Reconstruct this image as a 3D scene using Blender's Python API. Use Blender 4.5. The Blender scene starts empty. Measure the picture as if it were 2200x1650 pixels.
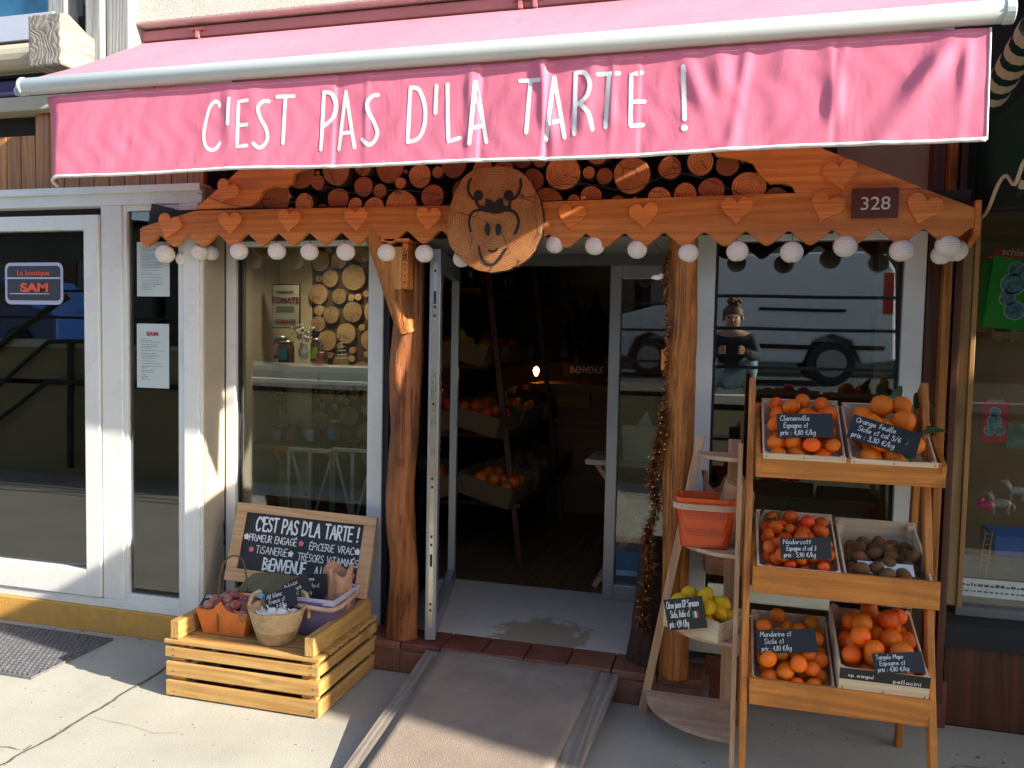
import bpy, bmesh, math, random
from mathutils import Vector, Matrix, Euler
R = math.radians
sc = bpy.context.scene
col = sc.collection
rnd = random.Random(7)

# ------------------------------------------------------------------ camera
CAM = Vector((0.0, -3.75, 1.62)); FPX = 1733.0
_yaw, _pit, _rol = R(15.173), R(3.164), R(1.168)
_f = Vector((-math.sin(_yaw)*math.cos(_pit), math.cos(_yaw)*math.cos(_pit), -math.sin(_pit)))
_r0 = Vector((math.cos(_yaw), math.sin(_yaw), 0)); _u0 = _r0.cross(_f)
_r = _r0*math.cos(_rol)+_u0*math.sin(_rol); _u = _u0*math.cos(_rol)-_r0*math.sin(_rol)
cam = bpy.data.objects.new('camera', bpy.data.cameras.new('camera')); col.objects.link(cam)
_m = Matrix((_r, _u, -_f)).transposed().to_4x4(); _m.translation = CAM
cam.matrix_world = _m
cam.data.sensor_width = 36; cam.data.lens = FPX/2200*36
cam.data.clip_start = 0.02; cam.data.clip_end = 400
sc.camera = cam
def at(px, py, y):
    """point of the place at depth y (metres behind the shop glass) that measures px, py on the 2200x1650 photo"""
    d = _f + _r*((px-1100)/FPX) - _u*((py-825)/FPX)
    return CAM + d*((y-CAM.y)/d.y)

def gp(px, py, z=0.0):
    d = _f + _r*((px-1100)/FPX) - _u*((py-825)/FPX)
    return CAM + d*((z-CAM.z)/d.z)

# ------------------------------------------------------------------ sky, sun, exposure
SUNL = Vector((-1.0, 0.212, -0.425)).normalized()       # direction the sunlight travels
s_ = -SUNL
w = bpy.data.worlds.new('World'); sc.world = w; w.use_nodes = True
nt = w.node_tree; bg = nt.nodes['Background']
sky = nt.nodes.new('ShaderNodeTexSky'); sky.sky_type = 'NISHITA'; sky.sun_disc = False
sky.sun_elevation = math.asin(s_.z); sky.sun_rotation = math.atan2(s_.x, s_.y)
sky.altitude = 900; sky.air_density = 1.0; sky.dust_density = 2.0; sky.ozone_density = 0.6
nt.links.new(sky.outputs[0], bg.inputs[0]); bg.inputs[1].default_value = 0.12
sl = bpy.data.lights.new('sun', 'SUN'); sl.energy = 5.0; sl.angle = R(0.5); sl.color = (1.0, 0.93, 0.82)
so = bpy.data.objects.new('sun', sl); col.objects.link(so); so.location = (8, -4, 9)
so.rotation_euler = SUNL.to_track_quat('-Z', 'Y').to_euler()
sc.view_settings.view_transform = 'Standard'; sc.view_settings.look = 'None'
sc.view_settings.exposure = 1.55; sc.view_settings.gamma = 1
try:
    sc.cycles.max_bounces = 10; sc.cycles.transparent_max_bounces = 16; sc.cycles.diffuse_bounces = 5
    sc.cycles.caustics_reflective = False; sc.cycles.caustics_refractive = False
except Exception: pass

# ------------------------------------------------------------------ materials
def _new(name):
    m = bpy.data.materials.new(name); m.use_nodes = True
    nt = m.node_tree; b = nt.nodes['Principled BSDF']
    return m, nt, b
def N(nt, t, **kw):
    n = nt.nodes.new('ShaderNode'+t)
    for k, v in kw.items():
        if k.startswith('i_'):
            key = k[2:]; key = int(key) if key.isdigit() else key.replace('_', ' ')
            n.inputs[key].default_value = v
        else: setattr(n, k, v)
    return n
def rgb(c): return (c[0], c[1], c[2], 1)
def sc_(c, k): return tuple(min(1, x*k) for x in c)
def ramp(nt, src, stops):
    r = nt.nodes.new('ShaderNodeValToRGB'); nt.links.new(src, r.inputs[0])
    e = r.color_ramp.elements
    e[0].position, e[0].color = stops[0][0], rgb(stops[0][1]); e[1].position, e[1].color = stops[-1][0], rgb(stops[-1][1])
    for p, c in stops[1:-1]:
        x = e.new(p); x.color = rgb(c)
    return r
def mixc(nt, fac, a, b, mode='MIX'):
    n = nt.nodes.new('ShaderNodeMix'); n.data_type = 'RGBA'; n.blend_type = mode
    for s, v in ((n.inputs[0], fac), (n.inputs[6], a), (n.inputs[7], b)):
        if hasattr(v, 'is_output') or hasattr(v, 'links'): nt.links.new(v, s)
        elif isinstance(v, (int, float)): s.default_value = v
        else: s.default_value = rgb(v)
    return n.outputs[2]
def coords(nt, scale=(1, 1, 1), island=3.0):
    tc = N(nt, 'TexCoord'); mp = N(nt, 'Mapping'); mp.inputs['Scale'].default_value = scale
    if island:
        g = N(nt, 'NewGeometry'); oi = N(nt, 'ObjectInfo')
        a = N(nt, 'Math', operation='MULTIPLY', i_1=island); nt.links.new(g.outputs['Random Per Island'], a.inputs[0])
        b = N(nt, 'Math', operation='MULTIPLY', i_1=island*2.3); nt.links.new(oi.outputs['Random'], b.inputs[0])
        c = N(nt, 'Math', operation='ADD'); nt.links.new(a.outputs[0], c.inputs[0]); nt.links.new(b.outputs[0], c.inputs[1])
        v = N(nt, 'VectorMath', operation='ADD'); nt.links.new(tc.outputs['Object'], v.inputs[0]); nt.links.new(c.outputs[0], v.inputs[1])
        nt.links.new(v.outputs[0], mp.inputs[0])
    else: nt.links.new(tc.outputs['Object'], mp.inputs[0])
    return mp.outputs[0]
def bump(nt, b, h, strength, dist=0.01):
    n = N(nt, 'Bump'); n.inputs['Strength'].default_value = strength; n.inputs['Distance'].default_value = dist
    nt.links.new(h, n.inputs['Height']); nt.links.new(n.outputs[0], b.inputs['Normal']); return n
def M(name, c, rough=.6, var=.18, vs=9, bmp=0, bs=120, metal=0, spec=.5, objvar=0, dirt=None, dirtamt=.5):
    m, nt, b = _new(name)
    v = coords(nt, island=1.0)
    n = N(nt, 'TexNoise', i_Scale=vs, i_Detail=6, i_Roughness=.6); nt.links.new(v, n.inputs[0])
    r = ramp(nt, n.outputs[0], [(.28, sc_(c, 1-var)), (.72, sc_(c, 1+var))])
    o = r.outputs[0]
    if dirt:
        d = N(nt, 'TexNoise', i_Scale=vs*.45, i_Detail=8, i_Roughness=.7); nt.links.new(v, d.inputs[0])
        dr = ramp(nt, d.outputs[0], [(.5, (0, 0, 0)), (.68, (dirtamt,)*3)])
        o = mixc(nt, dr.outputs[0], o, dirt)
    if objvar:
        oi = N(nt, 'ObjectInfo'); hs = N(nt, 'HueSaturation')
        mr = N(nt, 'MapRange', i_3=1-objvar, i_4=1+objvar); nt.links.new(oi.outputs['Random'], mr.inputs[0])
        nt.links.new(mr.outputs[0], hs.inputs['Value']); nt.links.new(o, hs.inputs['Color'])
        mr2 = N(nt, 'MapRange', i_3=.5-objvar*.09, i_4=.5+objvar*.09); nt.links.new(oi.outputs['Random'], mr2.inputs[0])
        nt.links.new(mr2.outputs[0], hs.inputs['Hue']); o = hs.outputs[0]
    nt.links.new(o, b.inputs['Base Color'])
    rr = N(nt, 'MapRange', i_3=max(.02, rough-.1), i_4=min(1, rough+.12)); nt.links.new(n.outputs[0], rr.inputs[0]); nt.links.new(rr.outputs[0], b.inputs['Roughness'])
    b.inputs['Metallic'].default_value = metal; b.inputs['Specular IOR Level'].default_value = spec
    if bmp:
        k = N(nt, 'TexNoise', i_Scale=bs, i_Detail=4); nt.links.new(v, k.inputs[0]); bump(nt, b, k.outputs[0], bmp)
    return m
def wood(name, dark, light, axis='X', scale=1.0, knots=.5, rough=.55, bmp=.25, grain=1.0, island=3.0, weather=None, cracks=0):
    m, nt, b = _new(name)
    s = {'X': (.07, 1, 1), 'Y': (1, .07, 1), 'Z': (1, 1, .07)}[axis]
    v = coords(nt, tuple(q*scale for q in s), island)
    warp = N(nt, 'TexNoise', i_Scale=3.0, i_Detail=2); nt.links.new(v, warp.inputs[0])
    mv = N(nt, 'VectorMath', operation='MULTIPLY_ADD'); nt.links.new(warp.outputs[1], mv.inputs[0]); mv.inputs[1].default_value = (.35,)*3; nt.links.new(v, mv.inputs[2])
    n1 = N(nt, 'TexNoise', i_Scale=14, i_Detail=5, i_Roughness=.55, i_Distortion=.4); nt.links.new(mv.outputs[0], n1.inputs[0])
    wv = N(nt, 'TexWave', i_Scale=9, i_Distortion=9.0, i_Detail=3); wv.inputs['Detail Scale'].default_value = 1.4
    wv.bands_direction = {'X': 'Z', 'Y': 'X', 'Z': 'X'}[axis]; nt.links.new(mv.outputs[0], wv.inputs[0])
    n2 = N(nt, 'TexNoise', i_Scale=110, i_Detail=3); nt.links.new(v, n2.inputs[0])
    a = N(nt, 'Math', operation='MULTIPLY_ADD', i_1=.26*grain); nt.links.new(wv.outputs[1], a.inputs[0])
    q = N(nt, 'Math', operation='MULTIPLY', i_1=.75); nt.links.new(n1.outputs[0], q.inputs[0]); nt.links.new(q.outputs[0], a.inputs[2])
    a2 = N(nt, 'Math', operation='MULTIPLY_ADD', i_1=.34); nt.links.new(n2.outputs[0], a2.inputs[0]); nt.links.new(a.outputs[0], a2.inputs[2])
    r = ramp(nt, a2.outputs[0], [(.38, light), (.62, tuple((x+y)/2 for x, y in zip(dark, light))), (.95, dark)])
    o = r.outputs[0]
    if knots:
        ks = {'X': (.45, 1, 1), 'Y': (1, .45, 1), 'Z': (1, 1, .45)}[axis]
        kv = coords(nt, tuple(x*4.2*scale for x in ks), island)
        vo = N(nt, 'TexVoronoi', i_Scale=1.0); nt.links.new(kv, vo.inputs[0])
        kr = ramp(nt, vo.outputs['Distance'], [(.05, (knots,)*3), (.15, (0, 0, 0))])
        o = mixc(nt, kr.outputs[0], o, sc_(dark, .45))
    g = N(nt, 'NewGeometry'); mr = N(nt, 'MapRange', i_3=.82, i_4=1.14); nt.links.new(g.outputs['Random Per Island'], mr.inputs[0])
    hs = N(nt, 'HueSaturation'); nt.links.new(mr.outputs[0], hs.inputs['Value']); nt.links.new(o, hs.inputs['Color']); o = hs.outputs[0]
    if weather:
        d = N(nt, 'TexNoise', i_Scale=3.5, i_Detail=7, i_Roughness=.7); nt.links.new(coords(nt, (1, 1, 1), island), d.inputs[0])
        dr = ramp(nt, d.outputs[0], [(.48, (0, 0, 0)), (.66, (.75,)*3)]); o = mixc(nt, dr.outputs[0], o, weather)
    hgt = a2.outputs[0]
    if cracks:
        cs = {'X': (.03, 1, 1), 'Y': (1, .03, 1), 'Z': (1, 1, .03)}[axis]
        cn = N(nt, 'TexNoise', i_Scale=26, i_Detail=4, i_Roughness=.7, i_Distortion=.9); nt.links.new(coords(nt, cs, island), cn.inputs[0])
        cr = ramp(nt, cn.outputs[0], [(.455, (0, 0, 0)), (.5, (1, 1, 1)), (.545, (0, 0, 0))]); bl = N(nt, 'TexNoise', i_Scale=4, i_Detail=5, i_Roughness=.7); nt.links.new(coords(nt, (1, 1, .5), island), bl.inputs[0])
        br = ramp(nt, bl.outputs[0], [(.42, (0, 0, 0)), (.62, (cracks,)*3)]); ml = N(nt, 'Math', operation='MULTIPLY'); nt.links.new(cr.outputs[0], ml.inputs[0]); nt.links.new(br.outputs[0], ml.inputs[1])
        o = mixc(nt, ml.outputs[0], o, sc_(dark, .3)); o = mixc(nt, br.outputs[0], o, mixc(nt, .55, o, dark))
        hg = N(nt, 'Math', operation='MULTIPLY_ADD', i_1=-1.6); nt.links.new(ml.outputs[0], hg.inputs[0]); nt.links.new(hgt, hg.inputs[2]); hgt = hg.outputs[0]
    nt.links.new(o, b.inputs['Base Color']); b.inputs['Roughness'].default_value = rough
    bump(nt, b, hgt, bmp, .006)
    return m
def rings(name, dark, light, scale=34):
    """end grain: rings round the object's own centre (local y is the log axis)"""
    m, nt, b = _new(name)
    v = coords(nt, (1, .02, 1), 0)
    wv = N(nt, 'TexWave', wave_type='RINGS', rings_direction='Y', i_Scale=scale, i_Distortion=5.0, i_Detail=3); nt.links.new(v, wv.inputs[0])
    wv.inputs['Detail Scale'].default_value = .7
    n = N(nt, 'TexNoise', i_Scale=9, i_Detail=6); nt.links.new(v, n.inputs[0])
    a = N(nt, 'Math', operation='MULTIPLY_ADD', i_1=.34); nt.links.new(wv.outputs[1], a.inputs[0]); nt.links.new(n.outputs[0], a.inputs[2])
    r = ramp(nt, a.outputs[0], [(.35, light), (.95, dark)])
    oi = N(nt, 'ObjectInfo'); mr = N(nt, 'MapRange', i_3=.6, i_4=1.2); nt.links.new(oi.outputs['Random'], mr.inputs[0])
    hs = N(nt, 'HueSaturation'); nt.links.new(mr.outputs[0], hs.inputs['Value']); nt.links.new(r.outputs[0], hs.inputs['Color'])
    ck = N(nt, 'TexVoronoi', feature='DISTANCE_TO_EDGE', i_Scale=7); va = N(nt, 'VectorMath', operation='ADD'); nt.links.new(v, va.inputs[0]); nt.links.new(oi.outputs['Random'], va.inputs[1]); nt.links.new(va.outputs[0], ck.inputs[0])
    cr = ramp(nt, ck.outputs[0], [(.008, (1, 1, 1)), (.03, (0, 0, 0))]); n3 = N(nt, 'TexNoise', i_Scale=11, i_Detail=3); nt.links.new(va.outputs[0], n3.inputs[0]); mk = ramp(nt, n3.outputs[0], [(.45, (0, 0, 0)), (.6, (.8,)*3)])
    mm_ = N(nt, 'Math', operation='MULTIPLY'); nt.links.new(cr.outputs[0], mm_.inputs[0]); nt.links.new(mk.outputs[0], mm_.inputs[1])
    n4 = N(nt, 'TexNoise', i_Scale=90, i_Detail=4); nt.links.new(va.outputs[0], n4.inputs[0]); sw = ramp(nt, n4.outputs[0], [(.35, (.74,)*3), (.65, (1, 1, 1))]); oc = mixc(nt, .8, hs.outputs[0], sw.outputs[0], 'MULTIPLY')
    oc = mixc(nt, mm_.outputs[0], oc, sc_(dark, .25))
    nt.links.new(oc, b.inputs['Base Color']); b.inputs['Roughness'].default_value = .65
    bump(nt, b, a.outputs[0], .2, .004)
    return m
def glass(name, refl=2.1, tint=(.86, .9, .87)):
    m = bpy.data.materials.new(name); m.use_nodes = True; nt = m.node_tree; nt.nodes.clear()
    o = N(nt, 'OutputMaterial'); t = N(nt, 'BsdfTransparent'); t.inputs[0].default_value = rgb(tint)
    g = N(nt, 'BsdfGlossy'); g.inputs['Roughness'].default_value = 0.0; g.inputs[0].default_value = (.95, .97, .97, 1)
    fr = N(nt, 'Fresnel'); fr.inputs[0].default_value = refl; mx = N(nt, 'MixShader')
    n = N(nt, 'TexNoise', i_Scale=1.1, i_Detail=1); nt.links.new(coords(nt, (1, 1, 1), 0), n.inputs[0])
    bp = N(nt, 'Bump'); bp.inputs['Strength'].default_value = .035; bp.inputs['Distance'].default_value = .05; nt.links.new(n.outputs[0], bp.inputs['Height'])
    nt.links.new(bp.outputs[0], g.inputs['Normal'])
    nt.links.new(fr.outputs[0], mx.inputs[0]); nt.links.new(t.outputs[0], mx.inputs[1]); nt.links.new(g.outputs[0], mx.inputs[2]); nt.links.new(mx.outputs[0], o.inputs[0])
    return m

# ------------------------------------------------------------------ mesh helpers
WL = {}
class MB:
    def __init__(s): s.v = []; s.f = []; s.m = []; s.cur = 0; s.T = None
    def add(s, vs, fs):
        b = len(s.v)
        s.v += [(s.T @ Vector(p)) if s.T else Vector(p) for p in vs]
        s.f += [tuple(b+i for i in f) for f in fs]; s.m += [s.cur]*len(fs)
    def box(s, x0, x1, y0, y1, z0, z1):
        s.add([(x, y, z) for z in (z0, z1) for y in (y0, y1) for x in (x0, x1)],
              [(0, 2, 3, 1), (4, 5, 7, 6), (0, 1, 5, 4), (2, 6, 7, 3), (0, 4, 6, 2), (1, 3, 7, 5)]); return s
    def bar(s, a, b, wx, wy, up=(0, 0, 1)):
        """straight bar a->b, cross section wx (sideways) by wy (along up)"""
        a = Vector(a); b = Vector(b); d = (b-a).normalized(); u = Vector(up); sd = d.cross(u)
        if sd.length < 1e-4: sd = d.cross(Vector((0, 1, 0)))
        sd.normalize(); u = sd.cross(d).normalized()
        vs = [p + sd*(i*wx/2) + u*(j*wy/2) for p in (a, b) for i, j in ((-1, -1), (1, -1), (1, 1), (-1, 1))]
        s.add(vs, [(3, 2, 1, 0), (4, 5, 6, 7), (0, 1, 5, 4), (1, 2, 6, 5), (2, 3, 7, 6), (3, 0, 4, 7)]); return s
    def prism(s, poly, y0, y1):
        """polygon in x,z (counter-clockwise seen from the street) extruded from y0 (front) to y1"""
        n = len(poly)
        vs = [(x, y0, z) for x, z in poly]+[(x, y1, z) for x, z in poly]
        fs = [tuple(range(n)), tuple(range(2*n-1, n-1, -1))]+[(i, i+n, (i+1) % n+n, (i+1) % n) for i in range(n)]
        s.add(vs, fs); return s
    def prismz(s, poly, z0, z1):
        n = len(poly)
        vs = [(x, y, z0) for x, y in poly]+[(x, y, z1) for x, y in poly]
        fs = [tuple(range(n-1, -1, -1)), tuple(range(n, 2*n))]+[(i, (i+1) % n, (i+1) % n+n, i+n) for i in range(n)]
        s.add(vs, fs); return s
    def prismx(s, poly, x0, x1):
        n = len(poly)
        vs = [(x0, y, z) for y, z in poly]+[(x1, y, z) for y, z in poly]
        fs = [tuple(range(n-1, -1, -1)), tuple(range(n, 2*n))]+[(i, (i+1) % n, (i+1) % n+n, i+n) for i in range(n)]
        s.add(vs, fs); return s
    def tube(s, pts, r, n=8, jit=0, closed=False):
        pts = [Vector(p) for p in pts]; k = len(pts); rr = r if isinstance(r, (list, tuple)) else [r]*k
        vs = []; prev = None
        for i, p in enumerate(pts):
            if closed: d = pts[(i+1) % k]-pts[i-1]
            else: d = pts[min(i+1, k-1)]-pts[max(i-1, 0)]
            d.normalize()
            if prev is None: prev = d.cross(Vector((0, 0, 1)) if abs(d.z) < .9 else Vector((0, 1, 0))).normalized()
            a = (prev-d*prev.dot(d)).normalized(); prev = a; bb = d.cross(a)
            for j in range(n):
                t = 2*math.pi*j/n; q = rr[i]*(1+(rnd.uniform(-jit, jit) if jit else 0))
                vs.append(p+a*(math.cos(t)*q)+bb*(math.sin(t)*q))
        fs = [(i*n+j, i*n+(j+1) % n, (i+1) % k*n+(j+1) % n, (i+1) % k*n+j) for i in range(k if closed else k-1) for j in range(n)]
        if not closed: fs += [tuple(range(n-1, -1, -1)), tuple(range((k-1)*n, k*n))]
        s.add(vs, fs); return s
    def lathe(s, prof, c, n=20, sx=1, sy=1, caps=True):
        vs = [(c[0]+r*sx*math.cos(2*math.pi*j/n), c[1]+r*sy*math.sin(2*math.pi*j/n), c[2]+z) for r, z in prof for j in range(n)]
        k = len(prof)
        fs = [(i*n+j, i*n+(j+1) % n, (i+1)*n+(j+1) % n, (i+1)*n+j) for i in range(k-1) for j in range(n)]
        if caps: fs += [tuple(range(n-1, -1, -1)), tuple(range((k-1)*n, k*n))]
        s.add(vs, fs); return s
    def ball(s, c, r, n=14, k=9, fn=None):
        r = r if isinstance(r, (tuple, list)) else (r, r, r)
        vs = []
        for i in range(k+1):
            ph = math.pi*i/k
            for j in range(n):
                t = 2*math.pi*j/n; q = Vector((math.sin(ph)*math.cos(t), math.sin(ph)*math.sin(t), math.cos(ph)))
                e = fn(q) if fn else 1
                vs.append((c[0]+q.x*r[0]*e, c[1]+q.y*r[1]*e, c[2]+q.z*r[2]*e))
        s.add(vs, [(i*n+j, (i+1)*n+j, (i+1)*n+(j+1) % n, i*n+(j+1) % n) for i in range(k) for j in range(n)]); return s
    def build(s, name, mat, parent=None, loc=None, bevel=0, smooth=False, mod=None):
        off = WL.get(parent.name, Vector()) if parent else Vector(loc or (0, 0, 0))
        me = bpy.data.meshes.new(name)
        me.from_pydata([tuple(p-off) for p in s.v], [], s.f)
        for q in (mat if isinstance(mat, (list, tuple)) else [mat]): me.materials.append(q)
        me.polygons.foreach_set('material_index', s.m)
        if smooth: me.polygons.foreach_set('use_smooth', [True]*len(me.polygons))
        me.validate(); me.update()
        o = bpy.data.objects.new(name, me); col.objects.link(o)
        if parent: o.parent = parent
        else: o.location = off
        WL[o.name] = off
        if bevel:
            bm = o.modifiers.new('bevel', 'BEVEL'); bm.width = bevel; bm.segments = 2; bm.limit_method = 'ANGLE'; bm.angle_limit = R(50)
        return o
def tag(o, label=None, cat=None, group=None, kind=None):
    if label: o['label'] = label
    if cat: o['category'] = cat
    if group: o['group'] = group
    if kind: o['kind'] = kind
    return o
def thing(name, label, cat, loc, group=None):
    o = bpy.data.objects.new(name, None); col.objects.link(o); o.location = loc; o.empty_display_size = .1
    WL[o.name] = Vector(loc); return tag(o, label, cat, group)
def copy_tree(o, parent=None):
    c = o.copy(); col.objects.link(c); c.parent = parent; WL[c.name] = WL.get(o.name, Vector())
    for ch in list(o.children): copy_tree(ch, c)
    return c
def catmull(p, n=6, closed=False):
    if len(p) < 3: return list(p)
    out = []; k = len(p)
    for i in range(k if closed else k-1):
        if closed: a, b, c, d = p[i-1], p[i], p[(i+1) % k], p[(i+2) % k]
        else: a, b, c, d = p[max(i-1, 0)], p[i], p[i+1], p[min(i+2, k-1)]
        for j in range(n):
            t = j/n
            out.append(tuple(.5*(2*b[q]+(c[q]-a[q])*t+(2*a[q]-5*b[q]+4*c[q]-d[q])*t*t+(3*b[q]-a[q]-3*c[q]+d[q])*t**3) for q in range(len(b))))
    if not closed: out.append(tuple(p[-1]))
    return out
def ribbon(mb, pts, wd, mp, w0):
    """flat brush stroke with round ends; pts in (u,v), mp(u,v,w)->point"""
    P = [Vector((p[0], p[1])) for p in pts]; h = wd/2; L = []; Rr = []
    q = [P[0]]
    for p in P[1:]:
        while (p-q[-1]).length > wd*1.5: q.append(q[-1]+(p-q[-1]).normalized()*wd*1.4)
        if (p-q[-1]).length > 1e-6: q.append(p)
    P = q
    if len(P) < 2: P.append(P[0]+Vector((1e-4, 0)))
    for i, p in enumerate(P):
        d = (P[min(i+1, len(P)-1)]-P[max(i-1, 0)]).normalized(); nn = Vector((-d.y, d.x))
        L.append(p+nn*h); Rr.append(p-nn*h)
    d0 = (P[1]-P[0]).normalized(); d1 = (P[-1]-P[-2]).normalized(); n0 = Vector((-d0.y, d0.x)); n1 = Vector((-d1.y, d1.x))
    vs = L+Rr; k = len(L)
    fs = [(i, k+i, k+i+1, i+1) for i in range(k-1)]
    for c, dd, nn, e0, e1 in ((P[0], -d0, -n0, k, 0), (P[-1], d1, n1, k-1, 2*k-1)):
        b = len(vs); arc = [c+nn*(h*math.cos(t))+dd*(h*math.sin(t)) for t in (math.pi*.2, math.pi*.4, math.pi*.6, math.pi*.8)]
        vs = vs+arc; fs.append((e0, *range(b, b+4), e1))
    vs3 = [mp(p.x, p.y, w0) for p in vs]
    # make faces look outwards
    mb.add(vs3, [tuple(reversed(f)) for f in fs])

FONT = {
'A': (.58, "0,0 .29,1 .58,0|.1,.36 .48,.36"), 'B': (.5, "0,0 0,1|0,1 .36,.93 .4,.72 .02,.54 .45,.42 .46,.14 0,0"),
'C': (.5, "~.5,.84 .3,1 .06,.75 0,.4 .12,.06 .32,0 .5,.15"), 'D': (.52, "0,0 0,1|~0,1 .35,.9 .52,.5 .35,.1 0,0"),
'E': (.42, ".42,1 0,1 0,0 .42,0|0,.52 .36,.52"), 'F': (.42, ".42,1 0,1 0,0|0,.52 .34,.52"),
'G': (.54, "~.5,.85 .3,1 .06,.75 0,.4 .14,.04 .36,0 .52,.2 .52,.44|.3,.44 .54,.44"), 'I': (.06, ".03,0 .03,1"), 'K': (.48, "0,0 0,1|.46,1 .03,.48 .48,0"),
'L': (.42, "0,1 0,0 .42,.02"), 'M': (.66, "0,0 .08,1 .33,.3 .58,1 .66,0"), 'N': (.54, "0,0 0,1 .52,0 .54,1"), 'O': (.54, "~.27,1 .03,.7 .03,.3 .27,0 .51,.3 .51,.7 .27,1"),
'P': (.46, "0,0 0,1|~0,1 .36,.95 .45,.75 .34,.52 0,.46"), 'R': (.5, "0,0 0,1|~0,1 .36,.95 .44,.75 .34,.54 0,.48|.16,.48 .5,0"),
'S': (.46, "~.44,.86 .26,1 .04,.84 .1,.6 .36,.42 .42,.16 .22,0 0,.14"), 'T': (.52, "0,1 .52,1|.26,1 .26,0"), 'U': (.5, "~0,1 0,.3 .14,.02 .36,.02 .5,.3 .5,1"),
'V': (.52, "0,1 .26,0 .52,1"), 'X': (.5, "0,0 .5,1|0,1 .5,0"), 'Y': (.5, "0,1 .25,.5 .5,1|.25,.5 .25,0"),
'a': (.42, "~.36,.42 .2,.54 .03,.3 .14,.02 .34,.2|.37,.54 .36,.1 .44,0"), 'b': (.38, "0,1 0,0|~0,.3 .2,.54 .37,.28 .2,0 0,.2"), 'c': (.36, "~.34,.44 .18,.54 .02,.28 .16,0 .36,.1"), 'd': (.42, "~.36,.36 .2,.54 .03,.28 .16,0 .36,.2|.37,1 .37,0"),
'e': (.38, "~.03,.26 .34,.3 .22,.54 .04,.34 .14,.02 .38,.1"), 'f': (.3, "~.3,.95 .16,1 .1,.7 .1,0|0,.52 .26,.52"), 'g': (.4, "~.34,.4 .18,.54 .03,.28 .18,.04 .34,.24|~.36,.54 .36,-.15 .2,-.32 .02,-.22"),
'h': (.38, "0,1 0,0|~0,.3 .18,.54 .34,.4 .36,0"), 'i': (.1, ".05,.54 .05,0|.05,.74 .06,.78"), 'j': (.16, "~.12,.54 .12,-.2 0,-.3|.12,.74 .13,.78"), 'k': (.36, "0,1 0,0|.32,.54 .02,.24 .36,0"), 'l': (.14, "~.04,1 .03,.15 .14,0"),
'm': (.6, "0,.54 0,0|~0,.35 .15,.54 .28,.35 .28,0|~.28,.35 .44,.54 .57,.35 .58,0"), 'n': (.38, "0,.54 0,0|~0,.32 .18,.54 .35,.36 .36,0"), 'o': (.38, "~.19,.54 .02,.28 .19,0 .36,.28 .19,.54"),
'p': (.38, "0,.54 0,-.34|~0,.32 .2,.54 .36,.28 .2,0 0,.18"), 'q': (.4, "~.34,.4 .18,.54 .03,.28 .18,.02 .34,.24|.36,.54 .36,-.34"), 'r': (.28, "0,.54 0,0|~0,.3 .14,.52 .28,.5"), 's': (.32, "~.3,.46 .14,.54 .05,.4 .28,.2 .16,0 0,.08"),
't': (.3, "~.12,.9 .1,.15 .26,.02|0,.56 .28,.56"), 'u': (.38, "~0,.54 .02,.14 .16,0 .34,.2|.36,.54 .37,0"), 'v': (.36, "0,.54 .18,0 .36,.54"), 'x': (.34, "0,0 .34,.54|0,.54 .34,0"), 'y': (.38, "0,.54 .2,.05|.38,.54 .06,-.32"), 'z': (.34, "0,.54 .34,.54 0,0 .34,0"),
'0': (.42, "~.21,.9 .02,.6 .02,.25 .21,0 .4,.25 .4,.6 .21,.9"), '1': (.16, "0,.7 .14,.9 .14,0"), '2': (.4, "~.02,.7 .2,.9 .38,.68 .2,.3 .0,0|0,0 .4,0"), '3': (.38, "~.02,.84 .24,.9 .34,.68 .14,.5 .36,.3 .22,0 0,.08"),
'4': (.42, ".3,0 .3,.9 0,.28 .42,.28"), '5': (.4, ".36,.9 .06,.9 .04,.52|~.04,.52 .28,.56 .36,.26 .2,0 0,.08"), '6': (.4, "~.34,.88 .1,.6 .03,.24 .2,0 .37,.2 .22,.46 .05,.3"), '7': (.38, "0,.9 .38,.9 .12,0"), '8': (.4, "~.2,.48 .05,.7 .2,.9 .35,.7 .2,.48 .02,.22 .2,0 .38,.22 .2,.48"), '9': (.4, "~.36,.6 .2,.44 .04,.65 .2,.9 .36,.65 .3,.3 .1,0"),
',': (.1, ".07,.06 .02,-.14"), '.': (.08, ".04,0 .05,.04"), '/': (.36, "0,-.1 .36,1"), ':': (.1, ".05,.08 .05,.12|.05,.42 .05,.46"), '!': (.12, ".07,1 .05,.3|.04,.02 .05,.06"), "'": (.08, ".05,1 .03,.68"), '-': (.3, "0,.35 .3,.35"),
'€': (.46, "~.46,.8 .28,.9 .08,.65 .06,.3 .2,.02 .44,.1|0,.55 .32,.55|0,.36 .3,.36"), '´': (0, ".1,1.1 .3,1.3"), ' ': (.3, "")}
_ACC = {'É': 'E', 'é': 'e'}
def strokes(text, size, track=.14):
    """list of polylines in (u,v) and total width"""
    x = 0; out = []
    for ch in text:
        base = _ACC.get(ch, ch); wd, s = FONT.get(base, FONT[' '])
        if ch in _ACC:
            top = 1.08 if ch.isupper() else .66
            out.append([(x+.16*size, top*size), (x+.3*size, (top+.17)*size)])
        for pl in s.split('|'):
            if not pl: continue
            sm = pl[0] == '~'; p = [tuple(float(q) for q in c.split(',')) for c in pl.lstrip('~').split()]
            if sm: p = catmull(p, 4)
            jy = rnd.uniform(-.012, .012)
            out.append([(x+a*size, (b+jy)*size) for a, b in p])
        x += (wd+track)*size
    return out, x-track*size
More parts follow.
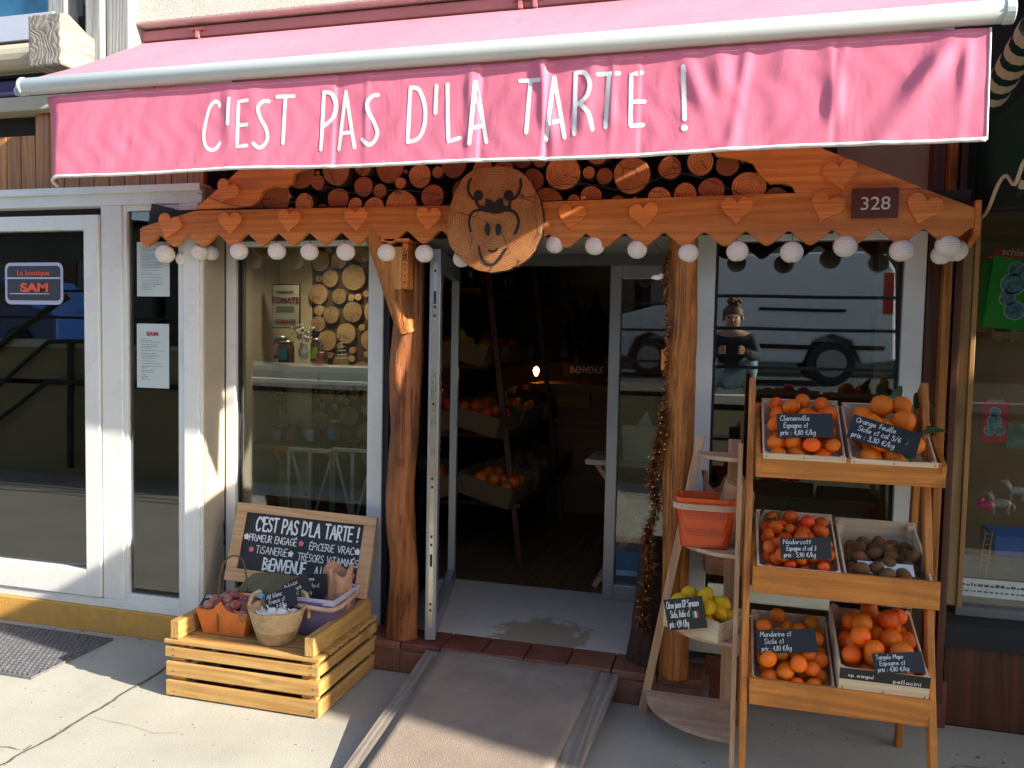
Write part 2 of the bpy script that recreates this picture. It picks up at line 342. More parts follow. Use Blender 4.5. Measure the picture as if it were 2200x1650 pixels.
def write(mb, text, size, u0, v0, mp, wd, align='l', track=.14, slant=0, fit=None, w0=.0012):
    st, W = strokes(text, size, track)
    k = fit/W if fit else 1; W *= k
    o = u0-(W/2 if align == 'c' else W if align == 'r' else 0)
    for i, s in enumerate(st):
        ribbon(mb, [(o+a*k+slant*b, v0+b) for a, b in s], wd, mp, w0+.00012*(i % 7))
def plane_map(o, U, V):
    o = Vector(o); U = Vector(U).normalized(); V = Vector(V).normalized(); W = U.cross(V).normalized()
    return lambda u, v, w: o+U*u+V*v+W*w
def print_text(text, size, o, U, V, mat, parent=None, name='lettering', bold=0, align='CENTER', depth=.0015, sx=1.0, loc=None, lift=.001):
    """printed type as flat raised letters on the plane o,U,V"""
    cu = bpy.data.curves.new(name, 'FONT'); cu.body = text; cu.size = size; cu.align_x = align; cu.extrude = depth/2; cu.offset = bold
    tmp = bpy.data.objects.new('tmp', cu); col.objects.link(tmp)
    dg = bpy.context.evaluated_depsgraph_get(); me = bpy.data.meshes.new_from_object(tmp.evaluated_get(dg))
    bpy.data.objects.remove(tmp)
    U = Vector(U).normalized(); V = Vector(V).normalized(); W = U.cross(V)
    off = WL.get(parent.name, Vector()) if parent else Vector(loc or (0, 0, 0))
    for v in me.vertices:
        c = v.co.copy(); v.co = Vector(o)+U*(c.x*sx)+V*c.y+W*(c.z+depth/2+lift)-off
    me.name = name; me.materials.clear(); me.materials.append(mat)
    ob = bpy.data.objects.new(name, me); col.objects.link(ob)
    if parent: ob.parent = parent
    else: ob.location = off
    WL[ob.name] = off; return ob
# ------------------------------------------------------------------ palette
PINE = wood('larch_board', (.46, .125, .022), (.83, .285, .062), 'X', 1.0, .55, .5, grain=.8, cracks=.3)
PINE_G = wood('larch_gable', (.46, .12, .02), (.82, .27, .055), 'X', .8, .55, .5, grain=.8, cracks=.3)
HEART = wood('larch_heart', (.54, .145, .026), (.83, .275, .06), 'X', 1.6, .0, .5)
LOGW = wood('peeled_log', (.11, .03, .007), (.40, .125, .028), 'Z', 1.0, .9, .6, 1.0, .5, cracks=1.0)
LOGO_ = wood('orange_log', (.24, .07, .012), (.64, .235, .04), 'Z', 1.0, .9, .55, .9, .5, cracks=.75)
CRATEW = wood('slat_wood', (.40, .20, .05), (.68, .42, .14), 'X', 1.2, .6, .6, grain=1.0, cracks=.35, weather=(.46, .27, .10))
CRATEY = wood('slat_wood_side', (.40, .20, .05), (.68, .42, .14), 'Y', 1.2, .6, .6, grain=1.0, cracks=.35, weather=(.46, .27, .10))
RACKX = wood('rack_board', (.40, .12, .016), (.78, .285, .042), 'X', 1.0, .7, .5, grain=.9, weather=(.34, .12, .022), cracks=.3)
RACKZ = wood('rack_post', (.38, .115, .016), (.75, .27, .04), 'Z', 1.0, .6, .5, grain=.9, cracks=.3)
PALEX = wood('pale_shelf', (.50, .30, .17), (.80, .60, .43), 'X', .9, .3, .65, weather=(.36, .2, .11))
PALEZ = wood('pale_stile', (.50, .26, .12), (.78, .50, .29), 'Z', 1.0, .4, .65)
POPLAR = wood('poplar_crate', (.62, .46, .28), (.86, .71, .50), 'X', 1.0, .1, .7, .15, .7)
OLDBEAM = wood('weathered_beam', (.13, .12, .10), (.40, .37, .32), 'Y', 1.3, .3, .85, .8)
OLDPOST = wood('weathered_post', (.20, .21, .20), (.42, .43, .41), 'Z', 1.3, .4, .85, .5)
PLANK = wood('varnished_plank', (.26, .085, .012), (.50, .19, .03), 'Z', 1.2, .3, .35)
TOYW = wood('pine_lining', (.30, .18, .06), (.46, .30, .12), 'Z', 1.0, .6, .5)
DARKW = wood('dark_timber', (.05, .014, .006), (.14, .04, .015), 'Z', 1.0, .2, .45)
FLOORW = wood('shop_floor', (.10, .05, .02), (.30, .16, .07), 'Y', .8, .3, .4)
PVC = M('white_pvc', (.74, .735, .70), .28, .04, 4, dirt=(.5, .48, .44), dirtamt=.3)
ALU = M('grey_aluminium', (.36, .365, .37), .38, .08, 6, metal=.55)
ALUD = M('dark_aluminium', (.16, .16, .16), .4, .1, 6, metal=.3)
STEEL = M('lock_steel', (.62, .58, .5), .28, .1, 20, metal=1)
BLACK = M('black_board', (.012, .012, .014), .55, .3, 14)
SLATE = M('chalk_slate', (.016, .018, .022), .6, .4, 22, dirt=(.05, .05, .055), dirtamt=.5)
CHALK = M('chalk', (.80, .80, .78), .9, .05, 60)
PINKCH = M('pink_chalk', (.75, .18, .22), .9, .05, 60)
CONC = None
TILE = M('terracotta_tile', (.20, .065, .035), .5, .3, 7, bmp=.1, objvar=.15, dirt=(.26, .14, .10), dirtamt=.6)
GROUT = M('grout', (.26, .2, .15), .9, .2, 30)
STUCCO = M('stucco', (.66, .62, .52), .9, .07, 12, bmp=.9, bs=160, dirt=(.52, .47, .38), dirtamt=.4)
OCHRE = M('ochre_plinth', (.62, .33, .07), .85, .12, 10, bmp=.4, dirt=(.4, .25, .1), dirtamt=.5)
BEIGEW = M('beige_wall', (.42, .36, .27), .85, .08, 5, bmp=.2)
SHOPW = M('shop_wall', (.72, .62, .42), .85, .1, 4)
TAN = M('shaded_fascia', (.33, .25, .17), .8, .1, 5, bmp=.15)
CHAR = M('charcoal', (.02, .02, .022), .8, .3, 12)
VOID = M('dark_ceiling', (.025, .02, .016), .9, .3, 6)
GREYP = M('ceiling_panel', (.36, .35, .33), .7, .06, 5)
AWN = None
WHITEP = M('white_enamel', (.56, .60, .57), .3, .03, 6)
WHITEH = M('white_hem', (.78, .74, .72), .85, .06, 40, dirt=(.3, .26, .25), dirtamt=.5)
PAPER = M('lantern_paper', (.80, .74, .70), .85, .04, 30)
WIRE = M('black_wire', (.015, .015, .015), .5)
GLASS = glass('window_glass', 1.72)
GLASSL = glass('door_glass', 1.95, (.85, .88, .85))
DRAW = M('black_paint', (.012, .012, .013), .6, .2, 30)
def concrete():
    m, nt, b = _new('pavement_concrete'); v = coords(nt, (1, 1, 1), 0)
    a = N(nt, 'TexNoise', i_Scale=1.6, i_Detail=9, i_Roughness=.62); nt.links.new(v, a.inputs[0])
    f = N(nt, 'TexNoise', i_Scale=150, i_Detail=3); nt.links.new(v, f.inputs[0])
    r = ramp(nt, a.outputs[0], [(.25, (.34, .32, .26)), (.5, (.41, .39, .32)), (.75, (.47, .45, .37))])
    r2 = ramp(nt, f.outputs[0], [(.3, (.72,)*3), (.6, (1, 1, 1))]); o = mixc(nt, .55, r.outputs[0], r2.outputs[0], 'MULTIPLY')
    st = N(nt, 'TexNoise', i_Scale=.8, i_Detail=10, i_Roughness=.72, i_Distortion=.6); nt.links.new(v, st.inputs[0])
    sr = ramp(nt, st.outputs[0], [(.56, (0, 0, 0)), (.66, (.28,)*3)]); o = mixc(nt, sr.outputs[0], o, (.27, .25, .21))
    sp = N(nt, 'TexVoronoi', i_Scale=13); nt.links.new(v, sp.inputs[0]); spr = ramp(nt, sp.outputs[0], [(.05, (.7,)*3), (.10, (0, 0, 0))]); o = mixc(nt, spr.outputs[0], o, (.2, .19, .17))
    nt.links.new(o, b.inputs['Base Color']); b.inputs['Roughness'].default_value = .88; bump(nt, b, f.outputs[0], .35, .004); return m
CONC = concrete()
def awning_cloth(name, c):
    m, nt, b = _new(name); v = coords(nt, (1, 1, 1), 0)
    a = N(nt, 'TexNoise', i_Scale=2.2, i_Detail=7, i_Roughness=.6); nt.links.new(v, a.inputs[0])
    r = ramp(nt, a.outputs[0], [(.3, sc_(c, .9)), (.7, sc_(c, 1.06))]); o = r.outputs[0]
    d = N(nt, 'TexNoise', i_Scale=6, i_Detail=10, i_Roughness=.75); nt.links.new(v, d.inputs[0]); dr = ramp(nt, d.outputs[0], [(.64, (0, 0, 0)), (.78, (.35,)*3)]); o = mixc(nt, dr.outputs[0], o, sc_(c, .55))
    nt.links.new(o, b.inputs['Base Color']); b.inputs['Roughness'].default_value = .85; b.inputs['Specular IOR Level'].default_value = .25
    wv = N(nt, 'TexNoise', i_Scale=420, i_Detail=2); nt.links.new(v, wv.inputs[0])
    big = N(nt, 'TexNoise', i_Scale=7, i_Detail=4, i_Distortion=.6); nt.links.new(coords(nt, (1, 1, .45), 0), big.inputs[0])
    b1 = N(nt, 'Bump'); b1.inputs['Strength'].default_value = .3; b1.inputs['Distance'].default_value = .02; nt.links.new(big.outputs[0], b1.inputs['Height'])
    b2 = N(nt, 'Bump'); b2.inputs['Strength'].default_value = .3; b2.inputs['Distance'].default_value = .002; nt.links.new(wv.outputs[0], b2.inputs['Height']); nt.links.new(b1.outputs[0], b2.inputs['Normal']); nt.links.new(b2.outputs[0], b.inputs['Normal'])
    # woven acrylic lets a little light through
    b.inputs['Transmission Weight'].default_value = 0
    tr = N(nt, 'BsdfTranslucent'); nt.links.new(o, tr.inputs[0]); mx = N(nt, 'MixShader'); mx.inputs[0].default_value = .22
    out = nt.nodes['Material Output']; nt.links.new(b.outputs[0], mx.inputs[1]); nt.links.new(tr.outputs[0], mx.inputs[2]); nt.links.new(mx.outputs[0], out.inputs[0]); return m
AWN = awning_cloth('pink_acrylic', (.84, .235, .35)); AWT = awning_cloth('pink_acrylic_faded', (.72, .29, .375)); DGREEN = awning_cloth('green_acrylic', (.012, .045, .03))
CREAMC = awning_cloth('cream_acrylic', (.70, .56, .40))

# ------------------------------------------------------------------ ground
o = MB(); o.add([(-40, -3.95, 0), (40, -3.95, 0), (40, .02, 0), (-40, .02, 0)], [(0, 1, 2, 3)]); tag(o.build('pavement', CONC), kind='structure')
o = MB()
def crack(pts, wd):
    L = []; Q = []
    for i in range(len(pts)-1):
        a, b = Vector(pts[i]), Vector(pts[i+1]); n = max(2, int((b-a).length/.03))
        for j in range(n+(i == len(pts)-2)):
            p = a.lerp(b, j/n); d = (b-a).normalized(); q = Vector((-d.y, d.x, 0)); k = rnd.uniform(-.5, .5)*wd
            L.append(p+q*(wd*rnd.uniform(.3, .6)+k)); Q.append(p-q*(wd*rnd.uniform(.3, .6)-k))
    k = len(L); o.add(L+Q, [(i, k+i, k+i+1, i+1) for i in range(k-1)])
crack([tuple(gp(a, b_, .004)) for a, b_ in ((480, 1350), (352, 1437), (255, 1497), (205, 1528), (160, 1555), (110, 1585), (0, 1645), (-60, 1680))], .012)
crack([tuple(gp(a, b_, .0045)) for a, b_ in ((-30, 1602), (20, 1605), (50, 1612), (70, 1600))], .004); crack([tuple(gp(a, b_, .0045)) for a, b_ in ((200, 1540), (240, 1550), (290, 1560), (330, 1575), (380, 1574))], .0016)
crack([(.2, -1.0, .0045), (.9, -.35, .0045), (1.4, -.28, .0045)], .004)
tag(o.build('pavement_joint', M('dirty_joint', (.10, .085, .065), .95, .4, 40)), kind='structure')

# ------------------------------------------------------------------ the produce shop's own building
B = thing('shop_building', 'cream rendered house front holding the produce shop with open door and two big windows', 'building', (-.9, .3, 0))
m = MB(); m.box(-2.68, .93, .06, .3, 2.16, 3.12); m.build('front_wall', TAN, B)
m = MB(); m.box(-3.215, 3.2, -.12, .6, 3.22, 3.62); m.build('balcony_slab', STUCCO, B, bevel=.012)
m = MB(); m.box(-3.06, 3.2, -.05, .6, 3.62, 4.6); m.build('upper_wall', STUCCO, B)
m = MB(); m.box(-2.70, -2.62, .07, 1.25, .0, 3.2); m.build('side_wall', BEIGEW, B)
m = MB(); m.box(-5.2, 4.2, 7, 7.1, 0, 9); m.box(-5.2, 4.2, .62, 7, 3.7, 3.9); m.build('rear_wall', BEIGEW, B)
# entrance step, riser and worn white threshold
m = MB(); m.box(-1.70, -.05, -.195, .0, .0, .112); m.box(-.05, .93, -.015, .06, .0, .03); m.box(-1.70, -.05, 0, .9, 0, .138); m.build('step_core', GROUT, B)
x = -1.695
while x < -.08:
    wd = .198
    m = MB(); m.box(x, x+wd, -.205, -.003, .112, .15); m.build('step_tile', TILE, B, bevel=.006)
    m = MB(); m.box(x+rnd.uniform(-.001, .001), x+wd, -.204, -.193, .004, .108); m.build('riser_tile', TILE, B, bevel=.003); x += wd+.006
x = -.07
while x < .92:
    wd = min(.23, .93-x); m = MB(); m.box(x, x+wd, -.03, -.015, .004, .20+.003*(int(x*10) % 3)); m.build('plinth_tile', TILE, B, bevel=.003); x += wd+.008
mm, nt, b = _new('worn_white_screed'); v = coords(nt, (1, 1, 1), 0)
n_ = N(nt, 'TexNoise', i_Scale=9, i_Detail=9, i_Roughness=.7); nt.links.new(v, n_.inputs[0])
sep = N(nt, 'SeparateXYZ'); nt.links.new(v, sep.inputs[0])
def _m(op, a, b_, c=None):
    q = N(nt, 'Math', operation=op)
    for i, k in enumerate((a, b_, c)):
        if k is None: continue
        if isinstance(k, (int, float)): q.inputs[i].default_value = k
        else: nt.links.new(k, q.inputs[i])
    return q.outputs[0]
dx = _m('MULTIPLY', _m('ADD', sep.outputs[0], -.02), 3.2); dy = _m('MULTIPLY', _m('ADD', sep.outputs[1], .20), 3.6)
dist = _m('ADD', _m('MULTIPLY', dx, dx), _m('MULTIPLY', dy, dy)); e_ = _m('ADD', dist, _m('MULTIPLY', n_.outputs[0], 2.6))
wr = ramp(nt, e_, [(.0, (1, 1, 1)), (.92, (1, 1, 1)), (1.0, (0, 0, 0))])
wr.color_ramp.elements[0].position = 0; mrr = N(nt, 'MapRange', i_2=2.0); nt.links.new(e_, mrr.inputs[0]); nt.links.new(mrr.outputs[0], wr.inputs[0])
base = ramp(nt, n_.outputs[0], [(.3, (.62, .52, .43)), (.7, (.72, .62, .52))])
nt.links.new(mixc(nt, wr.outputs[0], base.outputs[0], (.44, .32, .21)), b.inputs['Base Color']); b.inputs['Roughness'].default_value = .7
m = MB(); m.box(-1.70, -.05, -.004, .86, .139, .1505); m.build('threshold', mm, B)
m = MB(); m.box(-1.02, -.93, .03, .1, .1506, .152); 
# recess ceiling panels and head
m = MB()
for i in range(5): m.box(-1.72+i*.335, -1.72+i*.335+.331, .0, .84, 2.11, 2.15)
m.build('recess_ceiling', GREYP, B)
# interior shell
m = MB(); m.box(-2.62, .9, .86, 6.5, .10, .139); m.build('shop_floor', FLOORW, B)
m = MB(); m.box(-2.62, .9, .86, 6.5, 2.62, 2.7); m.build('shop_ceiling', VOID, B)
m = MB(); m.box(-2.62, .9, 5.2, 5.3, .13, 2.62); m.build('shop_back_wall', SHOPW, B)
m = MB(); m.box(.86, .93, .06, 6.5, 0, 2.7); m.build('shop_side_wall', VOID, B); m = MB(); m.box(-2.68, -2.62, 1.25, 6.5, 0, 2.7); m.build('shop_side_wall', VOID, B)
# window bays: floors, back screens
m = MB(); m.box(-2.62, -1.72, .05, .86, .0, .13); m.build('bay_floor', CRATEY, B); m = MB(); m.box(-.19, .86, .05, .86, .0, .13); m.build('bay_floor', FLOORW, B)
m = MB(); m.box(-2.62, -2.20, .56, .59, .14, 2.62); m.build('bay_screen', SHOPW, B)
m = MB(); m.box(.70, .858, .10, .70, .14, 2.6); m.build('bay_panel', M('pale_yellow_panel', (.50, .47, .26), .7, .06, 3), B)
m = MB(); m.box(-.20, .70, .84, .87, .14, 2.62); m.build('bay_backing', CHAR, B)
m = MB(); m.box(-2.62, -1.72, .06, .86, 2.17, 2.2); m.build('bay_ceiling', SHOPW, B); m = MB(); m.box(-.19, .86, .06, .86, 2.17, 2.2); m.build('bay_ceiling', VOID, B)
GLASSR = glass('right_window_glass', 2.1)
def window(x0, x1, z0, z1, y, fw, mat=PVC, gl=GLASS, d=.07, parent=B, fr=None):
    m = MB(); m.box(x0, x0+fw, y-.02, y+d, z0, z1); m.box(x1-fw, x1, y-.02, y+d, z0, z1)
    m.box(x0+fw, x1-fw, y-.02, y+d, z0, z0+fw); m.box(x0+fw, x1-fw, y-.02, y+d, z1-fw, z1)
    f = m.build('window_frame', mat, parent, bevel=.004)
    m = MB(); k = .012
    for a, b_, c, e in ((x0+fw-.002, x0+fw+k, z0+fw-.002, z1-fw+.002), (x1-fw-k, x1-fw+.002, z0+fw-.002, z1-fw+.002)): m.box(a, b_, y+.006, y+d-.01, c, e)
    m.build('seal', CHAR, f)
    m = MB(); m.box(x0+fw-.001, x1-fw+.001, y+.014, y+.022, z0+fw-.001, z1-fw+.001); m.build('pane', gl, f); return f
window(-2.612, -1.685, .03, 2.16, 0, .082)
window(-.166, .775, .22, 2.16, 0, .085, gl=GLASSR)
m = MB(); m.box(-.166, .775, -.012, .06, .205, .219); m.build('sill', PVC, B)
m = MB(); m.box(-1.684, -1.655, -.01, .10, .0, 2.15); m.build('corner_trim', CHAR, B); m = MB(); m.box(-.205, -.168, -.005, .08, .15, 2.15); m.build('corner_trim', CHAR, B)
# recess side glass (left), sidelight (right) and head of the door
m = MB(); m.box(-1.675, -1.668, .10, .80, .15, 2.11); m.build('side_pane', GLASS, B)
m = MB(); m.box(-.19, -.18, .08, .80, .15, 2.11); m.build('side_pane', GLASS, B)
m = MB(); m.box(-1.72, -.15, .77, .84, 2.045, 2.112); m.build('door_head', ALUD, B)
sd = MB(); sd.box(-.667, -.603, .765, .825, .152, 2.045); sd.box(-.24, -.18, .765, .825, .152, 2.045); sd.box(-.603, -.24, .765, .825, .152, .24); sd.box(-.603, -.24, .765, .825, 1.97, 2.045)
f = sd.build('sidelight_frame', ALU, B, bevel=.003); m = MB(); m.box(-.604, -.239, .79, .798, .238, 1.972); m.build('pane', GLASS, f)
# open door leaf, hinged on the left jamb of the recess
dA = Vector((-1.585, .79, 0)); dB = Vector((-1.362, -.15, 0)); dd = (dB-dA).normalized(); dn = Vector((dd.y, -dd.x, 0)); L = (dB-dA).length
def leaf(m, u0, u1, t0, t1, z0, z1):
    m.T = Matrix((( dd.x, dn.x, 0, dA.x), (dd.y, dn.y, 0, dA.y), (0, 0, 1, 0), (0, 0, 0, 1))); m.box(u0, u1, t0, t1, z0, z1); m.T = None
m = MB(); leaf(m, 0, .075, -.025, .025, .158, 2.04); leaf(m, L-.085, L, -.026, .026, .158, 2.04); leaf(m, .075, L-.085, -.025, .025, .158, .25); leaf(m, .075, L-.085, -.025, .025, 1.95, 2.04)
dl = m.build('door_leaf', ALU, B, bevel=.003)
m = MB(); leaf(m, .074, L-.084, -.004, .004, .249, 1.951); m.build('pane', GLASS, dl)
m = MB(); leaf(m, L, L+.003, -.011, .011, .22, 1.98); lk = m.build('lock_strip', STEEL, dl)
m = MB()
for z in (.3, .33, .62, .66, .9, .94, 1.3, 1.72, 1.76, 1.93): leaf(m, L+.003, L+.0045, -.005, .005, z, z+.012)
leaf(m, L+.003, L+.0045, -.006, .006, 1.78, 1.84); leaf(m, L+.003, L+.0045, -.006, .006, .52, .58); m.build('lock_slot', CHAR, dl)

# ------------------------------------------------------------------ left neighbour: white pvc shop front
NB = thing('neighbour_shop', 'white plastic framed boutique front with glass door left of the produce shop', 'building', (-3.3, .2, 0))
FY = -.2
m = MB(); m.box(-5.5, -2.60, -.215, .1, 0, .135); m.build('plinth', OCHRE, NB, bevel=.004)
m = MB(); m.box(-5.5, -2.60, FY, -.12, 2.275, 2.36); m.box(-5.5, -2.60, FY-.02, -.12, 2.335, 2.372); m.build('head_frame', PVC, NB, bevel=.004)
m = MB(); m.box(-2.735, -2.60, FY, .06, .135, 2.275); m.box(-2.70, -2.612, FY-.012, FY, .135, 2.275); m.build('corner_post', PVC, NB, bevel=.004)
m = MB(); m.box(-2.60, -2.585, -.022, .05, .1, 2.9); m.build('gap_trim', CHAR, NB); m = MB(); m.box(-2.5995, -2.592, -.188, -.023, .1, 2.36); m.build('return_wall', BEIGEW, NB)
m = MB(); m.box(-3.215, -3.085, FY, -.12, .1855, 2.275); m.build('mullion', PVC, NB, bevel=.004)
m = MB(); m.box(-5.5, -2.735, FY, -.12, .136, .185); m.build('bottom_frame', PVC, NB, bevel=.004)
# fixed side light
m = MB(); m.box(-3.085, -3.06, FY+.008, -.125, .185, 2.275); m.box(-2.748, -2.735, FY+.008, -.125, .185, 2.275); m.box(-3.06, -2.748, FY+.008, -.125, .185, .225); m.box(-3.06, -2.748, FY+.008, -.125, 2.245, 2.275)
f = m.build('sidelight_frame', PVC, NB, bevel=.003); m = MB(); m.box(-3.061, -2.747, -.172, -.166, .224, 2.246); m.build('pane', GLASSL, f)
# door sash
m = MB(); m.box(-3.315, -3.222, FY-.012, -.125, .19, 2.228); m.box(-4.35, -4.25, FY-.012, -.125, .19, 2.228); m.box(-4.25, -3.315, FY-.012, -.125, .19, .335); m.box(-4.25, -3.315, FY-.012, -.125, 2.15, 2.228)
f = m.build('door_leaf', PVC, NB, bevel=.004); m = MB(); m.box(-4.251, -3.314, -.172, -.166, .334, 2.151); m.build('pane', GLASSL, f)
m = MB(); m.box(-3.222, -3.216, -.19, -.13, .19, 2.23); m.build('door_gap', CHAR, NB)
# planked fascia with a cut corner, box gutter, old posts, blue window upstairs
x = -5.4; m = MB()
while x < -2.62:
    top = 2.67 if x < -3.72 else min(2.9, 2.67+(x+3.72)*1.1+.04)
    m.prism([(x, 2.376), (x+.092, 2.376), (x+.092, top+.08*(x > -3.72)), (x, top)], -.16, -.13); x += .096
m.build('plank_fascia', PLANK, NB, bevel=.004)
m = MB(); m.box(-5.5, -3.125, -.10, .0, 2.37, 3.3); m.box(-3.1249, -2.6, -.03, .0, 2.37, 3.12); m.build('upper_backing', VOID, NB)
m = MB(); m.box(-5.5, -3.0, -.22, -.10, 2.785, 2.86); m.build('cream_ledge', M('cream_metal', (.40, .36, .27), .6, .1, 5), NB, bevel=.006)
m = MB(); m.tube([(-5.5, -.16, 2.915), (-3.1, -.16, 2.915)], .05, 14); m.build('rolled_blind', M('purple_cloth', (.035, .025, .09), .7, .2, 6), NB, smooth=True)
m = MB(); m.box(-5.5, -3.44, -.16, -.10, 3.0, 3.15); m.tube([(-5.5, -.17, 3.08), (-3.44, -.17, 3.08)], .072, 16); m.build('cream_cassette', M('cream_metal_box', (.46, .41, .30), .5, .08, 5), NB)
m = MB(); m.box(-5.5, -3.5, -.21, -.05, 3.16, 3.29); m.build('window_sill', M('lavender_sill', (.42, .45, .55), .7, .06, 4), NB)
m = MB(); m.box(-5.5, -3.56, -.10, -.05, 3.29, 4.4); m.build('upper_window', M('blue_sheet', (.05, .22, .36), .2, .5, 5), NB)
for pbx in ((-3.555, -3.44, -.19, -.06, 3.2, 4.4), (-3.305, -3.205, -.20, -.04, 2.98, 4.4), (-3.20, -3.06, -.17, -.02, 2.9, 4.4)): m = MB(); m.box(*pbx); m.build('old_post', OLDPOST, NB, bevel=.008)
m = MB(); m.prismx([(-.42, 2.93), (-.42, 3.185), (-.36, 3.195), (-.24, 3.14), (-.06, 3.12), (-.06, 2.93)], -3.445, -3.245); m.build('beam_end', OLDBEAM, NB, bevel=.01)
# inside the boutique
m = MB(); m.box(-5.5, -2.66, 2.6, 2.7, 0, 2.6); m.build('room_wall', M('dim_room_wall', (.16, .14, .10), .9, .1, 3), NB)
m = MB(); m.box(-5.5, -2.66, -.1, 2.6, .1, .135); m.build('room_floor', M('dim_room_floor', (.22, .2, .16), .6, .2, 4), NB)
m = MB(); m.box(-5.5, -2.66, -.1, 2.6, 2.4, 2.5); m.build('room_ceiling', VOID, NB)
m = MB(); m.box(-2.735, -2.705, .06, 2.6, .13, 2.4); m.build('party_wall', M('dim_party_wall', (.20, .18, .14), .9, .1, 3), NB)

# ------------------------------------------------------------------ right neighbour: toy shop front
TS = thing('toy_shop', 'dark timber toy shop front with pine lined display window at the right edge', 'building', (1.6, .2, 0))
m = MB(); m.box(.78, .83, -.02, .06, .18, 2.5); m.box(.875, .905, -.06, .06, .12, 2.5); m.build('dark_post', DARKW, TS, bevel=.004)
m = MB(); m.box(.83, .862, -.075, .0, .1, 2.5); m.build('orange_post', LOGO_, TS, bevel=.005)
m = MB(); m.box(.862, .875, -.03, .05, .12, 2.5); m.build('gap', CHAR, TS)
m = MB(); m.box(.905, .955, .0, .05, .53, 2.2); m.build('pine_jamb', TOYW, TS, bevel=.003)
m = MB(); m.box(.955, .975, -.012, .10, .53, 2.2); m.build('pine_edge', wood('pine_edge', (.34, .17, .05), (.5, .28, .1), 'Z', 1, .4), TS, bevel=.003)
m = MB(); m.box(.93, 2.9, .03, .12, .0, .36); m.build('base_wall', DARKW, TS)
m = MB(); m.box(.905, 2.9, -.03, .10, .36, .46); m.build('window_sill', CHAR, TS, bevel=.005)
m = MB(); m.box(.83, 2.9, -.02, .10, 2.2, 3.2); m.build('header', CHAR, TS)
m = MB(); m.box(.976, 2.9, .055, .062, .53, 2.2); m.build('pane', glass('toy_window_glass', 1.42, (.93, .95, .93)), TS)
m = MB(); m.box(.90, 2.9, 1.2, 1.3, 0, 2.6); m.box(.90, .93, .12, 1.2, 0, 2.6); m.box(.93, 2.9, .12, 1.2, .3, .46); m.box(.93, 2.9, .12, 1.2, 2.2, 2.3); m.build('display_box', M('display_lining', (.20, .13, .07), .8, .2, 5), TS)

# green striped canopy of the toy shop, its left cheek seen at the right edge
CN = thing('green_canopy', 'dark green shop canopy with cream stripes and scalloped cheek at the top right', 'canopy', (2.0, -.2, 2.9))
XN = .93
prof = [(.0, 3.1), (-.4, 2.97), (-.665, 2.84), (-.70, 2.5), (-.75, 2.30), (-.86, 2.27), (-.985, 2.23), (-1.15, 2.095), (-1.375, 2.04), (-1.395, 1.63)]
m = MB(); n = len(prof); vs = [(x, y*k, z) for x, k in ((XN, 1), (1.9, 1.0), (2.9, 1.0), (3.8, 1.0)) for y, z in prof]; m.add(vs, [(q*n+i, q*n+i+1, n+q*n+i+1, n+q*n+i) for q in range(3) for i in range(n-1)]); m.build('sheet', DGREEN, CN)
m = MB(); ch = [(.0, 2.5), (-.66, 2.5)]
sc2 = [(-.70, 2.27), (-.60, 2.26), (-.52, 2.20), (-.42, 2.25), (-.33, 2.235), (-.22, 2.16), (-.12, 2.14), (.0, 2.13)]
m.prismx([(y, z) for y, z in ch]+sc2, XN+.012, XN+.018); m.build('cheek', DGREEN, CN)
m = MB(); m.tube([(XN+.010, y, z) for y, z in catmull(sc2, 4)], .007, 6); m.build('cheek_trim', CREAMC, CN)
m = MB()
def strp(y0, z0, y1, z1, nn, rad, xo):
    for i in range(nn):
        a = i/nn; b_ = (i+.52)/nn
        m.tube([(xo, y0+(y1-y0)*t, z0+(z1-z0)*t) for t in (a, b_)], rad, 12)
strp(-.60, 2.71, -.12, 2.60, 5, .052, .952); m.build('cream_stripe', CREAMC, CN, smooth=False)
m = MB(); strp(-.62, 2.5, -.3, 2.2, 6, .014, 1.02); m.build('cream_stripe', CREAMC, CN, smooth=False)
m = MB(); m.tube([(.952, -.60, 2.71), (.952, -.12, 2.60)], .050, 12); m.tube([(1.02, -.62, 2.5), (1.02, -.3, 2.2)], .0125, 8); m.build('rolled_edge', DGREEN, CN)

# unseen house-like block added far right to shade the pavement before the shop
WG = thing('sun_blocker', 'unseen grey house-like block added farther along the street to shade the pavement', 'building', (11, -1.3, 0))
m = MB(); m.box(8, 15, -2.73, .0, 0, 4.45); m.build('wall', STUCCO, WG); m = MB(); m.box(8, 15.2, -2.74, .1, 4.4501, 4.5); m.build('roof', DARKW, WG)
# ------------------------------------------------------------------ pink awning
DPB = M('dusty_pink_bracket', (.5, .2, .19), .5)
AW = thing('pink_awning', 'extended pink shop awning with white front bar and hand lettered valance', 'awning', (-1.15, -.4, 2.7))
BX0, BX1, BY, BZ, BR = -3.104, .836, -.78, 2.704, .034
WZ, WY = 3.138, -.075
m = MB(); nx, ny = 60, 10; vs = []
for j in range(ny+1):
    t = j/ny
    for i in range(nx+1):
        s = i/nx; x = BX0+.025+(BX1-BX0-.065)*s
        vs.append((x, WY+(BY-WY)*t, WZ+(BZ+BR-.004-WZ)*t-.012*math.sin(math.pi*t)+.003*math.sin(x*5+t*3)*math.sin(math.pi*t)))
m.add(vs, [(j*(nx+1)+i, (j+1)*(nx+1)+i, (j+1)*(nx+1)+i+1, j*(nx+1)+i+1) for j in range(ny) for i in range(nx)])
m.build('canopy_cloth', AWT, AW, smooth=True)
m = MB()
barp = [(math.cos(t)*BR*1.0, math.sin(t)*BR*1.1) for t in [2*math.pi*k/18 for k in range(18)]]
m.prismx([(BY+a, BZ+b_) for a, b_ in barp], BX0+.012, BX1-.03); fb = m.build('front_bar', WHITEP, AW, smooth=False, bevel=.002)
for p in fb.data.polygons: p.use_smooth = len(p.vertices) == 4
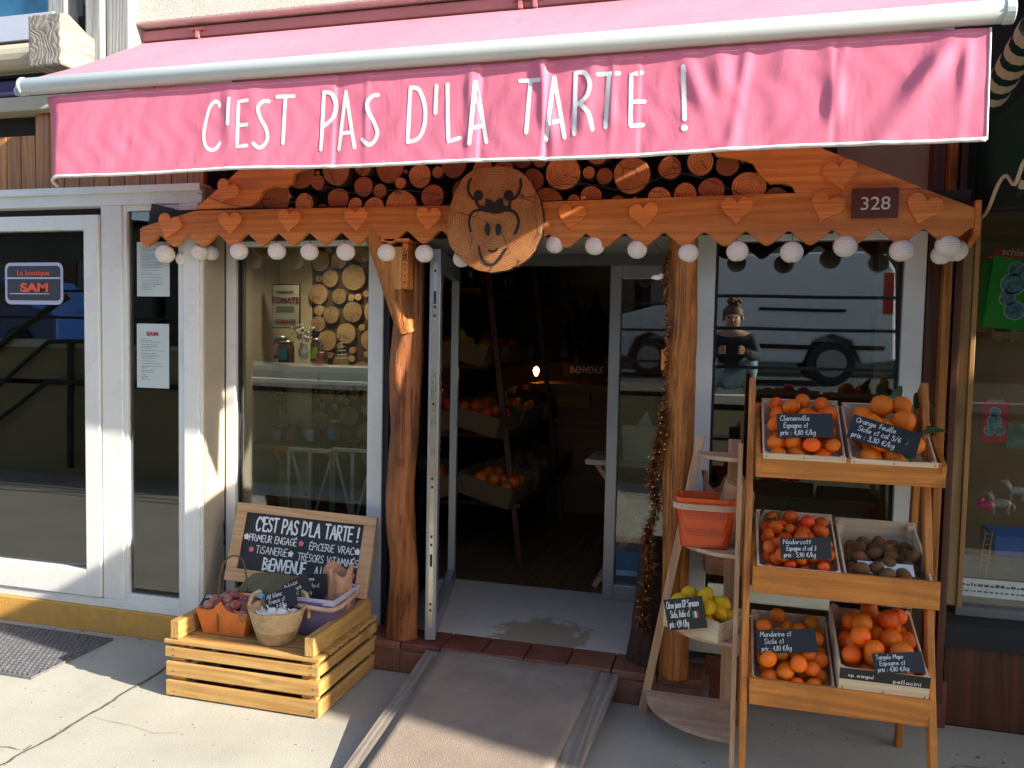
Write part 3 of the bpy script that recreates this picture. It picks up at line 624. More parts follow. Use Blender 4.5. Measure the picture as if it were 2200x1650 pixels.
m = MB(); m.prismx([(BY+a*1.1, BZ+b_*1.1) for a, b_ in barp], BX0-.002, BX0+.014); m.build('end_cap', WHITEP, fb, bevel=.004); m = MB(); m.prismx([(BY+a*1.1, BZ+b_*1.1) for a, b_ in barp], BX1-.032, BX1); m.build('end_cap', WHITEP, fb, bevel=.004)
m = MB(); m.lathe([(.002, 0), (.026, .0), (.03, .02), (.018, .05), (.002, .055)], (BX0-.03, BY+.02, BZ-.03), 12); m.build('end_knob', M('blue_grey_plastic', (.3, .38, .5), .4), AW, smooth=True)
m = MB()
for x in (-2.6, .45):
    m.bar((x, -.06, 2.98), (x+.28, -.40, 2.80), .05, .035); m.bar((x+.28, -.40, 2.80), (x+.02, BY+.03, BZ), .045, .03)
m.build('folding_arm', WHITEP, AW, bevel=.004)
m = MB(); m.box(-3.10, .95, -.07, .05, 3.15, 3.206); m.build('cassette', M('dusty_pink_metal', (.40, .17, .16), .5, .1, 5), AW, bevel=.01)
m = MB()
for x in (-2.72, -1.0, -.93, .5):
    m = MB(); m.box(x, x+.018, -.09, -.07, 3.14, 3.18); m.box(x-.03, x+.048, -.093, -.072, 3.18, 3.186); m.build('bracket', DPB, AW)
# valance: a hanging cloth with seams, folds and a curled left end
VX0, VX1, VZ0, VZ1 = -3.005, .770, 2.296, 2.658
FOLD = [  # x at top, x shift at bottom, width, depth
 (-2.05, .02, .03, .005), (-1.94, .03, .05, .004), (-1.42, 0, .012, .003), (-.99, .0, .02, .006), (-.72, .06, .026, .012), (-.52, -.05, .03, .007), (-.45, 0, .015, .005), (-.2, .13, .03, .006),
 (-.08, .05, .04, .008), (.02, -.05, .022, .007), (.28, .06, .03, .006), (.34, -.06, .022, .005), (.68, -.22, .04, .015), (.71, -.02, .02, .006), (.16, -.03, .06, .006)]
def val_y(x, z):
    t = (VZ1-z)/(VZ1-VZ0); y = BY+.006-.022*t
    amp = .25+.75*math.sin(min(1, t*1.6)*math.pi/2)
    y += amp*(.0022*math.sin(x*7.3+1.2*math.sin(x*3.1)+t*.8)+.0011*math.sin(x*23+t*5+2*math.sin(x*5))+.0006*math.sin(x*61+3*math.sin(t*7+x*3)))
    for a, sft, wd, dep in FOLD:
        d = (x-(a+sft*t))/wd
        if abs(d) < 4: y -= dep*math.exp(-d*d)*(.35+.65*math.sin(math.pi*min(1, .15+t*.95)))*(1+.35*math.sin(9*t+a*7))
    for a, h in ((-1.56, .006), (-.955, .008), (-.70, .012), (-.35, .004), (.30, .003)):   # sewn panel edges: a little step
        y += h*(.5+.5*math.tanh((x-a)/.004))*math.exp(-max(0, (x-a))/.10)
    if x < VX0+.10: y += .10*((VX0+.10-x)/.10)**2*(.3+.7*t)
    return y
def val_z(x, t):
    bot = VZ0+.004*math.sin(x*2.1)+.003*math.sin(x*6+1)-(.03*max(0, (-2.9-x)/.14))
    return VZ1+(bot-VZ1)*t
nx, nz = 620, 34; vs = []
for j in range(nz+1):
    for i in range(nx+1):
        x = VX0+(VX1-VX0)*i/nx; z = val_z(x, j/nz); k = -.02*(1-abs(2*j/nz-1)**2) if i == 0 else 0
        vs.append((x+.10*max(0, .08-(x-VX0))*(1 if j > 2 else 0), val_y(x, z), z))
m = MB(); m.add(vs, [(j*(nx+1)+i, (j+1)*(nx+1)+i, (j+1)*(nx+1)+i+1, j*(nx+1)+i+1) for j in range(nz) for i in range(nx)])
va = m.build('valance', AWN, AW, smooth=True); sm = va.modifiers.new('thickness', 'SOLIDIFY'); sm.thickness = .0012; sm.offset = 1
m = MB(); hp = []
pts = [(VX0+(VX1-VX0)*i/240) for i in range(241)]
m.tube([(x+.10*max(0, .08-(x-VX0)), val_y(x, val_z(x, 1)), val_z(x, 1)) for x in pts], .0075, 8, jit=.06); m.tube([(VX1+.002, val_y(VX1, z), z) for z in [VZ0+(VZ1-VZ0)*k/12 for k in range(13)]], .004, 6)
m.build('hem', WHITEH, va, smooth=True)
m = MB()                                                       # stitched line under the bar
x = VX0+.05
while x < VX1-.02:
    m.add([(x+a, val_y(x, VZ1-.017)-.0012, VZ1-.017+b_) for a, b_ in ((0, 0), (.006, 0), (.006, .0016), (0, .0016))], [(0, 1, 2, 3)]); x += .0095
m.build('stitching', WHITEH, va)
C1 = lambda s: [(float(q.split(',')[0])*.36364, float(q.split(',')[1])*.36364) for q in s.split()]
C2 = lambda s: [(700+a, b_) for a, b_ in C1(s)]
LET = [(C1, 1, "1300,628 1290,605 1265,605 1240,640 1222,720 1213,800 1225,865 1258,890 1290,880 1308,850"), (C1, 0, "1357,585 1355,735"), (C1, 0, "1465,594 1413,602 1412,740 1412,872 1470,865"), (C1, 0, "1412,745 1466,740"),
 (C1, 1, "1590,600 1555,602 1530,640 1545,700 1578,760 1590,820 1572,862 1540,878 1508,852"), (C1, 0, "1637,572 1736,568"), (C1, 0, "1687,575 1680,850"), (C1, 0, "1914,545 1905,888"), (C1, 1, "1914,545 1960,555 1985,620 1972,690 1940,730 1912,750"),
 (C2, 0, "115,540 85,886"), (C2, 0, "115,540 178,875"), (C2, 0, "97,792 152,785"), (C2, 1, "310,562 280,567 250,602 255,660 292,730 312,790 292,842 260,860 222,828"),
 (C2, 0, "502,520 492,845"), (C2, 1, "502,518 555,535 590,640 588,745 555,822 494,845"), (C2, 0, "655,508 652,670"), (C2, 0, "720,500 732,842 798,820"), (C2, 0, "885,487 856,855"), (C2, 0, "885,487 952,842"), (C2, 0, "868,762 925,745"),
 (C2, 0, "1148,478 1262,475"), (C2, 0, "1210,480 1188,786"), (C2, 0, "1347,455 1303,830"), (C2, 0, "1347,455 1412,815"), (C2, 0, "1320,730 1385,714"), (C2, 0, "1475,430 1470,795"), (C2, 1, "1475,430 1530,430 1560,490 1548,560 1510,602 1478,622"), (C2, 1, "1500,612 1552,670 1577,768"),
 (C2, 0, "1607,438 1732,432"), (C2, 0, "1672,440 1655,755"), (C2, 0, "1868,428 1805,440 1802,750 1877,742"), (C2, 0, "1805,606 1884,602"), (C2, 0, "2112,394 2121,710"), (C2, 0, "2119,762 2122,763")]
m = MB()
vmap = lambda u, v, w: Vector((u, val_y(u, v)-.0014-w, v))
for i, (fn, smo, s) in enumerate(LET):
    p = []
    for a, b_ in fn(s):
        q = at(a, b_, BY); p.append((q.x, q.z))
    if smo: p = catmull(p, 5)
    ribbon(m, p, .0162 if i < len(LET)-1 else .024, vmap, .0006+.0001*(i % 9))
m.build('lettering', M('white_print', (.74, .74, .73), .7, .03, 20), va)

# ------------------------------------------------------------------ carved wooden porch
PO = thing('wooden_porch', 'orange larch porch with scalloped board, carved hearts, log ends and two rough log posts', 'porch', (-1.0, -.25, .15))
FYY = -.27
def P2(px, py, y=FYY): q = at(px, py, y); return (q.x, q.z)
def scallop(x0, x1, ztop0, ztop1, zb, ph, left_end=None, right_end=None):
    """board outline from its lower left corner counter-clockwise; teeth every 0.167 m"""
    low = []; n = int((x1-x0)/.008)
    for i in range(n+1):
        x = x0+(x1-x0)*i/n; t = ((x-ph)/.167) % 1.0; d = abs(t-.5)*2; d = max(0, d-.06)/.94     # d=0 at a valley's middle, 1 at a tooth tip
        low.append((x, zb-.058*(d*1.16 if d < .74 else .858+.142*math.sin((d-.74)/.26*math.pi/2))))
    up = [(x1, ztop1)]+(right_end or [])
    return low+up+(left_end or [])+[(x0, ztop0)]
tz = lambda px, py: at(px, py, FYY).z
xL = at(305, 520, FYY).x; xM = at(1062, 440, FYY).x; xR = at(2094, 480, FYY).x
zt = tz(505, 449); ztm = tz(962, 442); zt2 = tz(1167, 434); ztr = tz(1975, 405); zb = tz(740, 500); zb2 = tz(1600, 497)
ph = at(1469, 520, FYY).x
pL = scallop(xL, xM, tz(307, 487), ztm, zb, ph+.0835-.0835, left_end=[(at(505, 449, FYY).x, zt), (at(470, 420, FYY).x, zt-.0)])
m = MB(); m.prism(scallop(xL, xM, tz(307, 487), ztm, zb+.004, ph, left_end=[(at(420, 449, FYY).x, zt-.002)]), FYY, FYY+.03); m.build('fascia_board', PINE, PO, bevel=.004)
m = MB(); m.prism(scallop(xM+.001, xR, zt2, tz(2092, 446), zb2, ph, right_end=[(at(1985, 405, FYY).x, ztr)]), FYY, FYY+.03); m.build('fascia_board', PINE, PO, bevel=.004)
m = MB(); m.box(xL-.012, xL, FYY, FYY+.30, tz(305, 525)+.01, tz(305, 490)); m.build('end_board', PINE_G, PO, bevel=.003)
m = MB(); m.prismx([(FYY, 2.06), (FYY, 2.19), (FYY+.28, 2.19), (FYY+.28, 2.06), (FYY+.12, 2.02)], xR, xR+.022); m.build('end_board', PINE_G, PO, bevel=.003)
# gable boards
gy = FYY+.004
GL = [(418, 450), (505, 372), (640, 250), (760, 250), (700, 340), (655, 362), (632, 372), (628, 392), (612, 403), (585, 400), (566, 408), (556, 428), (538, 443), (500, 447)]
m = MB(); m.prism([P2(a, b_, gy) for a, b_ in reversed(GL)], gy, gy+.028); m.build('gable_board', PINE_G, PO, bevel=.003)
GR = [(1905, 410), (1985, 404), (1793, 329), (1600, 255), (1480, 255), (1540, 335), (1590, 342), (1617, 350), (1632, 375), (1655, 395), (1685, 393), (1702, 400), (1712, 418), (1730, 430), (1768, 424), (1800, 415)]
m = MB(); m.prism([P2(a, b_, gy) for a, b_ in GR], gy, gy+.028); m.build('gable_board', PINE_G, PO, bevel=.003)
m = MB(); m.box(xL+.02, xR-.01, FYY+.03, FYY+.10, 2.17, 2.235); m.box(-2.5, .4, FYY+.2, FYY+.24, 2.1, 2.7); m.build('backing_board', CHAR, PO)
# hearts
def heart_poly(cx, cz, s, rot=0):
    o = []
    for k in range(28):
        t = 2*math.pi*k/28; x = 16*math.sin(t)**3/17; z = (13*math.cos(t)-5*math.cos(2*t)-2*math.cos(3*t)-math.cos(4*t))/17+.1
        o.append((cx+s*(x*math.cos(rot)-z*math.sin(rot)), cz+s*(x*math.sin(rot)+z*math.cos(rot))))
    return list(reversed(o))
for px, py, s, rt in ((362, 486, 32, -.3), (493, 479, 30, 0), (620, 474, 30, -.12), (764, 472, 30, .05), (920, 470, 31, -.08), (1227, 466, 33, -.15), (1383, 463, 34, .1), (1583, 452, 36, 0), (1775, 446, 38, -.35), (1984, 450, 40, -.3)):
    q = at(px, py, FYY-.012); s_m = s*(q-CAM).dot(_f)/FPX
    m = MB(); m.prism(heart_poly(q.x, q.z, s_m*.98, rt), FYY-.012, FYY-.001); m.build('heart', HEART, PO, bevel=.003)
for px, py, s, rt in ((486, 412, 28, -.5), (1806, 376, 36, .15)):
    q = at(px, py, gy-.012); s_m = s*(q-CAM).dot(_f)/FPX
    m = MB(); m.prism(heart_poly(q.x, q.z, s_m*1.05, rt), gy-.014, gy-.001); m.build('heart', HEART, PO, bevel=.003)
# log ends packed above the board
LOGE = [rings('log_end_%s' % n, d, l, s) for n, d, l, s in (('orange', (.36, .09, .02), (.76, .27, .07), 26), ('brown', (.30, .07, .016), (.68, .22, .052), 30), ('red', (.20, .04, .012), (.48, .12, .03), 28))]
BARK = M('bark', (.05, .022, .012), .95, .4, 30, bmp=.8, bs=60)
circ = []
rr_ = random.Random(11)
for tries in range(40000):
    r = rr_.choice((.078, .07, .062, .055, .048)) if tries < 3000 else rr_.choice((.05, .042, .036)) if tries < 12000 else rr_.choice((.034, .028)) if tries < 24000 else rr_.choice((.022, .016, .011))
    x = rr_.uniform(-2.32, .34); z = rr_.uniform(2.21, 2.58)
    if z-r < 2.19 and tries > 6000: continue
    if len(circ) < 100 and all((x-a)**2+(z-c)**2 > (r+q+.001)**2 for a, c, q in circ): circ.append((x, z, r))
for x, z, r in circ:
    n = 18 if r > .03 else 10; y0 = FYY+.022+rr_.uniform(-.015, .02); k1, k2 = rr_.uniform(0, 6), rr_.uniform(0, 6); q_ = rr_.uniform(.03, .12)
    po = [(r*(1+q_*math.sin(t+k1)+.03*math.sin(3*t+k2))*math.cos(t), r*(1+q_*math.sin(t+k1)+.03*math.sin(3*t+k2))*math.sin(t)) for t in [2*math.pi*j/n for j in range(n)]]
    m = MB(); m.prism([(x+a, z+b_) for a, b_ in po], y0, y0+.13); m.m[0] = 0
    for j in range(2, len(m.m)): m.m[j] = 1
    ob = m.build('log_end', [rr_.choice((LOGE[0], LOGE[0], LOGE[1], LOGE[1], LOGE[2])), BARK], PO, bevel=.003)
    for v_ in ob.data.vertices: v_.co -= Vector((x, y0, z))-WL[PO.name]
    ob.location = Vector((x, y0, z))-WL[PO.name]
# posts and brace: rough logs
def log(name, path, rad, mat, parent, n=44, sub=26, am=.06, seed=1):
    rg = random.Random(seed); path = catmull(path, sub); k = len(path); vs = []; ph_ = [rg.uniform(0, 6) for _ in range(6)]; gro = [(rg.uniform(3.2, 6.2), rg.uniform(.05, .25), rg.uniform(.05, .12)) for _ in range(7)]
    ml = MB(); rad = [rad[0]+(rad[-1]-rad[0])*i/(k-1) for i in range(k)] if len(rad) == 2 else catmull([(q,) for q in rad], max(1, round((k-1)/(len(rad)-1))))
    prev = None
    for i, p in enumerate(path):
        p = Vector(p); d = (Vector(path[min(i+1, k-1)])-Vector(path[max(i-1, 0)])).normalized()
        a = Vector((1, 0, 0)); a = (a-d*a.dot(d)).normalized(); b_ = d.cross(a); r = rad[min(i, len(rad)-1)]; r = r[0] if isinstance(r, tuple) else r
        for j in range(n):
            t = 2*math.pi*j/n
            e = 1+am*(math.sin(2*t+ph_[0]+i*.05)+.6*math.sin(3*t+ph_[1]-i*.09)+.5*math.sin(5*t+ph_[2]+i*.21)+.35*math.sin(9*t+ph_[3]))+.012*rg.uniform(-1, 1)
            for g0, gs, gd in gro: e -= gd*max(0, 1-abs((t-g0-gs*math.sin(i*.07+g0*5)+math.pi) % (2*math.pi)-math.pi)/.11)*(.5+.5*math.sin(i*.045+g0*9))
            vs.append(p+a*(math.cos(t)*r*e)+b_*(math.sin(t)*r*e))
    ml.add(vs, [(i*n+j, i*n+(j+1) % n, (i+1)*n+(j+1) % n, (i+1)*n+j) for i in range(k-1) for j in range(n)]+[tuple(range(n-1, -1, -1)), tuple(range((k-1)*n, k*n))])
    return ml.build(name, mat, parent, smooth=True)
log('log_post', [(-1.522, -.12, .15), (-1.515, -.125, .5), (-1.535, -.13, .8), (-1.518, -.12, 1.2), (-1.52, -.12, 1.5), (-1.505, -.11, 1.75), (-1.50, -.11, 2.18)], [.078, .07, .074, .07, .076, .066, .068], LOGW, PO, seed=3)
log('log_post', [(-.197, -.18, .15), (-.205, -.18, .6), (-.212, -.18, 1.0), (-.205, -.19, 1.4), (-.213, -.2, 1.7), (-.212, -.2, 2.18)], [.068, .06, .063, .057, .062, .06], LOGO_, PO, seed=5)
log('brace', [(-1.64, -.22, 2.12), (-1.56, -.19, 1.88), (-1.50, -.155, 1.64)], [.052, .056, .05], LOGO_, PO, seed=9)

# sliced log sign with the shop's cow head emblem
SG = thing('log_slice_sign', 'big round log slice sign with a black painted cow head emblem on the porch', 'sign', (-1.02, -.3, 2.14))
sy = -.315
cx, cz = at(1062, 470, sy).x, at(1062, 470, sy).z
kx = .217; 
SL = [(1062, 357), (1010, 368), (978, 410), (964, 455), (960, 495), (968, 530), (990, 556), (1020, 578), (1055, 586), (1095, 578), (1130, 558), (1152, 532), (1164, 495), (1166, 455), (1155, 420), (1135, 385), (1105, 362)]
SLp = catmull([tuple(Vector(P2(a, b_, sy))) for a, b_ in SL], 5, True)
rg = random.Random(4); SLp = [(a+rg.uniform(-.0022, .0022), b_+rg.uniform(-.0022, .0022)) for a, b_ in SLp]
SLICE = rings('slice_face', (.30, .095, .022), (.58, .26, .085), 30)
m = MB(); m.prism(SLp, sy, sy+.05)
for j in range(2, len(m.m)): m.m[j] = 1
ob = m.build('slice', [SLICE, BARK], SG, bevel=.003)
for v_ in ob.data.vertices: v_.co -= Vector((cx, sy, cz))-WL[SG.name]
ob.location = Vector((cx, sy, cz))-WL[SG.name]
Z3 = lambda s: [(960+float(q.split(',')[0])*.15759, 340+float(q.split(',')[1])*.15759) for q in s.split()]
def S3(s): return [P2(a, b_, sy) for a, b_ in Z3(s)]
m = MB(); smap = lambda u, v, w: Vector((u, sy-.0006-w, v))
px_ = .00031
for i, (wd, s) in enumerate(((40, "330,290 300,330 292,420 310,490 365,555"), (40, "1005,290 1008,380 990,450 950,520 895,560"), (42, "395,560 410,610 430,650 470,680"), (42, "870,560 860,620 855,670 830,690"),
  (36, "325,995 305,900 312,810 350,740 410,710 480,705 560,725"), (42, "930,1020 970,930 978,840 945,760 880,715 800,710 720,735"), (34, "435,1205 465,1330 520,1420 590,1455 665,1430 740,1340 810,1235"), (28, "575,1255 610,1270 660,1265 685,1235"))):
    ribbon(m, catmull(S3(s), 5), wd*px_, smap, .0004+.0002*i)
def blob(s, k, smo=True):
    p = S3(s); p = catmull(p, 4, True) if smo else p
    m.add([smap(a, b_, .002+.0003*k) for a, b_ in p], [tuple(range(len(p)))])
blob("432,435 480,455 495,510 480,560 440,580 390,570 368,520 380,460", 1); blob("845,435 895,455 910,510 895,565 850,585 800,565 778,510 795,455", 2)
blob("558,885 590,930 595,1000 580,1050 550,1055 525,1010 520,940 535,895", 3); blob("712,890 740,920 742,980 725,1040 695,1055 670,1020 665,960 680,905", 4)
blob("450,650 530,650 535,550 600,565 648,608 700,560 770,548 775,650 850,655 880,690 800,715 720,750 640,760 560,735 500,700 440,695", 5, False)
m.build('emblem', DRAW, SG)
# house number
HN = thing('house_number_plate', 'brown enamel plate with white house number 328 on the porch board', 'number plate', (.52, -.288, 2.17))
a, b_ = at(1832, 405, -.285), at(1929, 467, -.285)
m = MB(); m.box(a.x, b_.x, -.288, -.271, b_.z, a.z); m.build('plate', M('brown_enamel', (.10, .022, .013), .4, .2, 12), HN, bevel=.002)
print_text('328', (a.z-b_.z)*.62, ((a.x+b_.x)/2, -.288, b_.z+(a.z-b_.z)*.27), (1, 0, 0), (0, 0, 1), M('number_white', (.75, .72, .7), .5), HN, 'number', sx=1.05)

# ------------------------------------------------------------------ paper lanterns
lab = {0: 'lantern'}
LN = [(355, 546, 20), (395, 556, 17), (430, 542, 18), (454, 543, 17), (514, 540, 19), (595, 540, 19), (665, 541, 19), (743, 541, 20), (831, 543, 20), (912, 545, 20), (992, 556, 19), (1192, 525, 20), (1278, 528, 21), (1369, 536, 21), (1478, 544, 22), (1584, 540, 23), (1701, 542, 24), (1816, 529, 25), (1937, 538, 25), (2022, 548, 21), (2052, 538, 25), (2035, 528, 25)]
WH = ['outermost left white paper lantern hanging below the porch end', 'small greyish paper lantern second from the left, hanging lower', 'white paper lantern third from the left, touching its neighbour on the right', 'white paper lantern half behind the third one from the left',
 'white paper lantern over the left edge of the left shop window', 'white paper lantern at the middle of the left shop window, left of two', 'white paper lantern above the log panel in the left window', 'pinkish white paper lantern beside the slanted brace', 'white paper lantern in front of the insect box', 'white paper lantern right of the left log post',
 'white paper lantern half hidden behind the cow sign', 'white paper lantern just right of the cow sign', 'white paper lantern second to the right of the cow sign', 'white paper lantern between the doorway and the right log post', 'white paper lantern in front of the right log post',
 'white paper lantern above the reflected person in the right window', 'white paper lantern middle of the right window', 'white paper lantern hanging highest over the right window', 'white paper lantern over the right frame of the right window', 'lowest lantern of the bunch at the right porch end', 'rightmost lantern of the bunch at the right porch end', 'upper front lantern of the bunch at the right porch end']
def lantern(c, r, label, first=[None, None, None]):
    root = thing('paper_lantern', label, 'lantern', c, 'string of paper lanterns under the porch')
    if first[0] is None:
        m = MB(); pr = []
        for i in range(29):
            t = math.pi*(.06+.88*i/28); pr.append((.045*math.sin(t)*(1+.022*(1 if i % 2 else -1)), .043*math.cos(t)))
        m.lathe(pr, (0, 0, 0), 22, caps=False); s = m.build('shade', PAPER, None, smooth=False); s.parent = root; WL[s.name] = Vector()
        m = MB(); m.tube([(.008*math.cos(t), .008*math.sin(t), .0425) for t in [math.pi*2*k/10 for k in range(10)]], .0012, 5, closed=True); m.tube([(0, 0, .042), (.003, 0, .06), (0, 0, .085)], .0012, 5); hk = m.build('hook', WIRE, None); hk.parent = root
        m = MB(); m.lathe([(.006, -.02), (.009, 0), (.004, .035)], (0, 0, 0), 8); bu = m.build('bulb', M('bulb_plastic', (.6, .6, .55), .3), None); bu.parent = root
        first[:] = [s, hk, bu]
    else:
        for q in first: c2 = q.copy(); col.objects.link(c2); c2.parent = root
    root.scale = (r/.045,)*3; root.rotation_euler = (rnd.uniform(-.12, .12), rnd.uniform(-.12, .12), rnd.uniform(0, 6)); return root
ly = -.245; cab = []
for i, ((px, py, r), lb) in enumerate(zip(LN, WH)):
    yy = ly if i not in (1, 2, 3, 19, 20) else {1: -.18, 2: -.215, 3: -.16, 19: -.21, 20: -.17}[i]
    if i == 10: yy = -.21
    q = at(px, py, yy); lantern(q, r*(q-CAM).dot(_f)/FPX, lb); cab.append((q.x, yy, q.z+.085+.012*(r > 22)))
m = MB(); cab = sorted(cab); pp = []
for i, c in enumerate(cab):
    pp.append(c)
    if i+1 < len(cab): d = cab[i+1]; pp.append(((c[0]+d[0])/2, (c[1]+d[1])/2+.01, (c[2]+d[2])/2-.012*rnd.random()))
m.tube(catmull(pp, 4), .0022, 5); tag(m.build('lantern_cable', WIRE, None, loc=(-1, -.3, 2.1)), 'thin black cable strung behind the scalloped board carrying the lanterns', 'cable')
LW = thing('fairy_lights', 'fine dark wire of fairy lights laid across the log ends', 'fairy lights', (-1, -.3, 2.3))
m = MB(); m.tube(catmull([tuple(at(a, b_, FYY-.006)) for a, b_ in ((425, 414), (440, 420), (470, 432), (500, 441), (545, 444), (620, 436), (640, 430))], 4), .002, 5); m.build('light_wire', WIRE, LW); m = MB(); m.tube(catmull([tuple(at(a, b_, FYY+.01)) for a, b_ in ((700, 400), (760, 415), (860, 408), (950, 420))], 4), .0016, 5)
m.build('light_wire', WIRE, LW); m = MB(); m.tube(catmull([tuple(at(a, b_, FYY+.01)) for a, b_ in ((1180, 400), (1260, 395), (1350, 408), (1450, 372), (1540, 395), (1600, 420))], 4), .0016, 5)
m.build('light_wire', WIRE, LW)
m = MB(); m.prism([P2(a, b_, -.215) for a, b_ in ((318, 482), (380, 452), (370, 447), (326, 437))], -.215, -.205); tag(m.build('black_plate', BLACK, None, loc=at(345, 460, -.21)), 'black corner plate sticking up behind the left end of the porch board', 'plate')
m = MB(); m.tube(catmull([tuple(at(a, b_, -.03)) for a, b_ in ((474, 560), (476, 760), (474, 930), (478, 1060), (466, 1120), (462, 1150), (470, 1178), (482, 1165), (480, 1120), (474, 1080))], 5), .003, 6); tag(m.build('hanging_cable', WIRE, None, loc=at(474, 900, -.03)), 'thin black cable hanging in a loop beside the left shop window frame', 'cable')
# ------------------------------------------------------------------ ramp with carpet, door mat
RP = thing('entrance_ramp', 'grey carpeted wooden ramp with plank edges leading up to the doorway', 'ramp', (-.95, -.8, 0))
def rpt(px, py, z): 
    d = _f + _r*((px-1100)/FPX) - _u*((py-825)/FPX); return CAM+d*((z-CAM.z)/d.z)
tl, tr = rpt(912, 1402, .13), rpt(1330, 1452, .13); y0r = (tl.y+tr.y)/2
bx0, bx1 = -1.335, -.50
yt, yb, zt_, zb_ = -.215, -1.25, .135, .012
def rz(y): return zb_+(zt_-zb_)*(y-yb)/(yt-yb)
xl = lambda y: tl.x+(bx0-tl.x)*(yt-y)/(yt+1.05); xr = lambda y: tr.x+(bx1-tr.x)*(yt-y)/(yt+1.05)
def slab(m, xa, xb, th, lift):
    n = 12; vs = []
    for i in range(n+1):
        y = yt+(yb-yt)*i/n
        for x in (xa(y), xb(y)):
            for z in (rz(y)+lift, max(.002, rz(y)+lift-th)): vs.append((x, y, z))
    fs = []
    for i in range(n):
        a = i*4; b_ = a+4; fs += [(a, b_, b_+2, a+2), (a+1, a+3, b_+3, b_+1), (a, a+1, b_+1, b_), (a+2, b_+2, b_+3, a+3)]
    fs += [(0, 2, 3, 1), (n*4, n*4+1, n*4+3, n*4+2)]; m.add(vs, fs)
RAMPW = wood('grey_ramp_plank', (.16, .13, .10), (.36, .31, .25), 'Y', 1.0, .3, .8, .4)
m = MB(); slab(m, xl, lambda y: xl(y)+.085, .035, 0); m.build('edge_plank', RAMPW, RP, bevel=.003)
m = MB(); slab(m, lambda y: xr(y)-.10, xr, .035, .002); m.build('edge_plank', RAMPW, RP, bevel=.003)
m = MB(); slab(m, lambda y: xl(y)+.089, lambda y: xr(y)-.104, .03, -.004); m.build('deck', RAMPW, RP)
CARP = M('grey_carpet', (.30, .235, .18), .95, .16, 5, bmp=.6, bs=260, dirt=(.15, .12, .095), dirtamt=.55)
m = MB(); n = 40; vs = []
for i in range(n+1):
    y = yt+.02+(yb-yt-.03)*i/n
    for j in range(17):
        x = xl(y)+.072+(xr(y)-.088-xl(y)-.072)*j/16
        rip = .006*math.exp(-((i-3.2-.18*j+.010*j*j)/1.0)**2)*(1 if j < 13 else .3)
        vs.append((x, y, rz(y)+.006+rip+.0015*math.sin(x*13)*math.sin(y*9)))
m.add(vs, [(i*17+j, (i+1)*17+j, (i+1)*17+j+1, i*17+j+1) for i in range(n) for j in range(16)]); cp = m.build('carpet', CARP, RP, smooth=True); sm = cp.modifiers.new('t', 'SOLIDIFY'); sm.thickness = .005; sm.offset = -1
# rubber honeycomb mat
m = MB(); hexs = .030
A_, B_, D_ = rpt(243, 1372, .01), rpt(-10, 1333, .01), rpt(0, 1497, .01)
x1m = A_.x; ymb = A_.y; ymf = D_.y
def hexring(cx, cy):
    vs = []
    for k in range(6):
        t = math.pi/3*k+math.pi/6
        for r in (.0165, .0108):
            for z in (.002, .013): vs.append((cx+r*math.cos(t), cy+r*math.sin(t)*.9, z))
    fs = []
    for k in range(6):
        a = k*4; b_ = ((k+1) % 6)*4; fs += [(a+1, b_+1, b_+3, a+3), (a, b_, b_+1, a+1), (a+2, a+3, b_+3, b_+2)]
    m.add(vs, fs)
j = 0; y = ymb-.02
lim = lambda y: x1m-.02+(D_.x*0)+.55*(y-ymb)
while y > -.78:
    x = x1m-.02-(.0143 if j % 2 else 0)-(0 if y > -.3 else .0)
    while x > -4.25: hexring(x, y); x -= .0286
    y -= .0243; j += 1
for bb_ in ((-4.3, x1m, ymb-.008, ymb, 0, .013), (x1m-.012, x1m, -.80, ymb-.0085, 0, .013), (-4.3, x1m-.0125, -.80, -.79, 0, .013)): m.box(*bb_)
tag(m.build('rubber_mat', M('rubber', (.11, .11, .12), .5, .3, 30, dirt=(.24, .22, .18), dirtamt=.6), None, loc=(-3.6, -.5, 0)), 'dark honeycomb rubber door mat on the pavement before the white boutique door', 'door mat')

# grit, crumbs and small dry leaves lying on the pavement
m = MB(); rg = random.Random(31)
for i in range(420):
    x, y = rg.uniform(-4, 1.3), rg.uniform(-1.6, -.02) if i % 3 else rg.uniform(-.27, -.21)
    if -1.6 < x < -.4 and y > -1.3: continue
    r_ = rg.uniform(.001, .0035)*(1 if i % 20 else 2); m.ball((x, y, r_*.6), (r_*rg.uniform(.7, 1.5), r_, r_*.7), 5, 4)
tag(m.build('grit', M('grit', (.20, .18, .14), .95, .4, 60), None, loc=(-1, -.8, 0)), 'small grit scattered over the pavement before the shops', 'grit', kind='stuff')
# ------------------------------------------------------------------ slatted crate with rails
CX0, CX1, CY0, CY1, CH = -2.385, -1.628, -.755, -.175, .268
CR = thing('slatted_crate', 'yellowish slatted wooden crate on the pavement carrying baskets and a chalkboard', 'crate', ((CX0+CX1)/2, (CY0+CY1)/2, 0))
for z0, z1 in ((.008, .075), (.097, .160), (.182, .228)):
    e = rnd.uniform(-.004, .004)
    m = MB(); m.box(CX0+e, CX1+e, CY0, CY0+.018, z0, z1); m.build('front_slat', CRATEW, CR, bevel=.003)
    m = MB(); m.box(CX0, CX1, CY1-.018, CY1, z0, z1); m.build('rear_slat', CRATEW, CR, bevel=.003)
    m = MB(); m.box(CX1-.018, CX1, CY0+.0185, CY1-.0185, z0, z1-.002); m.build('side_slat', CRATEY, CR, bevel=.003)
    m = MB(); m.box(CX0, CX0+.018, CY0+.0185, CY1-.0185, z0, z1-.002); m.build('side_slat', CRATEY, CR, bevel=.003)
for x in (CX0+.019, CX1-.089):
    for y in (CY0+.0185, CY1-.0485): m = MB(); m.box(x, x+.07, y, y+.03, .01, .244); m.build('corner_post', CRATEW, CR, bevel=.002)
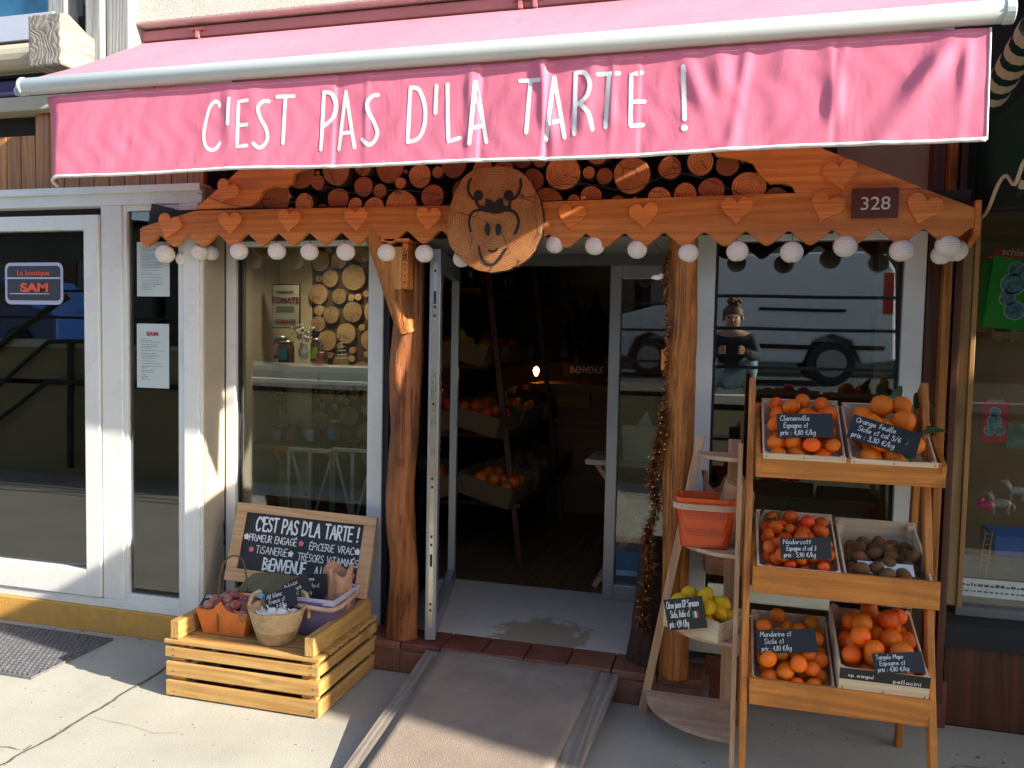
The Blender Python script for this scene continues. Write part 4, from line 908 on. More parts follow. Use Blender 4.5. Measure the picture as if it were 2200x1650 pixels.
nb = 6
for i in range(nb):
    y = CY0-.004+i*.0985; m = MB(); m.box(CX0-.004, CX1+.004, y, min(y+.082, CY1+.004), .2445, CH-.006+.002*(i % 2)); m.build('top_slat', CRATEW, CR, bevel=.003)
for x in (CX0+.025, CX1-.07): m = MB(); m.box(x, x+.045, CY0+.002, CY1-.02, CH-.003, CH+.078); m.build('side_rail', CRATEY, CR, bevel=.004)
m = MB()
for px, py in ((372, 1395), (372, 1408), (668, 1435), (668, 1450), (372, 1442), (372, 1455), (672, 1482), (672, 1496), (374, 1485), (374, 1494), (672, 1528)): q = at(px, py, CY0); m.box(q.x-.0025, q.x+.0025, CY0-.0012, CY0+.002, q.z-.0025, q.z+.0025)
m.build('nail_head', CHAR, CR)
m = MB(); m.box(CX0+.05, CX1-.05, CY0+.05, CY1-.05, .0, .01); m.build('base_board', DARKW, CR)

# chalkboard leaning on the crate against the window frame
bl, br_, tlb, trb = at(497, 1262, -.215), at(786, 1285, -.215), at(508, 1092, -.105), at(806, 1113, -.105)
br_ = Vector((br_.x, -.215, .347)); U = (br_-Vector((-2.425, -.215, .365))).normalized()
O = br_.copy(); V = (trb-br_); V = (V-U*V.dot(U)); HB = V.length*1.01; V.normalize(); WB = (trb-tlb).length
KB = thing('chalkboard', 'wood framed chalkboard with the shop name and offers in white chalk leaning on the crate', 'chalkboard', O-U*WB/2)
nrm = U.cross(V); k0 = O-U*WB
def bplane(u, v, w): return k0+U*u+V*v+nrm*w
def obox(m, u0, u1, v0, v1, w0, w1): m.add([bplane(a, b_, c) for c in (w0, w1) for b_ in (v0, v1) for a in (u0, u1)], [(0, 2, 3, 1), (4, 5, 7, 6), (0, 1, 5, 4), (2, 6, 7, 3), (0, 4, 6, 2), (1, 3, 7, 5)])
FRW = wood('chalkboard_frame', (.50, .27, .12), (.70, .43, .22), 'X', 1, .2, .6, .15)
e = .064
for a in ((0, WB, HB-.045, HB), (0, WB, 0, e)): m = MB(); obox(m, *a, -.012, .012); m.build('frame_rail', FRW, KB, bevel=.003)
for a in ((0, e*.95, e, HB-.045), (WB-e, WB, e, HB-.045)): m = MB(); obox(m, *a, -.012, .0115); m.build('frame_stile', FRW, KB, bevel=.003)
m = MB(); obox(m, e*.9, WB-e*.95, e*.9, HB-.04, -.008, .002); pn = m.build('panel', SLATE, KB)
m = MB(); mp_ = lambda u, v, w: bplane(u, v, .0024+w); IN = WB-2*e; cxu = WB/2; top = HB-.045
write(m, "C'EST PAS D'LA TARTE !", .068, cxu+.02, top-.085, mp_, .0095, 'c', fit=IN*.87)
write(m, "PRiMEUR ENGAGÉ", .034, e+.035, top-.140, mp_, .0042, 'l', fit=IN*.41); write(m, "ÉPiCERiE VRAC", .034, e+IN-.035, top-.148, mp_, .0042, 'r', fit=IN*.37)
write(m, "TiSANERiE", .036, e+.085, top-.197, mp_, .0038, 'l', fit=IN*.27); write(m, "TRÉSORS ViTAMiNÉS", .036, e+IN-.004, top-.207, mp_, .0038, 'r', fit=IN*.50)
write(m, "BiENVENUE", .058, e+.14, top-.275, mp_, .0085, 'l', fit=IN*.36); write(m, "A LA MAiSON", .036, e+IN-.05, top-.262, mp_, .005, 'r', fit=IN*.27)
m.build('chalk_lettering', CHALK, pn)
def flower(m, u, v, r, k=0): 
    for i in range(5):
        t = 2*math.pi*i/5+.3; ribbon(m, [(u, v), (u+r*.62*math.cos(t), v+r*.62*math.sin(t))], r*.75, mp_, .0012+.0002*i+k)
for fu, fv, fr_, fm in ((e+.018, top-.122, .017, CHALK), (e+IN-.016, top-.132, .017, CHALK), (e+.085+IN*.27+.02, top-.182, .016, CHALK), (e+.055+IN*.42, top-.125, .015, PINKCH), (e+.058, top-.182, .015, PINKCH), (e+IN-.025, top-.248, .016, PINKCH)):
    m = MB(); flower(m, fu, fv, fr_); m.build('chalk_flower', fm, pn)

SLATES = []
# price slates ------------------------------------------------------------
def slate(px, py, y, wd, hg, rot, lines, label, lean=18, yaw=0, size=None, flag=None, fits=None, group='chalk price slates', wpx=None):
    c = at(px, py, y)
    if wpx: wd = wpx*(c-CAM).dot(_f)/FPX; hg = hg*wd
    rt = Matrix.Rotation(R(yaw), 3, 'Z') @ Matrix.Rotation(R(-lean), 3, 'X') @ Matrix.Rotation(R(-rot), 3, 'Y')
    U = rt @ Vector((1, 0, 0)); V = rt @ Vector((0, 0, 1)); W = U.cross(V)
    t = thing('price_slate', label, 'price sign', c, group); SLATES.append((c, U, V, W, wd, hg))
    m = MB(); m.add([c+U*(a*wd/2)+V*(b_*hg/2)+W*d for d in (-.004, 0) for b_ in (-1, 1) for a in (-1, 1)], [(0, 2, 3, 1), (4, 5, 7, 6), (0, 1, 5, 4), (2, 6, 7, 3), (0, 4, 6, 2), (1, 3, 7, 5)]); p = m.build('card', BLACK, t)
    m = MB(); mp = lambda u, v, w: c+U*u+V*v+W*(w+.0003); n = len(lines); s = size or hg*.22
    for i, l in enumerate(lines):
        write(m, l, s, -wd*.44+(.06*wd if i == 1 else 0), hg*.5-hg*(.30+.30*i*(3/max(3, n))), mp, s*.10, 'l', .1, .12, fit=(wd*(fits[i] if fits else .66)))
    m.build('chalk_writing', CHALK, p)
    if flag:
        for k, cc in enumerate(((.02, .25, .08), (.7, .7, .68), (.55, .03, .04))):
            m = MB(); m.add([mp(wd*(.2+.055*k+a), -hg*(.16)+b_, .001) for a, b_ in ((0, 0), (.05, 0), (.05, hg*.2), (0, hg*.2))], [(0, 1, 2, 3)]); m.build('flag_stripe', M('flag_%d' % k, cc, .7), p)
    return t

# ------------------------------------------------------------------ containers on the crate
CT = CH
FELT = M('orange_felt', (.66, .19, .035), .95, .1, 20, bmp=.3, bs=200)
TWINE = M('twine', (.11, .075, .04), .9, .3, 50)
SHB = thing('felt_basket', 'orange felt trug basket full of shallots with a thin tall handle', 'basket', (-2.16, -.60, CT))
def trug(xa, xb, ya, yb, z0, z1, fl, mat, parent, name='body', th=.008, notch=True):
    m = MB(); xs0, xs1, ys0, ys1 = xa-fl, xb+fl, ya-fl*.6, yb+fl*.6
    lo = [(xa, ya), (xb, ya), (xb, yb), (xa, yb)]; hi = [(xs0, ys0), (xs1, ys0), (xs1, ys1), (xs0, ys1)]; n = 8
    def edge(P, k, t): a, b_ = P[k], P[(k+1) % 4]; return (a[0]+(b_[0]-a[0])*t, a[1]+(b_[1]-a[1])*t)
    ring_o = []; ring_t = []; ring_ti = []; ring_bi = []
    cxm, cym = (xa+xb)/2, (ya+yb)/2
    for k in range(4):
        for j in range(n):
            t = j/n; l = edge(lo, k, t); h = edge(hi, k, t); zt2 = z1
            if notch and k in (0, 2): zt2 = z1+.045*max(0, 1-abs(t-.5)/.16)
            sag = .010*math.sin(math.pi*t)
            if k == 0: h = (h[0], h[1]-sag)
            ring_o.append((l[0], l[1], z0)); ring_t.append((h[0], h[1], zt2))
            ring_ti.append((h[0]+(cxm-h[0])*.05, h[1]+(cym-h[1])*.09, zt2)); ring_bi.append((l[0]+(cxm-l[0])*.05, l[1]+(cym-l[1])*.07, z0+.006))
    N_ = len(ring_o); vs = ring_o+ring_t+ring_ti+ring_bi; fs = []
    for q in range(3): fs += [(q*N_+i, q*N_+(i+1) % N_, (q+1)*N_+(i+1) % N_, (q+1)*N_+i) for i in range(N_)]
    fs += [tuple(range(N_-1, -1, -1)), tuple(range(3*N_, 4*N_))]; m.add(vs, fs); return m.build(name, mat, parent)
trug(-2.262, -2.055, -.655, -.535, CT, CT+.115, .028, FELT, SHB)
m = MB(); hx = -2.165; m.tube(catmull([(hx-.008, -.672, CT+.02), (hx-.012, -.668, CT+.15), (hx-.012, -.64, CT+.30), (hx+.01, -.59, CT+.345), (hx+.035, -.54, CT+.30), (hx+.045, -.525, CT+.16)], 6), .0042, 6); m.build('handle', TWINE, SHB, smooth=True)
# shallots
SHM = M('shallot_skin', (.30, .085, .07), .35, .35, 16, objvar=.35, dirt=(.36, .17, .08), dirtamt=.6)
m = MB(); m.lathe([(.001, -.030), (.010, -.027), (.021, -.014), (.024, 0), (.020, .013), (.010, .025), (.004, .036), (.0025, .05), (.001, .052)], (0, 0, 0), 12); shm = m.build('shallot', SHM, None, smooth=True).data
bpy.data.objects.remove(bpy.data.objects['shallot'])
k = 0
for i in range(260):
    if k >= 30: break
    x = rnd.uniform(-2.28, -2.04); y = rnd.uniform(-.655, -.525); z = CT+.095+.018*(k // 13)+rnd.uniform(0, .012)
    if abs(x-hx) < .025 and y < -.64: continue
    if any((Vector((x, y, z))-q).length < .030 for q in globals().setdefault('shp', [])): continue
    shp.append(Vector((x, y, z))); ob = bpy.data.objects.new('shallot', shm); col.objects.link(ob); ob.location = (x, y, z); ob.rotation_euler = (rnd.uniform(.8, 2.2), rnd.uniform(-.6, .6), rnd.uniform(0, 6)); s = rnd.uniform(.8, 1.15); ob.scale = (s, s, s)
    tag(ob, 'reddish brown shallot lying loose in the orange felt basket', 'shallot', 'shallots in the orange felt basket'); k += 1
slate(468, 1293, -.50, .17, .10, 4, ["Echalote France", "prix : 5,90 €/kg"], 'grey chalk slate lying behind the shallots in the orange felt basket', 58, 0, .022)
# wicker basket with garlic
STRAW = M('woven_straw', (.52, .37, .19), .85, .22, 30, bmp=.8, bs=70)
STRAWD = M('woven_straw_brown', (.38, .25, .12), .85, .3, 34, bmp=.8, bs=70)
c = (-1.905, -.625, CT); WBK = thing('straw_basket', 'small round woven straw basket with two loop handles holding white garlic', 'basket', c)
def woven(m, r0, r1, z0, z1, rows, c, wob=.0022, n=40):
    pr = []
    for i in range(rows*4+1):
        t = i/(rows*4); pr.append((r0+(r1-r0)*t+wob*math.sin(2*math.pi*i/4), z0+(z1-z0)*t))
    m.lathe(pr, c, n, caps=False)
m = MB(); woven(m, .078, .096, .0, .055, 5, c); m.build('lower_weave', STRAWD, WBK, smooth=True)
m = MB(); woven(m, .096, .124, .055, .15, 8, c); m.lathe([(.124, .15), (.116, .151), (.090, .055), (.07, .01), (.001, .008)], c, 40, caps=False); m.build('upper_weave', STRAW, WBK, smooth=True)
for sgn, ph0 in ((-1, 2.9), (1, .9)):
    m = MB(); ax = Vector((math.cos(ph0), math.sin(ph0), 0)); tg = Vector((-ax.y, ax.x, 0)); q = Vector(c)+ax*.122
    ph0 = ph0; pts = [q+tg*a+ax*o+Vector((0, 0, z)) for a, o, z in ((-.045, .006, .085), (-.040, .010, .14), (-.022, .004, .185), (.0, -.004, .195), (.022, .004, .185), (.040, .010, .14), (.045, .006, .08))]
    m.tube(catmull([tuple(p) for p in pts], 5), .0085, 8, jit=.08); m.build('loop_handle', STRAW, WBK, smooth=True)
GAR = M('garlic_skin', (.72, .70, .66), .5, .06, 20, objvar=.06)
m = MB(); m.ball((0, 0, 0), (.027, .027, .022), 16, 10, lambda q: 1+.07*math.cos(8*math.atan2(q.y, q.x))*(1-abs(q.z))); m.lathe([(.008, .017), (.004, .03), (.003, .045)], (0, 0, 0), 8); gm = m.build('garlic', GAR, None, smooth=True).data; bpy.data.objects.remove(bpy.data.objects['garlic'])
for i, (dx_, dy_, dz_) in enumerate(((-.045, -.045, .108), (.0, -.062, .106), (.045, -.055, .108), (.075, -.02, .11), (.03, -.01, .125), (-.02, -.012, .122), (-.07, -.005, .108), (.06, .03, .112), (.0, .04, .112), (-.05, .045, .108))):
    ob = bpy.data.objects.new('garlic_bulb', gm); col.objects.link(ob); ob.location = (c[0]+dx_, c[1]+dy_, c[2]+dz_); ob.rotation_euler = (rnd.uniform(-.8, .8), rnd.uniform(-.8, .8), rnd.uniform(0, 6)); tag(ob, 'white garlic bulb in the round straw basket', 'garlic', 'garlic bulbs in the straw basket')
slate(603, 1288, -.60, .15, .088, 22, ["Ail blanc", "France c1", "prix : 9 €/kg"], 'black chalk slate with a blue mark stuck among the garlic bulbs', 25, 0, .021, fits=[.5, .5, .6])
m = MB(); q = at(562, 1278, -.625); m.add([q+Vector(p) for p in ((-.010, -.012, -.008), (.010, -.012, -.014), (.014, -.009, .006), (-.006, -.009, .012))], [(0, 1, 2, 3)])
tag(m.build('blue_sticker', M('blue_sticker_paint', (.05, .32, .62), .5), None, loc=q), 'small bright blue sticker on the corner of the garlic slate', 'sticker')
# violet tub
VIO = M('violet_plastic', (.16, .12, .24), .4, .08, 10); LIL = M('lilac_rim', (.50, .45, .56), .4, .05, 10)
VT = thing('violet_tub', 'violet plastic tub with lilac rim and a wooden band standing behind the straw basket', 'tub', (-1.80, -.42, CT))
trug(-1.89, -1.70, -.53, -.32, CT, CT+.16, .03, VIO, VT, notch=False)
m = MB(); m.box(-1.925, -1.665, -.553, -.545, CT+.148, CT+.175); m.box(-1.675, -1.667, -.545, -.295, CT+.148, CT+.175); m.box(-1.925, -1.917, -.545, -.295, CT+.148, CT+.175); m.box(-1.925, -1.665, -.303, -.295, CT+.148, CT+.175); m.build('rim', LIL, VT, bevel=.003)
m = MB(); m.tube(catmull([(-1.85, -.562, CT+.142), (-1.70, -.562, CT+.135), (-1.66, -.54, CT+.138), (-1.655, -.44, CT+.142), (-1.66, -.33, CT+.15)], 5), .011, 8); m.build('wooden_band', PALEX, VT, smooth=True)
slate(640, 1262, -.50, .115, .085, 28, ["Noix", "France", "6 €"], 'tilted grey chalk slate at the left inside the violet tub', 10, 25, .021, fits=[.5, .5, .4]); 
slate(672, 1257, -.46, .15, .10, 8, ["Betterave", "France bio c1", "3 €/kg"], 'larger grey chalk slate in the middle of the violet tub', 8, -6, .02, fits=[.5, .6, .4])
BAGP = M('kraft_paper', (.48, .25, .14), .9, .12, 14, bmp=.5, bs=40)
def paper_bag(c, r, h, label, seed, sy=1.0, mat=BAGP, name='paper_bag'):
    rg = random.Random(seed); m = MB(); n = 26; pr = [(.001, 0), (r*.9, .0), (r, h*.3), (r*.96, h*.75), (r*1.12, h), (r*.95, h*.99), (r*.85, h*.7), (r*.7, h*.45), (.001, h*.42)]; b0 = len(m.v); m.lathe(pr, (0, 0, 0), n, 1, sy, caps=False)
    ph_ = [rg.uniform(0, 6) for _ in range(4)]
    for i, v_ in enumerate(m.v):
        t = math.atan2(v_.y, v_.x); k = 1+.09*math.sin(5*t+ph_[0])+.06*math.sin(9*t+ph_[1]+v_.z*30)+.04*math.sin(14*t+ph_[2]); v_.x *= k; v_.y *= k; v_.z *= 1+.12*math.sin(3*t+ph_[3])*(v_.z > h*.6)
        m.v[i] = v_+Vector(c)
    return tag(m.build(name, mat, None, loc=c, smooth=True), label, 'paper bag')
paper_bag((-1.735, -.385, CT+.07), .062, .20, 'crumpled brown paper bag standing in the violet tub', 2)
# olive case
OLV = M('olive_felt', (.12, .115, .055), .8, .15, 14, bmp=.2, bs=120)
OC = thing('olive_basket', 'low olive green felt basket with wooden rim and lid behind the shallots', 'basket', (-2.08, -.35, CT))
trug(-2.24, -2.01, -.43, -.29, CT, CT+.115, .02, OLV, OC, notch=False)
m = MB(); m.tube(catmull([(-2.265, -.44, CT+.112), (-2.268, -.452, CT+.115), (-2.13, -.458, CT+.12), (-2.0, -.452, CT+.128), (-1.985, -.42, CT+.135)], 6), .013, 8); m.build('wooden_rim', PALEX, OC, smooth=True)
m = MB(); vs = []; n = 14
for i in range(n+1):
    t = i/n
    for j in range(7):
        s = j/6; vs.append((-2.262+.275*t, -.40+.14*s, CT+.118+.072*s-.03*s*s+.02*math.sin(math.pi*t)*s-.010*math.sin(t*22)*(1-s)*(s > 0)))
m.add(vs, [(i*7+j, (i+1)*7+j, (i+1)*7+j+1, i*7+j+1) for i in range(n) for j in range(6)]); q = m.build('lid', OLV, OC, smooth=True); q.modifiers.new('t', 'SOLIDIFY').thickness = .006
m = MB(); m.ball((-2.10, -.27, CT+.162), .006, 8, 6); m.build('stud', STEEL, OC)

# ------------------------------------------------------------------ quarter round corner shelf
CS = thing('corner_shelf', 'pale wood corner ladder with four quarter round shelves beside the right log post', 'shelf', (.045, -.27, 0))
kx_, ky_ = .046, -.262
def quarter(R_, z, th=.016):
    po = [(kx_, ky_)]+[(kx_-R_*math.cos(t), ky_-R_*1.0*math.sin(t)) for t in [math.pi/2*i/16 for i in range(17)]]
    m = MB(); m.prismz(po, z-th, z); return m.build('shelf_board', PALEX, CS, bevel=.002)
SHZ = ((.355, .105), (.285, .455), (.228, .79), (.172, 1.165))
for R_, z in SHZ: quarter(R_, z)
m = MB(); m.bar((kx_-.372, ky_+.006, .0), (kx_-.158, ky_+.006, 1.23), .035, .018, (0, -1, 0)); m.build('leg', PALEZ, CS, bevel=.002)
m = MB(); m.bar((kx_+.006, ky_-.400, .0), (kx_+.002, ky_-.165, 1.225), .018, .035, (0, -1, 0)); m.build('leg', PALEZ, CS, bevel=.002)
m = MB(); m.box(kx_-.045, kx_+.005, ky_+.003, ky_+.021, .08, 1.22); m.build('leg', PALEZ, CS, bevel=.002)
# orange basket
ob_mat, nt, b = _new('orange_perforated_plastic'); v = coords(nt, (1, 1, 1), 0)
vo = N(nt, 'TexVoronoi', i_Scale=150); vo.feature = 'F1'; vo.inputs['Randomness'].default_value = 0; nt.links.new(v, vo.inputs[0]); rr = ramp(nt, vo.outputs[0], [(.28, (.16, .022, .006)), (.42, (.66, .08, .012))]); nt.links.new(rr.outputs[0], b.inputs['Base Color']); b.inputs['Roughness'].default_value = .4
OBP = M('orange_plastic', (.72, .085, .012), .35, .06, 8)
bc = at(1516, 1110, -.37); bx, by, bz = bc.x, -.372, .792
OB = thing('orange_basket', 'orange perforated plastic basket with a pale wooden bail handle on the corner shelf', 'basket', (bx, by, bz))
def rrect(w_, d_, r_, n=5):
    o = []
    for cxq, cyq, t0 in ((w_/2-r_, d_/2-r_, 0), (-w_/2+r_, d_/2-r_, 90), (-w_/2+r_, -d_/2+r_, 180), (w_/2-r_, -d_/2+r_, 270)):
        for i in range(n+1): t = R(t0+90*i/n); o.append((cxq+r_*math.cos(t), cyq+r_*math.sin(t)))
    return o
def rrshell(levels, c, mat, parent, name):
    m = MB(); rings_ = [[(c[0]+x, c[1]+y, c[2]+z) for x, y in rrect(w_, d_, r_)] for w_, d_, r_, z in levels]; n = len(rings_[0]); m.add([p for r_ in rings_ for p in r_], [(i*n+j, i*n+(j+1) % n, (i+1)*n+(j+1) % n, (i+1)*n+j) for i in range(len(rings_)-1) for j in range(n)]+[tuple(range(n-1, -1, -1)), tuple(range((len(rings_)-1)*n, len(rings_)*n))]); return m.build(name, mat, parent, smooth=False, bevel=.0)
sh = rrshell([(.185, .125, .03, 0), (.195, .135, .035, .006), (.232, .165, .04, .165), (.226, .159, .04, .165), (.188, .128, .03, .012)], (bx, by, bz), ob_mat, OB, 'body')
m = MB(); ring = rrect(.238, .171, .042)
rrshell([(.236, .169, .042, .165), (.242, .175, .044, .168), (.244, .177, .044, .205), (.236, .169, .042, .205), (.230, .163, .04, .165)], (bx, by, bz), OBP, OB, 'rim')
m = MB(); pr = [(bx+x, by+y, bz+.150+.010*(y < 0)) for x, y in rrect(.262, .20, .06, 6)]; n = len(pr)
m.add([(x, y, z+k) for k in (0, .024) for x, y, z in pr]+[(bx+(x-bx)*.95, by+(y-by)*.95, z+k) for k in (0, .024) for x, y, z in pr], [(i, (i+1) % n, n+(i+1) % n, n+i) for i in range(n)]+[(n+i, n+(i+1) % n, 3*n+(i+1) % n, 3*n+i) for i in range(n)]+[(2*n+i, 3*n+i, 3*n+(i+1) % n, 2*n+(i+1) % n) for i in range(n)]+[(i, 2*n+i, 2*n+(i+1) % n, (i+1) % n) for i in range(n)])
m.build('bail_handle', PALEX, OB)
for i, (dx_, rz_, hh) in enumerate(((.045, .15, .27), (.075, -.1, .255))):
    m = MB(); m.T = Matrix.Translation((bx+dx_, by+.035-.02*i, bz+.015)) @ Matrix.Rotation(R(14-6*i), 4, 'Y') @ Matrix.Rotation(R(8), 4, 'X')
    m.add([(a, b_, z+.006*math.sin(a*60+z*20)) for z in (0, hh*.5, hh) for b_, a in ((-.01, -.035), (-.014, 0), (-.01, .035), (.008, .035), (.012, 0), (.008, -.035))], [(k*6+j, k*6+(j+1) % 6, k*6+6+(j+1) % 6, k*6+6+j) for k in range(2) for j in range(6)]); m.T = None
    tag(m.build('paper_bag', BAGP, None, loc=(bx+dx_, by, bz)), ('folded brown paper bag sticking out of the orange basket, left one', 'folded brown paper bag sticking out of the orange basket, right one')[i], 'paper bag')
paper_bag((.0, -.13, .62), .10, .40, 'big crumpled brown paper bag behind the corner shelf at the window', 8, .8)

# ------------------------------------------------------------------ three tier display rack
RK = thing('fruit_rack', 'three tier orange brown wooden fruit rack leaning in front of the right window', 'display rack', (.40, -.5, 0))
RX0, RX1 = .072, .735
for x in (RX0, RX1-.042):
    m = MB(); m.bar((x+.012, -.86, -.0), (x+.012, -.40, 1.482), .024, .05, (0, 0, 1)); m.build('front_leg', RACKZ, RK, bevel=.003)
    m = MB(); m.bar((x+.014, -.24, 0), (x+.014, -.37, 1.46), .024, .045, (0, 0, 1)); m.build('rear_leg', RACKZ, RK, bevel=.003)
m = MB(); m.box(RX0+.03, RX1-.05, -.275, -.255, .30, .36); m.build('rear_rail', RACKX, RK, bevel=.002)
TR = [  # y front, z of board bottom, board height, tilt
 (-.615, 1.128, .088, 24), (-.69, .712, .100, 14), (-.755, .322, .098, 14)]
trays = []
for k, (yf, z0, hb, tilt) in enumerate(TR):
    x0, x1 = RX0+.030, (.742, .725, .700)[k]
    T = Matrix.Translation((0, yf, z0)) @ Matrix.Rotation(R(tilt), 4, 'X')
    m = MB(); m.T = Matrix.Translation((0, yf, z0)); m.box(x0, x1, -.018, 0, 0, hb); tr_ = m.build('tray_front', RACKX, RK, bevel=.003)
    for xx in (x0, x1-.016):
        m = MB(); m.T = T; m.box(xx, xx+.016, .001, .43, -.004, .085); m.build('tray_side', RACKX, RK, bevel=.003)
    m = MB(); m.T = T; m.box(x0+.017, x1-.017, .004, .42, 0, .014); m.box(x0+.017, x1-.017, .421, .436, 0, .08); m.build('tray_floor', RACKX, RK)
    trays.append((x0, x1, T))
# poplar crates on the trays
POPD = M('crate_slot', (.01, .008, .006), .8)
def pop_crate(T, x0, w_, d_, hf, hb, label, black=False):
    T = T @ Matrix.Translation((x0, .012, .018)); loc = T @ Vector((w_/2, d_/2, 0)); root = thing('fruit_crate', label, 'crate', loc, 'poplar fruit crates on the rack'); th = .007
    def bx(name, *a, mat=POPLAR, par=root, bev=.0015):
        m = MB(); m.T = T; m.box(*a); return m.build(name, mat, par, bevel=bev)
    bx('floor_board', th, w_-th, th, d_-th, .004, .010)
    fr = bx('front_board', 0, w_, 0, th, 0, hf); bk = bx('rear_board', 0, w_, d_-th, d_, 0, hb)
    for a in (0, w_-th):
        m = MB(); m.T = T; m.prismx([(th+.0005, 0), (d_-th-.0005, 0), (d_-th-.0005, hb-.014), (th+.0005, hf-.012)], a, a+th); m.build('side_board', POPLAR, root)
    for a in (th, w_-th-.022):
        for b_ in (th+.001, d_-th-.019):
            m = MB(); m.T = T; m.prismz([(a, b_), (a+.022, b_), (a+(.022 if a > .1 else 0), b_+.018)], .01, (hf if b_ < .1 else hb)-.004); m.build('corner_post', POPLAR, root)
    m = MB(); m.T = T
    for a in (.012, w_/2, w_-.012): m.box(a-.0012, a+.0012, -.0012, 0, hf*.45, hf*.55); m.box(a-.0012, a+.0012, -.0012, 0, hf*.8, hf*.9)
    m.build('staple', CHAR, fr)
    if black:
        m = MB(); m.T = T; m.box(.0, w_, -.0015, -.0001, hf*.74, hf+.0005); m.build('black_band', BLACK, fr)
        m = MB(); m.T = T; m.box(w_*.36, w_*.66, -.0012, .0, hf*.34, hf*.40); m.build('hand_slot', POPD, fr)
        m = MB(); mp = lambda u, v, w: T @ Vector((u, -.0018-w, v)); write(m, 'o.p. orangeol', .014, w_*.1, hf*.82, mp, .0018, fit=w_*.28); write(m, 'pellacini', .016, w_*.60, hf*.78, mp, .002, fit=w_*.30); m.build('white_print', CHALK, fr)
        m = MB(); m.T = T; m.box(.0, w_, d_-th-.0016, d_-th-.0002, hb-.022, hb+.0004); m.build('black_band', BLACK, bk)
    return T
def pack(T, w_, d_, r, n, z0, slope, rough=.12, seed=1, ymin=0.0, ymax=None):
    """rest balls of radius r one after another at the lowest free spot over a sloping bed"""
    rg = random.Random(seed); P = []; ymax = ymax or d_
    for _ in range(n):
        best = None; ri = r*(1+rg.uniform(-rough, rough))
        for _k in range(60):
            x = rg.uniform(.012+ri, w_-.012-ri); y = rg.uniform(max(ymin, .010)+ri*.9, ymax-.012-ri*.9); z = z0+slope*y+ri
            for (a, b_, c, q) in P:
                h = (ri+q)**2*.92-(x-a)**2-(y-b_)**2
                if h > 0: z = max(z, c+math.sqrt(h))
            if best is None or z < best[2]: best = (x, y, z)
        P.append((*best, ri))
    return [(T @ Vector(p[:3]), p[3]) for p in P]
def fruit_mat(name, c, c2, rough=.38, bs=95, bm=.35, ov=.2):
    m, nt, b = _new(name); v = coords(nt, (1, 1, 1), 0)
    oi = N(nt, 'ObjectInfo'); va_ = N(nt, 'VectorMath', operation='ADD'); nt.links.new(v, va_.inputs[0]); nt.links.new(oi.outputs['Random'], va_.inputs[1])
    n = N(nt, 'TexNoise', i_Scale=16, i_Detail=3); nt.links.new(va_.outputs[0], n.inputs[0]); r = ramp(nt, n.outputs[0], [(.35, c), (.7, c2)])
    hs = N(nt, 'HueSaturation'); mr = N(nt, 'MapRange', i_3=1-ov, i_4=1+ov); nt.links.new(oi.outputs['Random'], mr.inputs[0]); nt.links.new(mr.outputs[0], hs.inputs['Value'])
    mr = N(nt, 'MapRange', i_3=.5+ov*.05, i_4=.5-ov*.05); nt.links.new(oi.outputs['Random'], mr.inputs[0]); nt.links.new(mr.outputs[0], hs.inputs['Hue'])
    nt.links.new(r.outputs[0], hs.inputs['Color']); nt.links.new(hs.outputs[0], b.inputs['Base Color']); b.inputs['Roughness'].default_value = rough; b.inputs['Specular IOR Level'].default_value = .35
    vo = N(nt, 'TexVoronoi', i_Scale=bs*3); nt.links.new(v, vo.inputs[0]); bump(nt, b, vo.outputs[0], bm, .002); return m
STEM = M('fruit_stem', (.06, .09, .02), .7)
def fruit_mesh(name, mat, r, sq=.88, dim=.08, lemon=0):
    m = MB()
    def fn(q):
        e = 1-dim*math.exp(-((1-abs(q.z))/.05))
        if lemon: e = 1+lemon*max(0, abs(q.z)-.78)/.22*1.0
        return e
    m.ball((0, 0, 0), (r, r, r*sq), 20, 14, fn); k = len(m.f); m.cur = 1; zc = r*sq*(1-dim if not lemon else 1+lemon)
    m.add([(r*.09*math.cos(t)*(1 if i % 2 else .5), r*.09*math.sin(t)*(1 if i % 2 else .5), zc+.0008) for i, t in enumerate([2*math.pi*j/10 for j in range(10)])], [tuple(range(10))])
    o = m.build(name, [mat, STEM], None, smooth=True); me = o.data; bpy.data.objects.remove(o); return me
FR = {'clem': fruit_mesh('clementine', fruit_mat('clementine_peel', (.82, .125, .004), (.88, .185, .008), .34), 1.0, .86), 'big': fruit_mesh('orange', fruit_mat('orange_peel', (.84, .165, .005), (.90, .23, .01), .40), 1.0, .97, .05),
 'mand': fruit_mesh('mandarin', fruit_mat('mandarin_peel', (.74, .07, .005), (.84, .135, .008), .3, ov=.25), 1.0, .82), 'lemon': fruit_mesh('lemon', fruit_mat('lemon_peel', (.84, .47, .008), (.90, .60, .015), .35, ov=.12), 1.0, 1.16, 0, .14),
 'kiwi': fruit_mesh('kiwi', fruit_mat('kiwi_skin', (.17, .07, .025), (.27, .125, .045), .7, 60, .6, .25), 1.0, 1.25, .04), 'satsu': fruit_mesh('mandarin', fruit_mat('yellow_mandarin_peel', (.80, .155, .006), (.80, .27, .012), .3, ov=.3), 1.0, .86), 'tang': fruit_mesh('tangelo', fruit_mat('tangelo_peel', (.80, .125, .005), (.88, .20, .008), .3, ov=.2), 1.0, .95, .03)}
def put(kind, name, P, label, cat, group):
    for q, r in P:
        o = bpy.data.objects.new(name, FR[kind]); col.objects.link(o); o.location = q; o.scale = (r, r, r); o.rotation_euler = (rnd.uniform(-1.2, 1.2), rnd.uniform(-1.2, 1.2), rnd.uniform(0, 6)); tag(o, label, cat, group)
CW = .288
T1 = pop_crate(trays[0][2], .125, CW, .36, .075, .118, 'pale poplar crate of clementines on the top tier, left')
